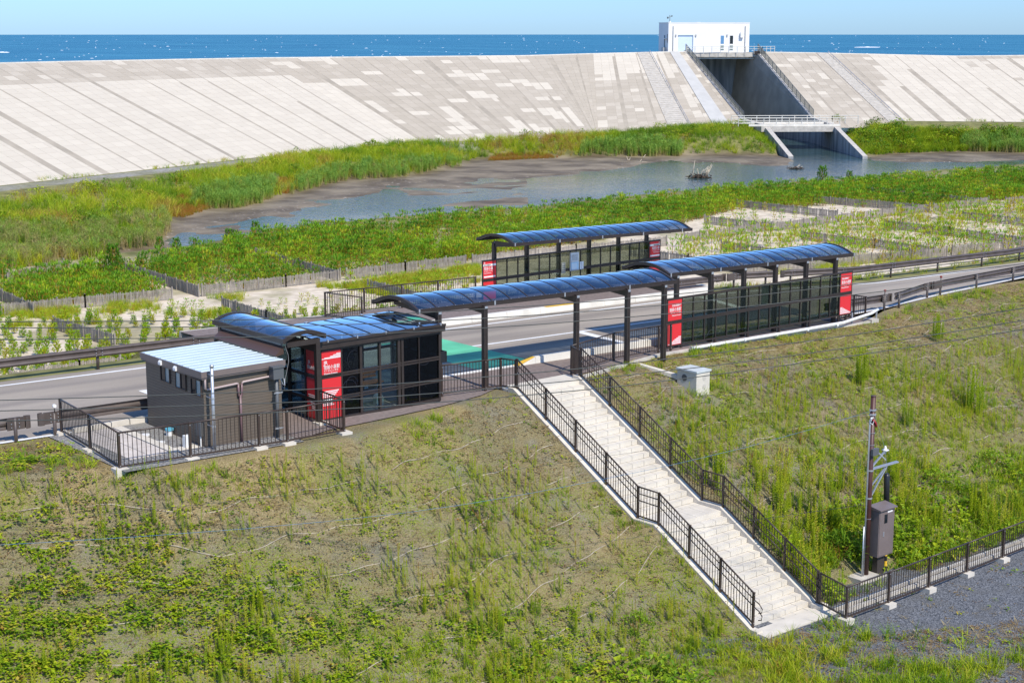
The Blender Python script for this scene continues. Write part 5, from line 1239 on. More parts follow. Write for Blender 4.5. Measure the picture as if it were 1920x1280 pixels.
b = MB(); b.hexa([CX(33.6,304.8,4.7),CX(46.4,305.2,4.7),CX(46.4,305.45,4.7),CX(33.6,305.45,4.7)], [CX(33.6,304.8,4.0),CX(46.4,305.2,4.0),CX(46.4,305.45,4.0),CX(33.6,305.45,4.0)], GREYB); b.build('gate_frame', sl_)
b = MB(); b.hexa([CX(46.0,302.2,4.35),CX(48.2,302.4,4.35),CX(48.2,303.4,4.35),CX(46.0,303.2,4.35)],[CX(46.0,302.2,3.7),CX(48.2,302.4,3.7),CX(48.2,303.4,3.7),CX(46.0,303.2,3.7)], BROWN); b.build('hoist_beam', sl_)
def simplerail(name, label, pts, h=1.1, rails=(1.1,.6), m=GALV, sp=2.0, r=.045, infill=None, group=None):
    root = thing(name, label, 'railing', pts[0], group)
    b = MB()
    for p, q in zip(pts[:-1], pts[1:]):
        for k in rails: b.tube([p+Vector((0,0,k)), q+Vector((0,0,k))], r, m, 6)
    b.build('rail', root)
    for p, q in zip(pts[:-1], pts[1:]):
        n = max(1, int(round((q-p).length/sp)))
        for i in range(n+1):
            c = p.lerp(q, i/n); b = MB(); b.bar(c-Vector((0,0,.3)), c+Vector((0,0,h)), .09, .09, m); b.build('post', root)
        if infill:
            b = MB(); u0, u1 = Vector((0,0,.12)), Vector((0,0,h-.08))
            nn = int((q-p).length/.3)
            for i in range(nn): c = p.lerp(q, (i+.5)/nn); b.bar(c+u0, c+u1, .05, .05, infill)
            b.build('infill_panel', root)
    return root
OLIVE = mat('olive grey railing', (.20,.20,.17), .5); PALER = mat('pale railing paint', (.62,.60,.54), .5)
up2 = Vector((0,0,.3))
simplerail('railing', 'railing down the left edge of the sluice channel', [CX(33.1,303,3.88)+up2, CX(39.65,270,15.0)+up2], 1.2, (1.2,.15), GREYB, 2.4, .05, OLIVE)
simplerail('railing', 'olive railing down the right edge of the sluice channel', [CX(46.9,303.5,3.95)+up2, CX(51.95,272,14.8)+up2], 1.3, (1.3,.15), OLIVE, 2.4, .05, OLIVE)
simplerail('railing', 'thin railing along the sea wall crest in front of the white gatehouse', [CX(33.0,300.8,3.9), CX(47.6,302.4,3.95), CX(50.5,306,3.95)], 1.1, (1.1,.65), PALER, 1.7)
br = thing('footbridge', 'flat concrete bridge across the mouth of the sluice channel', 'bridge', CX(46,258,15))
b = MB(); b.hexa([CX(40.2,254,15.9),CX(53.2,254.6,15.9),CX(53.4,262,15.9),CX(40.2,261,15.9)], [CX(40.2,254,15.05),CX(53.2,254.6,15.05),CX(53.4,262,15.05),CX(40.2,261,15.05)], CONC); b.build('deck', br)
b = MB(); 
for (x0,d0,x1,d1) in ((38.2,254.2,53.1,254.9),(36.5,260.8,53.4,261.8)): b.hexa([CX(x0,d0,15.04),CX(x1,d1,15.04),CX(x1,d1+.35,15.04),CX(x0,d0+.35,15.04)], [CX(x0,d0,14.72),CX(x1,d1,14.72),CX(x1,d1+.35,14.72),CX(x0,d0+.35,14.72)], CONC_K)
b.build('parapet', br)
simplerail('railing', 'pale railing on the near side of the sluice bridge', [CX(36.5,254.3,14.75),CX(53.0,255,14.75)], 1.05, (1.05,.62), PALER, 2.0, .055)
simplerail('railing', 'pale railing on the far side of the sluice bridge', [CX(36.3,261,14.75),CX(53.2,262,14.75),CX(57.5,262,14.75)], 1.05, (1.05,.62), PALER, 2.0, .055)
# gatehouse
gh = thing('gatehouse', 'white flat roofed gatehouse on top of the sea wall', 'gatehouse', CX(38,307,3.9))
gd = Vector((1,.20,0)).normalized()
def G(a, bk, h): return CX(29.95 + gd.x*a - gd.y*bk, 305.2 + gd.y*a + gd.x*bk, 3.95 - h)     # a along the front, bk back, h up
def gbox(b, a0, a1, k0, k1, h0, h1, m): b.hexa([G(a0,k0,h0),G(a1,k0,h0),G(a1,k1,h0),G(a0,k1,h0)], [G(a0,k0,h1),G(a1,k0,h1),G(a1,k1,h1),G(a0,k1,h1)], m)
GW = mat('white render', (.76,.75,.73), .6, var=.03, scale=.5); GH = 5.5; GL = 16.3; GDp = 6.4
b = MB(); gbox(b, 0, GL, 0, GDp, -.3, GH, GW); b.build('wall', gh)
b = MB(); gbox(b, -.06, GL+.06, -.06, .25, GH+.002, GH+.12, GW); gbox(b, -.06, GL+.06, GDp-.25, GDp+.06, GH+.002, GH+.12, GW); gbox(b, -.06, .25, .2501, GDp-.2501, GH+.002, GH+.12, GW); gbox(b, GL-.25, GL+.06, .2501, GDp-.2501, GH+.002, GH+.12, GW); b.build('roof_edge', gh)
SHUT = mat('pale blue shutter', (.58,.68,.80), .5, var=.03, scale=1)
b = MB(); gbox(b, 2.0, 4.85, -.03, .05, .12, 3.15, SHUT); gbox(b, 1.95, 4.9, -.22, -.001, 3.16, 3.30, mat('shutter hood', (.42,.52,.62), .5)); gbox(b, 4.86, 4.96, -.20, -.001, .12, 3.155, mat('shutter hood', (.4,.5,.6))); b.build('shutter_door', gh)
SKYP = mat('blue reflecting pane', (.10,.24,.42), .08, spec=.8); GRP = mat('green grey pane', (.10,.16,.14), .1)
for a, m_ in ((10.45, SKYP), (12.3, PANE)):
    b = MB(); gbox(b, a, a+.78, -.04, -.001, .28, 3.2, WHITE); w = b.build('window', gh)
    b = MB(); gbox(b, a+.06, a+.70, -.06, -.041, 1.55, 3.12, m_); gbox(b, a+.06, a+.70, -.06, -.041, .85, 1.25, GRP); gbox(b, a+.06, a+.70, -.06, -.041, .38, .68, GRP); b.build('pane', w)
for a in (.85, 15.35):
    b = MB(); gbox(b, a, a+.13, -.14, -.01, .1, GH-.6, mat('grey downpipe', (.30,.32,.33), .5)); b.build('downpipe', gh)
for a in (1.35, 5.35, 11.65): b = MB(); gbox(b, a, a+.25, -.22, -.002, 3.0, 3.35, mat('lamp grey', (.48,.47,.44), .5)); b.build('wall_lamp', gh)
b = MB(); gbox(b, 14.35, 15.0, -.55, -.002, 2.75, 3.7, WHITEP); b.build('air_unit', gh)
b = MB(); gbox(b, -.05, -.001, 2.2, 2.7, .9, 3.2, GREYB); gbox(b, -.06, -.001, .5, .7, 1.8, 3.4, GREYB); gbox(b, -.5,-.002,1.2,2.4,2.5,2.62,WHITEP); gbox(b, -.6,-.002,1.2,2.6,-.1,.9,mat('lamp grey', (.48,.47,.44))); b.build('side_fittings', gh)
b = MB(); b.tube([G(.4,.6,GH), G(.4,.6,GH+1.5)], .05, GREYB, 6); b.tube([G(-.1,.6,GH+1.0), G(.9,.6,GH+1.25)], .04, GREYB, 6); b.box(tuple(G(.0,.6,GH+.8)-Vector((.1,.1,0))), tuple(G(.0,.6,GH+1.15)+Vector((.1,.1,0))), GREYB); b.box(tuple(G(.8,.6,GH+1.2)-Vector((.1,.1,0))), tuple(G(.8,.6,GH+1.4)+Vector((.1,.1,0))), GREYB); b.box(tuple(G(.4,.6,GH+.01)-Vector((.15,.15,0))), tuple(G(.4,.6,GH+.35)+Vector((.15,.15,0))), WHITEP); b.build('wind_gauge', gh)
b = MB(); gbox(b, 6.0, 6.7, 1, 2, GH+.01, GH+.17, GW); b.build('roof_vent', gh)

# ------------------------------------------------------------------ picket fences of the plantation
FENCES = []
def picket(label, pxs, h=.78, group='picket fences of the plantation', double=False):
    P_ = [at(px, py, ZPL) for px, py in pxs]; root = thing('picket_fence', label, 'picket fence', P_[0], group)
    for p, q in zip(P_[:-1], P_[1:]):
        FENCES.append((p, q)); Lh = (q-p).length; nb = max(1, int(round(Lh/1.85))); d = (q-p).normalized(); nrm = Vector((-d.y, d.x, 0))
        for i in range(nb+1):
            c = p.lerp(q, i/nb); 
            if nb <= 40 or i % 2 == 0:
                b = MB(); b.bar(c-Vector((0,0,.3)), c+Vector((0,0,h+.06+random.uniform(-.03,.05))), .085, .085, WOODG); b.build('post', root)
        step = 1 if nb <= 40 else 2
        for i in range(0, nb, step):
            a0 = i/nb; a1 = min(1, (i+step)/nb); b = MB(); x0 = p.lerp(q, a0); x1 = p.lerp(q, a1)
            for k in (.18, h-.14): b.bar(x0+nrm*.03+Vector((0,0,k)), x1+nrm*.03+Vector((0,0,k)), .05, .035, WOODG, up=nrm)
            n = int((x1-x0).length/.088)
            for j in range(n):
                if random.random() < .04: continue
                c = x0.lerp(x1, (j+.5)/n); hh = h*random.uniform(.90,1.03); tl = Vector((random.uniform(-.012,.012), random.uniform(-.012,.012), 0))
                b.bar(c-Vector((0,0,.02)), c+tl+Vector((0,0,hh)), .060, .016, WOODG, up=nrm)
            b.build('picket_panel', root)
    return root
picket('grey picket fence running away at the left end of the dense pine block', [(236,512),(373,557)])
picket('grey picket fence along the near side of the dense pine block, toward the far shelter', [(379,556),(536,538),(638,526)])
picket('grey picket fence directly behind the left red sign of the far shelter', [(650,525),(760,511),(873,498)])
picket('grey picket fence behind the far shelter glass', [(886,497),(1080,478),(1250,461)])
picket('grey picket fence at the far left, in front of tall yellow grass', [(-60,600),(0,593),(160,577),(323,562)])
picket('grey picket fence behind the short blue link canopy', [(417,580),(500,606),(600,636)])
picket('short grey picket fence in the sand plot above the left guard rail', [(101,618),(216,652)])
picket('grey picket fence at the far left edge, end-on through pines', [(-30,550),(63,592)])
picket('grey picket fence half buried in the dense pines at the centre left', [(480,484),(560,506),(634,527)])
picket('low grey picket fence right behind the left guard rail', [(20,722),(150,702),(300,683)], .7)
picket('grey picket fence ending behind the left part of the middle canopy', [(690,545),(790,570),(850,588)])
picket('grey picket fence along the front of the right sand plots, left part', [(1283,454),(1449,432)])
picket('grey picket fence along the right sand plots, second length', [(1457,433),(1601,413)])
picket('grey picket fence along the right sand plots, third length', [(1608,413),(1743,397)])
picket('grey picket fence along the right sand plots, farthest length', [(1750,397),(1853,384)])
picket('grey picket fence at the far right edge among bushes', [(1885,385),(1990,372)])
picket('weathered cross fence between the two nearest right sand plots', [(1503,450),(1640,466),(1750,480)])
picket('weathered cross fence right of the big bush in the right plots', [(1658,428),(1780,443),(1920,462)])
picket('weathered cross fence at the far right of the sand plots', [(1798,411),(1990,432)])
picket('weathered cross fence above the right end of the far shelter', [(1321,420),(1447,434)])
picket('weathered cross fence half hidden in the right pines', [(1382,389),(1570,410)])
picket('weathered cross fence higher up in the right pines', [(1527,381),(1743,399)])
picket('weathered cross fence topmost in the right pines', [(1630,364),(1838,386)])
picket('weathered cross fence just above the right canopy ridge', [(1353,468),(1460,486)])
picket('front picket fence seen between the near canopy and the right guard rail', [(1395,517),(1560,500),(1775,482)])
picket('front picket fence behind the right guard rail at the far right', [(1785,479),(1990,460)])
picket('grey picket fence behind the gap between the two near canopies', [(1180,480),(1290,497),(1380,512)])
picket('grey picket fence in the dense pines left of the lagoon', [(15,532),(120,507)])

# ================================================================== vegetation
LEAF = leafmat('leaf green', [(0.0,(.050,.12,.008)),(.35,(.13,.26,.010)),(.6,(.30,.42,.012)),(.8,(.47,.52,.020)),(.92,(.54,.48,.06)),(1.0,(.38,.20,.05))], .38)
PINE = leafmat('pine needle green', [(0.0,(.05,.13,.012)),(.4,(.13,.31,.012)),(.7,(.30,.48,.016)),(.9,(.56,.56,.02)),(1.0,(.45,.28,.04))], .30)
REED = leafmat('reed green', [(0.0,(.42,.33,.15)),(.25,(.34,.32,.09)),(.45,(.26,.38,.05)),(.8,(.20,.38,.06)),(1.0,(.36,.48,.06))], .30)
TAN = leafmat('dry grass', [(0.0,(.22,.12,.05)),(.5,(.40,.30,.13)),(1.0,(.55,.46,.26))], .3)
RUST = leafmat('rust red marsh grass', [(0.0,(.20,.24,.03)),(.4,(.36,.24,.03)),(1.0,(.42,.15,.03))], .3)
class TP:
    def __init__(s): s.v=[]; s.q=[]; s.t=[]
    def leaf(s, p, d, Lh, Wd, droop=.25, t=0.0):
        p = np.array(p, float); d = np.array(d, float); d /= np.linalg.norm(d)
        sd_ = np.cross(d, [0,0,1.0]); nn = np.linalg.norm(sd_); sd_ = sd_/nn if nn > 1e-3 else np.array([1.0,0,0])
        m = p + d*Lh*.5; e = p + d*Lh - np.array([0,0,droop*Lh]); o = len(s.v)
        s.v += [p, m + sd_*Wd/2, e, m - sd_*Wd/2]; s.q.append((o,o+1,o+2,o+3)); s.t += [t]*4
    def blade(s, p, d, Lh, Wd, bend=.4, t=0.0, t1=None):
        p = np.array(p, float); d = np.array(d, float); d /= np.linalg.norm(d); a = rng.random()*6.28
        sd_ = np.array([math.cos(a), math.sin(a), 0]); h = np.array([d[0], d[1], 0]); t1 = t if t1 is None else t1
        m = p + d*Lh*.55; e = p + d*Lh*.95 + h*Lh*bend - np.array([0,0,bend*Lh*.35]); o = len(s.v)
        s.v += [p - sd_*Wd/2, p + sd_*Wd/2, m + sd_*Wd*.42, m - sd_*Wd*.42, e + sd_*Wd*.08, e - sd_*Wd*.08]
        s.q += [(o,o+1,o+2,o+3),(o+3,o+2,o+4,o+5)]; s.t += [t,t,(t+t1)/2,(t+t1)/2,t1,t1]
    def stem(s, p, q, w, t=0.0):
        p = np.array(p, float); q = np.array(q, float)
        for sd_ in (np.array([1.0,0,0]), np.array([0,1.0,0])):
            o = len(s.v); s.v += [p-sd_*w/2, p+sd_*w/2, q+sd_*w*.35, q-sd_*w*.35]; s.q.append((o,o+1,o+2,o+3)); s.t += [t]*4
    def arr(s): return np.array(s.v, np.float32), np.array(s.q, np.int32), np.array(s.t, np.float32)
def rdir(e0, e1):
    a = U(0, 6.283); e = U(e0, e1); return (math.cos(a)*math.cos(e), math.sin(a)*math.cos(e), math.sin(e))
def t_broad(n=11, L_=(.09,.17), r=.20, h=.22):
    T = TP()
    for i in range(n): T.leaf((U(-r,r), U(-r,r), U(.02,h)), rdir(-.2,.7), U(*L_), U(*L_)*.85, U(.1,.4), U(-.10,.12))
    return T.arr()
def t_rod(h=1.0, n=44):
    T = TP(); bx, by = U(-.07,.07), U(-.07,.07); T.stem((0,0,0),(bx,by,h),.014,.1)
    for i in range(n):
        t = (i+.5)/n; z = h*(.12+.88*t); a = i*2.4; L_ = .15*(1-.55*t)*U(.8,1.2); e = .5+.6*t
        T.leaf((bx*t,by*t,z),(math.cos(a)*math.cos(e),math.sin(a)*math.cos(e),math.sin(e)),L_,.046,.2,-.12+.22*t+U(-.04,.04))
    return T.arr()
def t_tuft(n=13, h=(.25,.5), w=.016, sp=.10, lean=(.7,1.45), bend=(.1,.5), t1=.05):
    T = TP()
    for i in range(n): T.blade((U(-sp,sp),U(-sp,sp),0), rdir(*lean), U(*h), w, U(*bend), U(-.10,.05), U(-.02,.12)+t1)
    return T.arr()
def t_reed(n=14, h=(1.5,2.3)):
    T = TP()
    for i in range(n):
        x, y = U(-.35,.35), U(-.35,.35); hh = U(*h); T.blade((x,y,0), rdir(1.3,1.55), hh, .05, U(.02,.14), -.5, .10)
        for k in range(3): z = hh*U(.4,.85); T.blade((x,y,z), rdir(.5,1.1), U(.35,.6), .045, .35, -.05, .12)
    return T.arr()
def t_pine(tiers=4, nb=5, nn=8, h=1.0, wide=.34, L_=.20, w=.020, body=0):
    T = TP(); T.stem((0,0,0),(U(-.05,.05),U(-.05,.05),h*.9),.035,.95)
    def tuft(p, d, k):
        d = np.array(d); 
        for i in range(k):
            r = np.array(rdir(-.6,1.2)); v = d*1.1 + r*.8; v /= np.linalg.norm(v); T.leaf(p, v, L_*U(.75,1.2), w, .0, U(-.12,.16))
    for t in range(tiers):
        z = h*(.22 + .62*t/max(1,tiers-1)); rr = wide*(1-.55*t/tiers)
        for k in range(nb):
            a = k*6.283/nb + t*.7 + U(-.3,.3); p0 = np.array([0,0,z-.10]); p1 = np.array([math.cos(a)*rr, math.sin(a)*rr, z+.12*U(.6,1.3)])
            T.stem(p0, p1, .018, .9); tuft(p1-(p1-p0)*.15, (p1-p0)*.6/np.linalg.norm(p1-p0)+np.array([0,0,.7]), nn); tuft(p0+(p1-p0)*.55, (p1-p0)*.6/np.linalg.norm(p1-p0)+np.array([0,0,.6]), nn//2)
    tuft(np.array([0,0,h*.85]), (0,0,1.6), nn+3)
    for k in range(body): tuft(np.array([U(-.6,.6)*wide*.7, U(-.6,.6)*wide*.7, h*U(.12,.7)]), rdir(.1,1.3), nn//2+1)
    return T.arr()
def t_bush(n=150, r=.6, h=.8, L_=(.08,.16), wr=.5):
    T = TP()
    for k in range(6): T.stem((0,0,0), (U(-r,r)*.6,U(-r,r)*.6,h*U(.5,.9)), .025, .85)
    for i in range(n):
        d = np.array(rdir(-.2,1.5)); rad = U(.45,1.0)**.6; lump = 1 + .25*math.sin(d[0]*5+1)*math.cos(d[1]*6)
        p = d*np.array([r,r,h*.62])*rad*lump + np.array([0,0,h*.32]); p[2] = max(.03, p[2]); LL = U(*L_)
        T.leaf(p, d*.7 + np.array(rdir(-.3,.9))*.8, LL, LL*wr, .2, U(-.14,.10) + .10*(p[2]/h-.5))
    return T.arr()
def merge(name, temps, pos, scale, tint, material, rot=None, zs=None, parent=None):
    n = len(pos); idx = rng.integers(0, len(temps), n); rot = rng.random(n)*6.283 if rot is None else rot; zs = np.ones(n) if zs is None else zs
    VV, QQ, TT = [], [], []; off = 0
    for k, (v, q, t) in enumerate(temps):
        s = np.where(idx == k)[0]
        if not len(s): continue
        c, sn = np.cos(rot[s])[:,None], np.sin(rot[s])[:,None]; sc = scale[s][:,None]
        x = (v[None,:,0]*c - v[None,:,1]*sn)*sc + pos[s,0][:,None]; y = (v[None,:,0]*sn + v[None,:,1]*c)*sc + pos[s,1][:,None]; z_ = v[None,:,2]*sc*zs[s][:,None] + pos[s,2][:,None]
        VV.append(np.stack([x,y,z_],-1).reshape(-1,3)); m_ = len(v)
        QQ.append((q[None] + (np.arange(len(s))*m_)[:,None,None] + off).reshape(-1,4)); TT.append((t[None] + tint[s][:,None]).reshape(-1)); off += len(s)*m_
    me = bpy.data.meshes.new(name); V = np.concatenate(VV); Q = np.concatenate(QQ)
    me.vertices.add(len(V)); me.vertices.foreach_set('co', V.astype(np.float32).ravel()); me.loops.add(len(Q)*4); me.loops.foreach_set('vertex_index', Q.astype(np.int32).ravel())
    me.polygons.add(len(Q)); me.polygons.foreach_set('loop_start', np.arange(len(Q), dtype=np.int32)*4); me.polygons.foreach_set('loop_total', np.full(len(Q),4,np.int32)); me.polygons.foreach_set('use_smooth', np.zeros(len(Q), bool)); me.update(calc_edges=True)
    fattr(me, 'tint', np.clip(np.concatenate(TT), 0, 1)); me.materials.append(material)
    return link(name, me, parent)
def stuff(o): o['kind'] = 'stuff'; return o
def plantmesh(name, temp, scale, tint, material):
    v, q, t = temp; me = bpy.data.meshes.new(name); quad_mesh(me, v*scale, q); fattr(me, 'tint', np.clip(t+tint, 0, 1)); me.materials.append(material); return me
def scatter(n, x0, x1, y0, y1): return rng.uniform(x0, x1, n), rng.uniform(y0, y1, n)
T_BROAD = [t_broad() for _ in range(6)]; T_ROD = [t_rod(U(.8,1.25)) for _ in range(7)]; T_TUFT = [t_tuft() for _ in range(6)]; T_SPR = [t_broad(6,(.05,.10),.09,.10) for _ in range(5)]
T_STRAW = [t_tuft(7,(.15,.4),.020,.15,(.02,.5),(0,.2),.0) for _ in range(5)]; T_TALLG = [t_tuft(18,(.6,1.1),.022,.16,(.8,1.4),(.2,.6)) for _ in range(5)]
T_PINE_L = [t_pine(3,4,6,1.0,.38,.24,.034) for _ in range(6)]; T_PINE = [t_pine(4,5,10,1.0,.36,.20,.044,20) for _ in range(6)]
T_REED = [t_reed() for _ in range(5)]; T_BUSH = [t_bush(110,.6,.8,(.10,.20)) for _ in range(5)]

# ---- near bank
def bank(n, dens, keepz=True):
    x, y = scatter(n, -24, 50, -19, 5.5); z_ = surfz(x, y); px, py = pix(x, y, z_); yc_ = crest(x)
    ok = (px > -80) & (px < 2000) & (py > 480) & (py < 1330)
    ok &= ~((x > 1.1) & (x < 4.7) & (y > -11.4) & (y < 2))
    ok &= ~((y < -10.6) & (x > 4.0) & (py < 1195 - .1*(px-1600)) & (rng.random(n) > .06))
    ok &= (y < yc_ - .12) | ((x < -14.3) & (y < 3.9))
    ok &= ~((x > 6.2) & (x < 9.7) & (y < -9.15) & (y > -11.3) & (rng.random(n) > .10))
    ok &= ~((x < -6.7) & (x > -14.2) & (y > -.5))
    d = dens(x, y, px, py); ok &= rng.random(n) < d
    return np.stack([x, y, z_], -1)[ok], px[ok], py[ok]
def dens_broad(x, y, px, py):
    c = fbm(x*.55+3, y*.55); d = sstep(-130, 150, py - (1010 + .22*px)) * (px < 1150) * sstep(.34, .52, c) * (.55 + .45*np.sin((crest(x)-y)*5.0 + 2*fbm(x*.3,y*.3)))
    d = np.maximum(d, .25*sstep(.56,.68,c)*(px < 420)*(py > 800)); return np.clip(d*1.0, 0, 1)
P, px, py = bank(140000, dens_broad)
stuff(merge('creeper_leaves', T_BROAD, P, rng.uniform(.45,1.0,len(P)), np.clip(.60 + .25*rng.standard_normal(len(P))*.7 + .3*(vnoise(P[:,0]*.9,P[:,1]*.9)-.5), 0, .9), LEAF))
def dens_rod(x, y, px, py):
    c = fbm(x*.42+11, y*.42+5); k = sstep(.36,.58,c)
    L_ = sstep(850,930,py) * (1-.6*sstep(1120,1240,py)) * (px > 120) * (px < 1010); L2 = .25*(py > 900)*(px < 1250)
    ln = 640 - .10*(px-1250); Rr = sstep(30,110,py-ln) * (1-sstep(260,420,py-ln)) * (px > 1230); R2 = .5*(px > 1230)*(py-ln > 60)
    k = k*(y > -10.3)
    return np.clip(k*np.maximum(np.maximum(L_, L2), np.maximum(Rr, R2)), 0, 1)
P, px, py = bank(30000, dens_rod)
order = np.argsort(-py + rng.uniform(-160,160,len(py))); P = P[order]; rr_ = np.where(P[:,0] > 3)[0][:120]; ll_ = np.where(P[:,0] <= 3)[0][:110]
pick = np.concatenate([rr_, ll_]); P = np.concatenate([P[pick], np.delete(P, pick, 0)])
NG = len(pick)
stuff(merge('goldenrod_stand', T_ROD, P[NG:], rng.uniform(.26,.68,len(P)-NG), np.clip(.72 + .10*rng.standard_normal(len(P)-NG), .3, .95), LEAF, zs=rng.uniform(.8,1.3,len(P)-NG)))
def clump(k):                               # a clump of several stalks as one plant
    V, Q, T = [], [], []; o = 0
    for i in range(k):
        v, q, t = T_ROD[int(rng.integers(0, len(T_ROD)))]; s = U(.55,1.0); a = U(0,6.28); c, sn = math.cos(a), math.sin(a)
        vv = np.stack([(v[:,0]*c-v[:,1]*sn)*s+U(-.22,.22), (v[:,0]*sn+v[:,1]*c)*s+U(-.22,.22), v[:,2]*s], -1); V.append(vv); Q.append(q+o); T.append(t+U(-.06,.06)); o += len(v)
    return np.concatenate(V), np.concatenate(Q), np.concatenate(T)
rod_meshes = [plantmesh('goldenrod', clump(int(rng.integers(4,9))), 1.0, .60 + .05*k, LEAF) for k in range(6)]
for k in range(NG):
    o = bpy.data.objects.new('goldenrod', rod_meshes[k % 6]); COL.objects.link(o); right = P[k,0] > 3
    o.location = P[k]; o.rotation_euler = (0,0,U(0,6.28)); s = U(.5,1.0)*(1.3 if right else .80); o.scale = (s,s,s*U(.9,1.25))
    tag(o, 'upright leafy goldenrod clump on the bank right of the stairs' if right else 'upright leafy goldenrod clump on the bank left of the stairs', 'wild plant', 'goldenrod clumps right of the stairs' if right else 'goldenrod clumps left of the stairs')
def on_bank(px_, py_):
    lo = None
    for y_ in np.linspace(-14, 5, 500):
        p = aty(px_, py_, y_); zg = float(surfz(np.array([p.x]), np.array([p.y]))[0])
        if p.z <= zg: return Vector((p.x, p.y, zg))
    return p
# tall goldenrod seen singly on the right bank
for k, (px_, py_, s, lab) in enumerate(((1828,775,1.7,'tallest goldenrod stand on the right bank, left of the bare far corner'),(1612,720,1.35,'tall goldenrod stand in the middle of the right bank'),(1755,640,1.15,'goldenrod stand high on the right bank below the guard rail'),(1700,800,.95,'low bushy goldenrod between the two tall stands'))):
    p = on_bank(px_, py_); m_ = plantmesh('goldenrod', clump(18), 1.0, .60, LEAF); o = bpy.data.objects.new('goldenrod', m_); COL.objects.link(o); o.location = p; o.scale = (s*.9,s*.9,s*1.05); tag(o, lab, 'wild plant')
def dens_spr(x, y, px, py):
    c = fbm(x*.8+21, y*.8+2); return np.clip(.20 + .8*sstep(.48,.66,c), 0, 1)*np.where(py < 760, .8, .55)
P, px, py = bank(80000, dens_spr)
stuff(merge('small_weeds', T_SPR, P, rng.uniform(.4,1.2,len(P)), np.clip(.62 + .15*rng.standard_normal(len(P)), .1, .95), LEAF))
def dens_tuft(x, y, px, py):
    c = fbm(x*.5+31, y*.5+12); mid_ = .48*(px > 1260)*(py > 700)*(y > -10.5)*sstep(.42,.56,fbm(x*.7+77,y*.7)); edge_ = np.exp(-((crest(x)-y)/.9)**2)*.8
    Rr = sstep(0,90, py-(930-.26*(px-1500)))*(px > 1400)*(y > -11.0)*sstep(.22,.40,c)
    bot = sstep(1170,1235,py)*(px > 620)*(y > -13.5)*sstep(.36,.52,c)*(1-sstep(1500,1900,px)*(py<1240))
    bot2 = sstep(1225,1265,py)*(px>1250)*sstep(.40,.52,c)
    kb = .35*((np.abs(x-.85) < .35)|(np.abs(x-4.95) < .35))*(y < .4)*(y > -10.2)*sstep(.42,.6,fbm(x*.9,y*.9)); mid_ = np.maximum(mid_, kb)
    return np.clip(np.maximum(np.maximum(np.maximum(Rr, mid_), bot), np.maximum(bot2, np.maximum(edge_*sstep(.4,.6,c), .10*sstep(.5,.7,c)))), 0, 1)
P, px, py = bank(52000, dens_tuft)
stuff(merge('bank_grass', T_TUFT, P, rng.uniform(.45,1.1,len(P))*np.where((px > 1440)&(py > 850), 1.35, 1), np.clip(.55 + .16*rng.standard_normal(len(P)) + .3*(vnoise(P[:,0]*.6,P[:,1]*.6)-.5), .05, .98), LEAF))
def dens_green(x, y, px, py):
    c = fbm(x*.6+61, y*.6+14); Rr = sstep(10,90, py-(940-.28*(px-1500)))*(px > 1460)*(y > -10.8)*sstep(.32,.48,c)
    b2 = sstep(1190,1240,py)*(px > 700)*(px < 1330)*sstep(.42,.56,c); return np.clip(np.maximum(Rr, b2), 0, 1)
P, px, py = bank(20000, dens_green)
stuff(merge('leafy_undergrowth', T_BROAD, P, rng.uniform(.7,1.5,len(P)), np.clip(.50 + .12*rng.standard_normal(len(P)), .1, .9), LEAF, zs=rng.uniform(1.2,2.6,len(P))))
P, px, py = bank(110000, lambda x,y,px,py: .30+.70*sstep(.42,.62,fbm(x*.5,y*.7))*np.exp(-np.clip(crest(x)-y,0,9)/2.2))
P[:,2] += .01; stuff(merge('dry_litter', T_STRAW, P, rng.uniform(.3,.95,len(P)), rng.uniform(.05,.85,len(P)), TAN))
P, px, py = bank(90000, lambda x,y,px,py: .25+.55*sstep(.40,.60,fbm(x*.9+13,y*.9)))
P[:,2] += .005; stuff(merge('fallen_leaves', [t_broad(5,(.04,.10),.16,.03) for _ in range(6)], P, rng.uniform(.4,1.1,len(P)), rng.uniform(0,.45,len(P)), TAN, zs=rng.uniform(.2,.8,len(P))))
# distinct shrubs
for k, (px_, py_, s, lab, th_, dk) in enumerate(((905,985,.95,'rounded bright green shrub in the middle of the left bank',t_bush(320,.55,.95,(.07,.15),.4),.47),(1195,1190,.9,'leafy green shrub near the foot of the stairs on the left bank',t_bush(300,.6,.8,(.07,.15),.45),.45),
      (1500,835,.95,'wiry olive shrub with brown stems on the right bank',t_bush(360,.75,.9,(.07,.16),.22),.62),(1575,1050,1.25,'dark green grass clump left of the utility pole foot',t_bush(420,.65,.8,(.14,.30),.14),.36),
      (1410,860,.6,'low green grass clump beside the right stair railing',t_bush(200,.6,.6,(.14,.28),.12),.55),(1860,880,1.0,'bright green bush at the right end of the lower bank',t_bush(360,.8,.75,(.08,.16),.5),.46),(1750,915,1.0,'bright green bush in the lower right bank above the yard railing',t_bush(360,.8,.75,(.08,.16),.5),.50))):
    p = on_bank(px_, py_); o = bpy.data.objects.new('shrub', plantmesh('shrub', th_, s, dk, LEAF)); COL.objects.link(o); o.location = p; tag(o, lab, 'shrub')
for k, (px_, py_, lab) in enumerate(((625,1105,'pale dry grass stalks standing in the left bank weeds'),(1830,905,'heap of cut straw on the right bank'))):
    p = on_bank(px_, py_); tmp = t_tuft(40,(.6,1.2),.010,.35,(1.0,1.5),(.05,.2),.1) if k == 0 else t_tuft(60,(.5,1.0),.02,.25,(.05,.5),(0,.15),.1)
    o = bpy.data.objects.new('dry_grass', plantmesh('dry_grass', tmp, 1.0, .72, TAN)); COL.objects.link(o); o.location = p; tag(o, lab, 'dry grass')
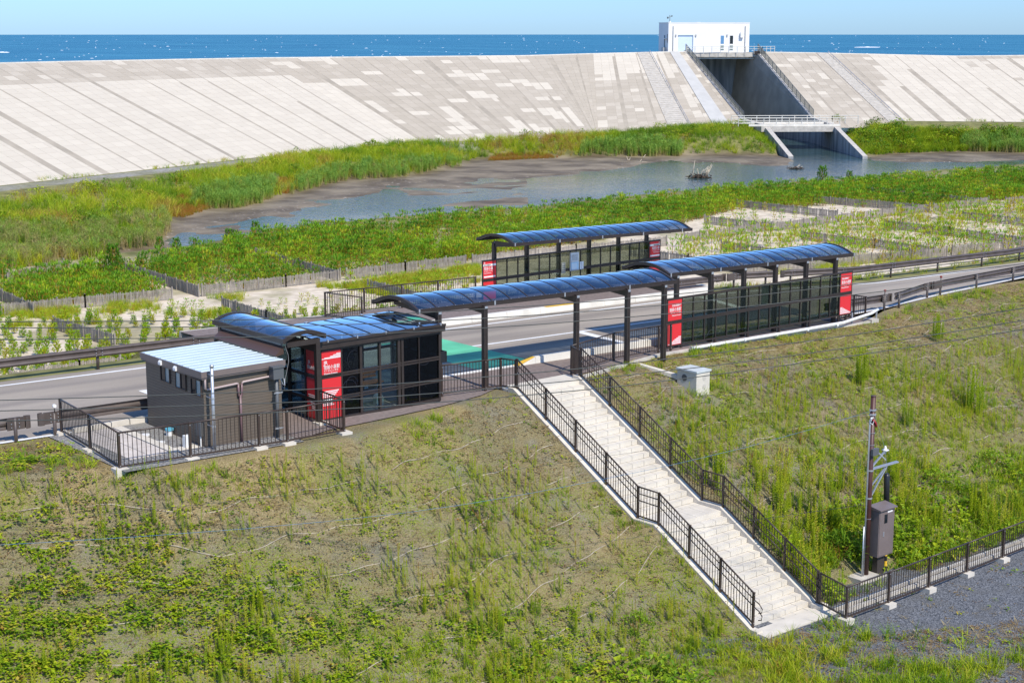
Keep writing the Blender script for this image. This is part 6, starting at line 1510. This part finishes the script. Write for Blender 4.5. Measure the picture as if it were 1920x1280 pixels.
# net ropes pegged across the bank
kk = 0
for side, (xa, xb) in (('left', (-19, .8)), ('right', (5.2, 36))):
    for row in range(9):
        x = xa + U(0, 3)
        while x < xb - 1.5:
            Lh = U(7, 16); pts = []; xx = x; ph = U(0,6)
            dist = 1.0 + row*1.25 + (.35 if side == 'left' else 0)
            while xx < min(x+Lh, xb):
                yy = float(crest(xx)) - dist + .05*math.sin(xx*1.3+ph) + .035*math.sin(xx*3.7+ph*2)
                if xx > 5.2 and dist > 3: yy = -9.9 + (float(crest(xx))+9.9)*(1-dist/12.4) + .05*math.sin(xx*1.3+ph) + .035*math.sin(xx*3.7+ph*2)
                if yy < -9.6: break
                zg = float(surfz(np.array([xx]), np.array([yy]))[0]); pts.append((xx, yy, zg+.008+.028*math.sin(xx*2.3+ph))); xx += .22
            if len(pts) > 6:
                b = MB(); b.tube(pts, .018, ROPE, 5); tag(b.build('net_rope', smooth=True), 'pale wavy net rope lying across the %s bank' % side, 'rope', 'net ropes across the %s bank' % side); kk += 1
            x += Lh + U(.2, 1.2)

# ---- lowland vegetation
def low(n, poly=None, X=(-120,125), D=(60,300)):
    Xs = rng.uniform(*X, n); Ds = rng.uniform(*D, n); x = Xs*CA+Ds*SA-33; y = -Xs*SA+Ds*CA-40; z_ = lowz(x, y); px, py = pix(x, y, z_)
    ok = (px > -60) & (px < 1980) & (z_ > ZW + .12) & (z_ > -13)
    if poly is not None: ok &= inpoly(px, py, poly)
    return np.stack([x,y,z_],-1)[ok], px[ok], py[ok]
FARB = [(-80,392),(0,384),(140,362),(300,340),(420,318),(560,294),(760,272),(900,265),(1110,254),(1240,243),(1400,233),(1438,238),(1480,290),(1400,291),(1290,292),(1080,299),(900,303),(850,319),(760,333),(640,340),(560,362),(490,379),(400,392),(330,414),(320,436),(290,462),(180,482),(-80,520)]
RB = [(1565,236),(1620,238),(1700,246),(1980,256),(1980,284),(1860,284),(1750,285),(1640,291),(1622,290)]
P, px, py = low(150000, FARB); d = dpoly(P[:,0], P[:,1], MUD); k = (d > .5); P, px, py = P[k], px[k], py[k]
k = rng.random(len(P)) < .55 + .45*sstep(.35,.5,fbm(P[:,0]*.12,P[:,1]*.12)); P, px, py = P[k], px[k], py[k]
nz = fbm(P[:,0]*.09+5, P[:,1]*.09); n2_ = vnoise(P[:,0]*.35, P[:,1]*.35)
print('farbank', len(P))
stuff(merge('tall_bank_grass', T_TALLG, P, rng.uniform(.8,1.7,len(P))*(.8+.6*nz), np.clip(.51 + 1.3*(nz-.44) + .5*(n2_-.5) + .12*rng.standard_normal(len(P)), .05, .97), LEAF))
P2, px, py = low(9000, FARB); k = (dpoly(P2[:,0],P2[:,1],MUD) > 2) & (fbm(P2[:,0]*.15+60,P2[:,1]*.15) > .5); P2 = P2[k]
stuff(merge('bank_scrub', T_BUSH, P2, rng.uniform(.8,1.9,len(P2)), np.clip(.52 + .20*rng.standard_normal(len(P2)), .1, .9), LEAF))
P, px, py = low(60000, RB, X=(45,125), D=(215,300)); 
print('rightbank', len(P))
stuff(merge('tall_bank_grass', T_TALLG, P, rng.uniform(.9,1.8,len(P)), np.clip(.60 + .5*(fbm(P[:,0]*.12,P[:,1]*.12)-.45) + .12*rng.standard_normal(len(P)), .05, .95), LEAF))
k = rng.random(len(P)) < .05; P2 = P[k]; stuff(merge('bank_scrub', T_BUSH, P2, rng.uniform(1.2,2.6,len(P2)), np.clip(.42 + .16*rng.standard_normal(len(P2)), .1, .85), LEAF))
reeds = [([(352,392),(372,372),(430,352),(520,348),(508,378),(440,392)], 3200, .62, 1.0),([(500,372),(560,345),(620,335),(640,338),(560,362)],900,.60,.7),([(555,345),(640,318),(760,308),(850,304),(862,312),(760,332),(640,340),(560,360)], 5200, .62, 1.0),
         ([(1085,294),(1100,278),(1250,272),(1282,284),(1275,293)], 4200, .64, 1.15),([(1800,284),(1812,262),(1980,262),(1980,288)], 4000, .60, 1.3),([(-80,520),(-80,440),(120,430),(230,420),(310,408),(322,430),(290,462),(180,482)], 6000, .42, .85)]
for k, (poly, n, tn, sc) in enumerate(reeds):
    ys = [at(p[0],p[1],-5.8) for p in poly]; X_ = [(v.x+33)*CA - (v.y+40)*SA*(1) if False else ((v.x+33)*CA + (-(v.y+40))*SA) for v in ys]; D_ = [((v.x+33)*SA - (-(v.y+40))*CA) for v in ys]
    P, px, py = low(n, poly, X=(min(X_)-2,max(X_)+2), D=(min(D_)-4,max(D_)+4))
    P = P[:3000]; P = P[rng.random(len(P)) < sstep(.25,.5,vnoise(P[:,0]*.5,P[:,1]*.5)) * .8 + .2]
    if len(P): stuff(merge('reed_bed', T_REED, P, rng.uniform(.45,1.1,len(P))*sc*.85, np.clip(tn + .04 + .14*rng.standard_normal(len(P)) - (.22*rng.random(len(P)) if k == 5 else 0), 0, 1), REED))
for poly, n in (([(300,405),(340,385),(400,372),(395,392),(345,408)],5000),([(505,362),(515,338),(555,332),(560,350),(545,364)],3500),([(915,302),(930,290),(1010,287),(1050,296)],5000),([(330,370),(380,362),(400,380),(330,392)],2500)):
    ys = [at(p[0],p[1],-5.8) for p in poly]; X_ = [((v.x+33)*CA + (-(v.y+40))*SA) for v in ys]; D_ = [((v.x+33)*SA - (-(v.y+40))*CA) for v in ys]
    P, px, py = low(n, poly, X=(min(X_)-2,max(X_)+2), D=(min(D_)-4,max(D_)+4))
    if len(P): stuff(merge('marsh_grass', T_TALLG, P, rng.uniform(.45,.75,len(P)), rng.uniform(.15,1,len(P)), RUST))
for px_, py_, s, dk, lab in ((115,452,2.6,.22,'dark green rounded bush on the far bank at the left'),(170,410,1.7,.20,'small dark bush above the dark rounded bush'),(160,368,2.0,.78,'yellow green bush beside the gravel track'),(1545,240,1.6,.45,'green shrub at the right end of the sluice bridge railing')):
    p = at(px_, py_, -4.6); p.z = float(lowz(np.array([p.x]), np.array([p.y]))[0]); 
    if py_ < 260: p = CX(54.2,263,14.9)
    o = bpy.data.objects.new('bush', plantmesh('bush', t_bush(500,.7,.8,(.07,.14)), s, dk, LEAF)); COL.objects.link(o); o.location = p; tag(o, lab, 'bush')
# weeds along the toe of the wall
xs_ = []; 
for p, q in zip(toew[2:-2], toew[3:-1]):
    for i in range(int((q-p).length*3)): xs_.append(p.lerp(q, random.random()) + Vector((random.uniform(-.3,1.2), random.uniform(-1.4,.1), 0)))
P = np.array([(v.x, v.y, float(lowz(np.array([v.x]), np.array([v.y]))[0])) for v in xs_]); k = rng.random(len(P)) < sstep(.4,.6,vnoise(P[:,0]*.2,P[:,1]*.2)); P = P[k]
P[:,2] = np.maximum(P[:,2], -4.5)
stuff(merge('wall_foot_weeds', T_TALLG, P, rng.uniform(.4,1.0,len(P)), rng.uniform(.3,.95,len(P)), LEAF))
# plantation
DENSE = [(-80,640),(-80,528),(150,514),(320,489),(450,460),(560,443),(700,427),(830,417),(1000,406),(1110,390),(1240,380),(1350,365),(1540,354),(1700,342),(1980,322),(1980,372),(1853,378),(1743,391),(1640,392),(1570,386),(1450,392),(1380,394),(1330,408),(1250,428),(1120,452),(1000,470),(880,490),(640,520),(380,553),(240,505),(232,512),(300,545),(318,556),(160,572),(0,586),(-10,640)]
P, px, py = low(150000, DENSE, X=(-60,110), D=(68,215)); P = P[P[:,1] > 18]
k = rng.random(len(P)) < .45 + .55*sstep(.32,.46,fbm(P[:,0]*.2+9,P[:,1]*.2)); P, px, py = P[k] if True else P, None, None
fk_ = np.full(len(P), 1e9)
for a_, b__ in FENCES:
    ex, ey = b__.x-a_.x, b__.y-a_.y; tt = np.clip(((P[:,0]-a_.x)*ex+(P[:,1]-a_.y)*ey)/(ex*ex+ey*ey), 0, 1); dd = np.hypot(P[:,0]-a_.x-tt*ex, P[:,1]-a_.y-tt*ey); side_ = (P[:,0]-a_.x-tt*ex)*SA + (P[:,1]-a_.y-tt*ey)*CA
    fk_ = np.minimum(fk_, np.where(side_ < 0, dd/.95, dd/.4))
P = P[(fk_ > 1) | (rng.random(len(P)) < .10)]
print('dense', len(P))
nz = fbm(P[:,0]*.12+70, P[:,1]*.12); M1 = rng.random(len(P)) < .30
Q1 = P[M1][:13000]; nq = len(Q1)
stuff(merge('young_pine_wood', T_PINE_L, Q1, rng.uniform(.75,1.35,nq), np.clip(.48 + .18*rng.standard_normal(nq)*.8 + .5*(fbm(Q1[:,0]*.12+70,Q1[:,1]*.12)-.45), .05, .95), PINE))
Q2 = P[~M1][:30000]; nq = len(Q2)
stuff(merge('plantation_undergrowth', [t_bush(38,.55,.55,(.09,.18),.5) for _ in range(6)], Q2, rng.uniform(.7,1.25,nq), np.clip(.50 + .13*rng.standard_normal(nq) + .35*(fbm(Q2[:,0]*.15+20,Q2[:,1]*.15)-.45), .05, .92), LEAF))
# a few taller pines standing above the wood
for k, (px_, py_, s) in enumerate(((215,520,2.2),(450,500,1.5),(332,486,1.5),(300,478,1.3),(430,470,1.6),(855,350,0),(1541,356,2.4),(1592,352,1.7),(480,455,1.6),(1105,372,1.3))):
    if s == 0: continue
    p = at(px_, py_, ZPL-.1); p.z = float(lowz(np.array([p.x]), np.array([p.y]))[0]); o = bpy.data.objects.new('pine_tree', plantmesh('pine_tree', t_pine(6,6,10,1.0,.30,.16,.025), s, .25, PINE)); COL.objects.link(o); o.location = p
    tag(o, 'taller dark young pine standing above the dense plantation', 'pine', 'taller pines above the plantation')
# saplings in the sand plots (individual trees nearest, the rest massed)
pine_meshes = [plantmesh('pine_sapling', T_PINE[k], 1.0, [.60,.70,.52,.78,.66,.84][k], PINE) for k in range(6)]
PLOTS = [([(-60,680),(-60,612),(160,585),(323,572),(415,585),(520,612),(600,640),(300,690),(0,720)],'in the sand plot behind the left guard rail and toilet hut',.85,150,.62,(.62,.9)),
         ([(425,585),(520,570),(690,548),(800,575),(860,592),(720,600),(620,625),(590,628)],'in the pale sand behind the far platform railing at left',.85,60,.50,(.7,.95)),
         ([(640,540),(700,530),(880,506),(900,560),(850,580),(700,548)],'in the overgrown plot left of the far shelter',1.1,60,.95,(.45,.8)),
         ([(1255,470),(1285,460),(1449,440),(1600,420),(1743,404),(1853,392),(1980,380),(1980,466),(1780,484),(1560,502),(1380,512),(1270,490)],'in the right sand plots beyond the road',1.25,150,1.28,(.6,.95)),
         ([(1300,452),(1330,412),(1400,398),(1570,395),(1640,398),(1600,408),(1449,426)],'in the sand strip above the right end of the far shelter',1.8,40,.95,(.6,.9))]
cand = []
for poly, lab, stp, nmax, sc, tr in PLOTS:
    gx_, gy_ = np.meshgrid(np.arange(-60, 130, stp*.8), np.arange(18, 95, stp*1.6), indexing='ij'); a = gx_.ravel() + rng.normal(0,.14,gx_.size) + .35*gy_.ravel()*.5; c = gy_.ravel() + rng.normal(0,.14,gx_.size)
    zz_ = lowz(a, c); px, py = pix(a, c, zz_); ok = inpoly(px, py, poly) & (rng.random(len(a)) < .80); a, c, zz_ = a[ok], c[ok], zz_[ok]
    for i in range(len(a)): cand.append((math.hypot(a[i]+33, c[i]+40), a[i], c[i], zz_[i], lab, sc))
cand.sort(); print('saplings', len(cand))
for k, (d_, a, c, z0_, lab, sc) in enumerate(cand[:290]):
    o = bpy.data.objects.new('pine_sapling', pine_meshes[int(rng.integers(0,6))]); COL.objects.link(o); o.location = (a, c, z0_-.03); o.rotation_euler = (U(-.06,.06),U(-.06,.06),U(0,6.28)); s = sc*U(.65,1.25); o.scale = (s,s,s*U(.85,1.2))
    tag(o, 'young pine ' + lab, 'pine sapling', 'pine saplings ' + lab)
rest = cand[290:]
if rest:
    Q1 = np.array([(a,c,z0_-.03) for _,a,c,z0_,_,_ in rest]); stuff(merge('pine_saplings', T_PINE_L, Q1, rng.uniform(.6,1.15,len(rest))*np.array([r[5] for r in rest]), np.clip(rng.normal(.72,.12,len(rest)), .3, .98), PINE))
# wild grass in strips along fences and road shoulder
SP = [[(-80,615),(-80,590),(160,572),(323,565),(420,580),(430,600),(330,590),(160,612)],[(380,560),(536,545),(880,502),(885,520),(640,545),(420,580)],[(1250,470),(1743,402),(1980,378),(1980,392),(1743,416),(1260,485)],[(-80,700),(300,680),(420,640),(200,668),(-80,705)],[(640,540),(900,500),(900,560),(740,560)],
      [(1300,505),(1560,488),(1980,455),(1980,474),(1640,500),(1400,522)]]
for poly in SP:
    ys = [at(p[0],p[1],ZPL) for p in poly]; X_ = [((v.x+33)*CA + (-(v.y+40))*SA) for v in ys]; D_ = [((v.x+33)*SA - (-(v.y+40))*CA) for v in ys]
    P, px, py = low(8000, poly, X=(min(X_)-1,max(X_)+1), D=(min(D_)-2,max(D_)+2)); P = P[P[:,1] > 13.6]; P = P[rng.random(len(P)) < sstep(.44,.60,fbm(P[:,0]*.35,P[:,1]*.35))]
    if len(P): stuff(merge('wild_grass', T_TALLG, P, rng.uniform(.30,.75,len(P)), np.clip(.72 + .14*rng.standard_normal(len(P)), .3, .98), LEAF))
P, px, py = low(26000, None, X=(-35,60), D=(60,120)); e_ = interp(P[:,0], [-200,26,34,48,70], [13.2,13.3,11.0,10.9,13.4]); k = (P[:,1] > e_+.1) & (P[:,1] < e_+4.5) & ((P[:,0] > 24.8) | (P[:,0] < -3.2)); P = P[k]; P = P[rng.random(len(P)) < sstep(.33,.5,fbm(P[:,0]*.5,P[:,1]*.5))]
stuff(merge('shoulder_grass', T_TUFT, P, rng.uniform(.5,1.1,len(P)), np.clip(.70 + .15*rng.standard_normal(len(P)), .2, .98), LEAF))
p = at(1762,441,ZPL); o = bpy.data.objects.new('bush', plantmesh('bush', t_bush(520,.7,.85,(.07,.14),.4), 1.75, .62, LEAF)); COL.objects.link(o); o.location = (p.x,p.y,ZPL-.05); tag(o, 'olive rounded bush on the cross fence in the right sand plots', 'bush')
# ---- driftwood
DRIFT = mat('bleached driftwood', (.50,.42,.31), .9, var=.25, scale=3); DARKW = mat('dark wet root', (.07,.05,.035), .9)
def snag(px_, py_, name, lab, s, arms, root_=True):
    p = at(px_, py_, ZW); r = thing(name, lab, 'driftwood', p); rx = Vector((CA,-SA,0))
    b = MB()
    for (ax, az, ex_, ez) in arms:
        q = p + rx*ax*s + Vector((0,0,az*s)); e = p + rx*ex_*s + Vector((0,U(-.4,.4)*s,ez*s)); m_ = q.lerp(e,.5) + Vector((U(-.1,.1),0,U(-.1,.15)))*s; b.tube([q,m_,e], [.07*s,.05*s,.02*s], DRIFT, 6)
    b.build('branch', r, True)
    if root_:
        b = MB()
        for i in range(40): a = p + rx*U(-1.1,1.0)*s + Vector((0,U(-.5,.5)*s,U(0,.35)*s)); b.tube([a, a + Vector((U(-.6,.6),U(-.4,.4),U(-.2,.3)))*s], [.08*s,.03*s], DARKW, 5)
        b.tube([p-rx*1.15*s+Vector((0,0,.05)), p+Vector((0,.1,.12*s)), p+rx*1.05*s+Vector((0,0,.08))], [.08*s,.14*s,.06*s], DARKW, 6)
        b.build('root_mass', r)
snag(1315,334,'driftwood','bleached tree snag with upright branches standing in the lagoon',1.25,[(-1,.1,-.95,1.9),(-.95,.1,-1.0,.75),(-.3,.1,-.55,1.0),(0,.1,.45,1.3),(.3,.1,1.0,1.15),(.5,.2,1.35,1.35),(.2,.1,.8,1.5),(.4,.2,1.1,.9),(-.1,.1,.2,.9)])
snag(1493,317,'driftwood','small tangled snag in the water near the sluice mouth',.8,[(-.3,.1,.6,.9),(-.2,.1,.9,.7),(.2,.1,1.4,.5),(-.5,.1,-.7,.6)])
snag(1178,303,'driftwood','pale driftwood stump on the mud in front of the reeds',.9,[(0,0,-.1,.9),(.1,0,.45,.7),(-.4,0,.2,.5),(.3,0,.8,.1)], False)
snag(1205,305,'driftwood','thin forked driftwood stick on the mud right of the stump',.9,[(-.6,0,.0,.6),(0,.6,.6,1.3),(-.5,0,.5,.1)], False)
snag(990,300,'driftwood','small pale log on the mud, left one of two',.7,[(-.6,.1,.6,.3),(.2,.1,.5,.5)], False)
snag(1020,301,'driftwood','small pale log on the mud, right one of two',.7,[(-.6,.1,.6,.2),(-.2,.1,.1,.5)], False)
snag(1288,290,'driftwood','dark grey driftwood heap at the right end of the reeds',1.0,[(-.6,0,.2,.9),(0,0,.7,.6),(-.3,.3,.5,1.1)], True)
snag(1790,284,'driftwood','grey driftwood heap on the right bank mud',1.2,[(-1,0,.5,.6),(-.5,0,1,.4),(0,.1,1.4,.5),(-.8,.3,.3,.9)], False)
snag(1445,290,'driftwood','cut pale log on the gravelly shore left of the sluice mouth',.8,[(-.5,.1,.4,.15)], False)
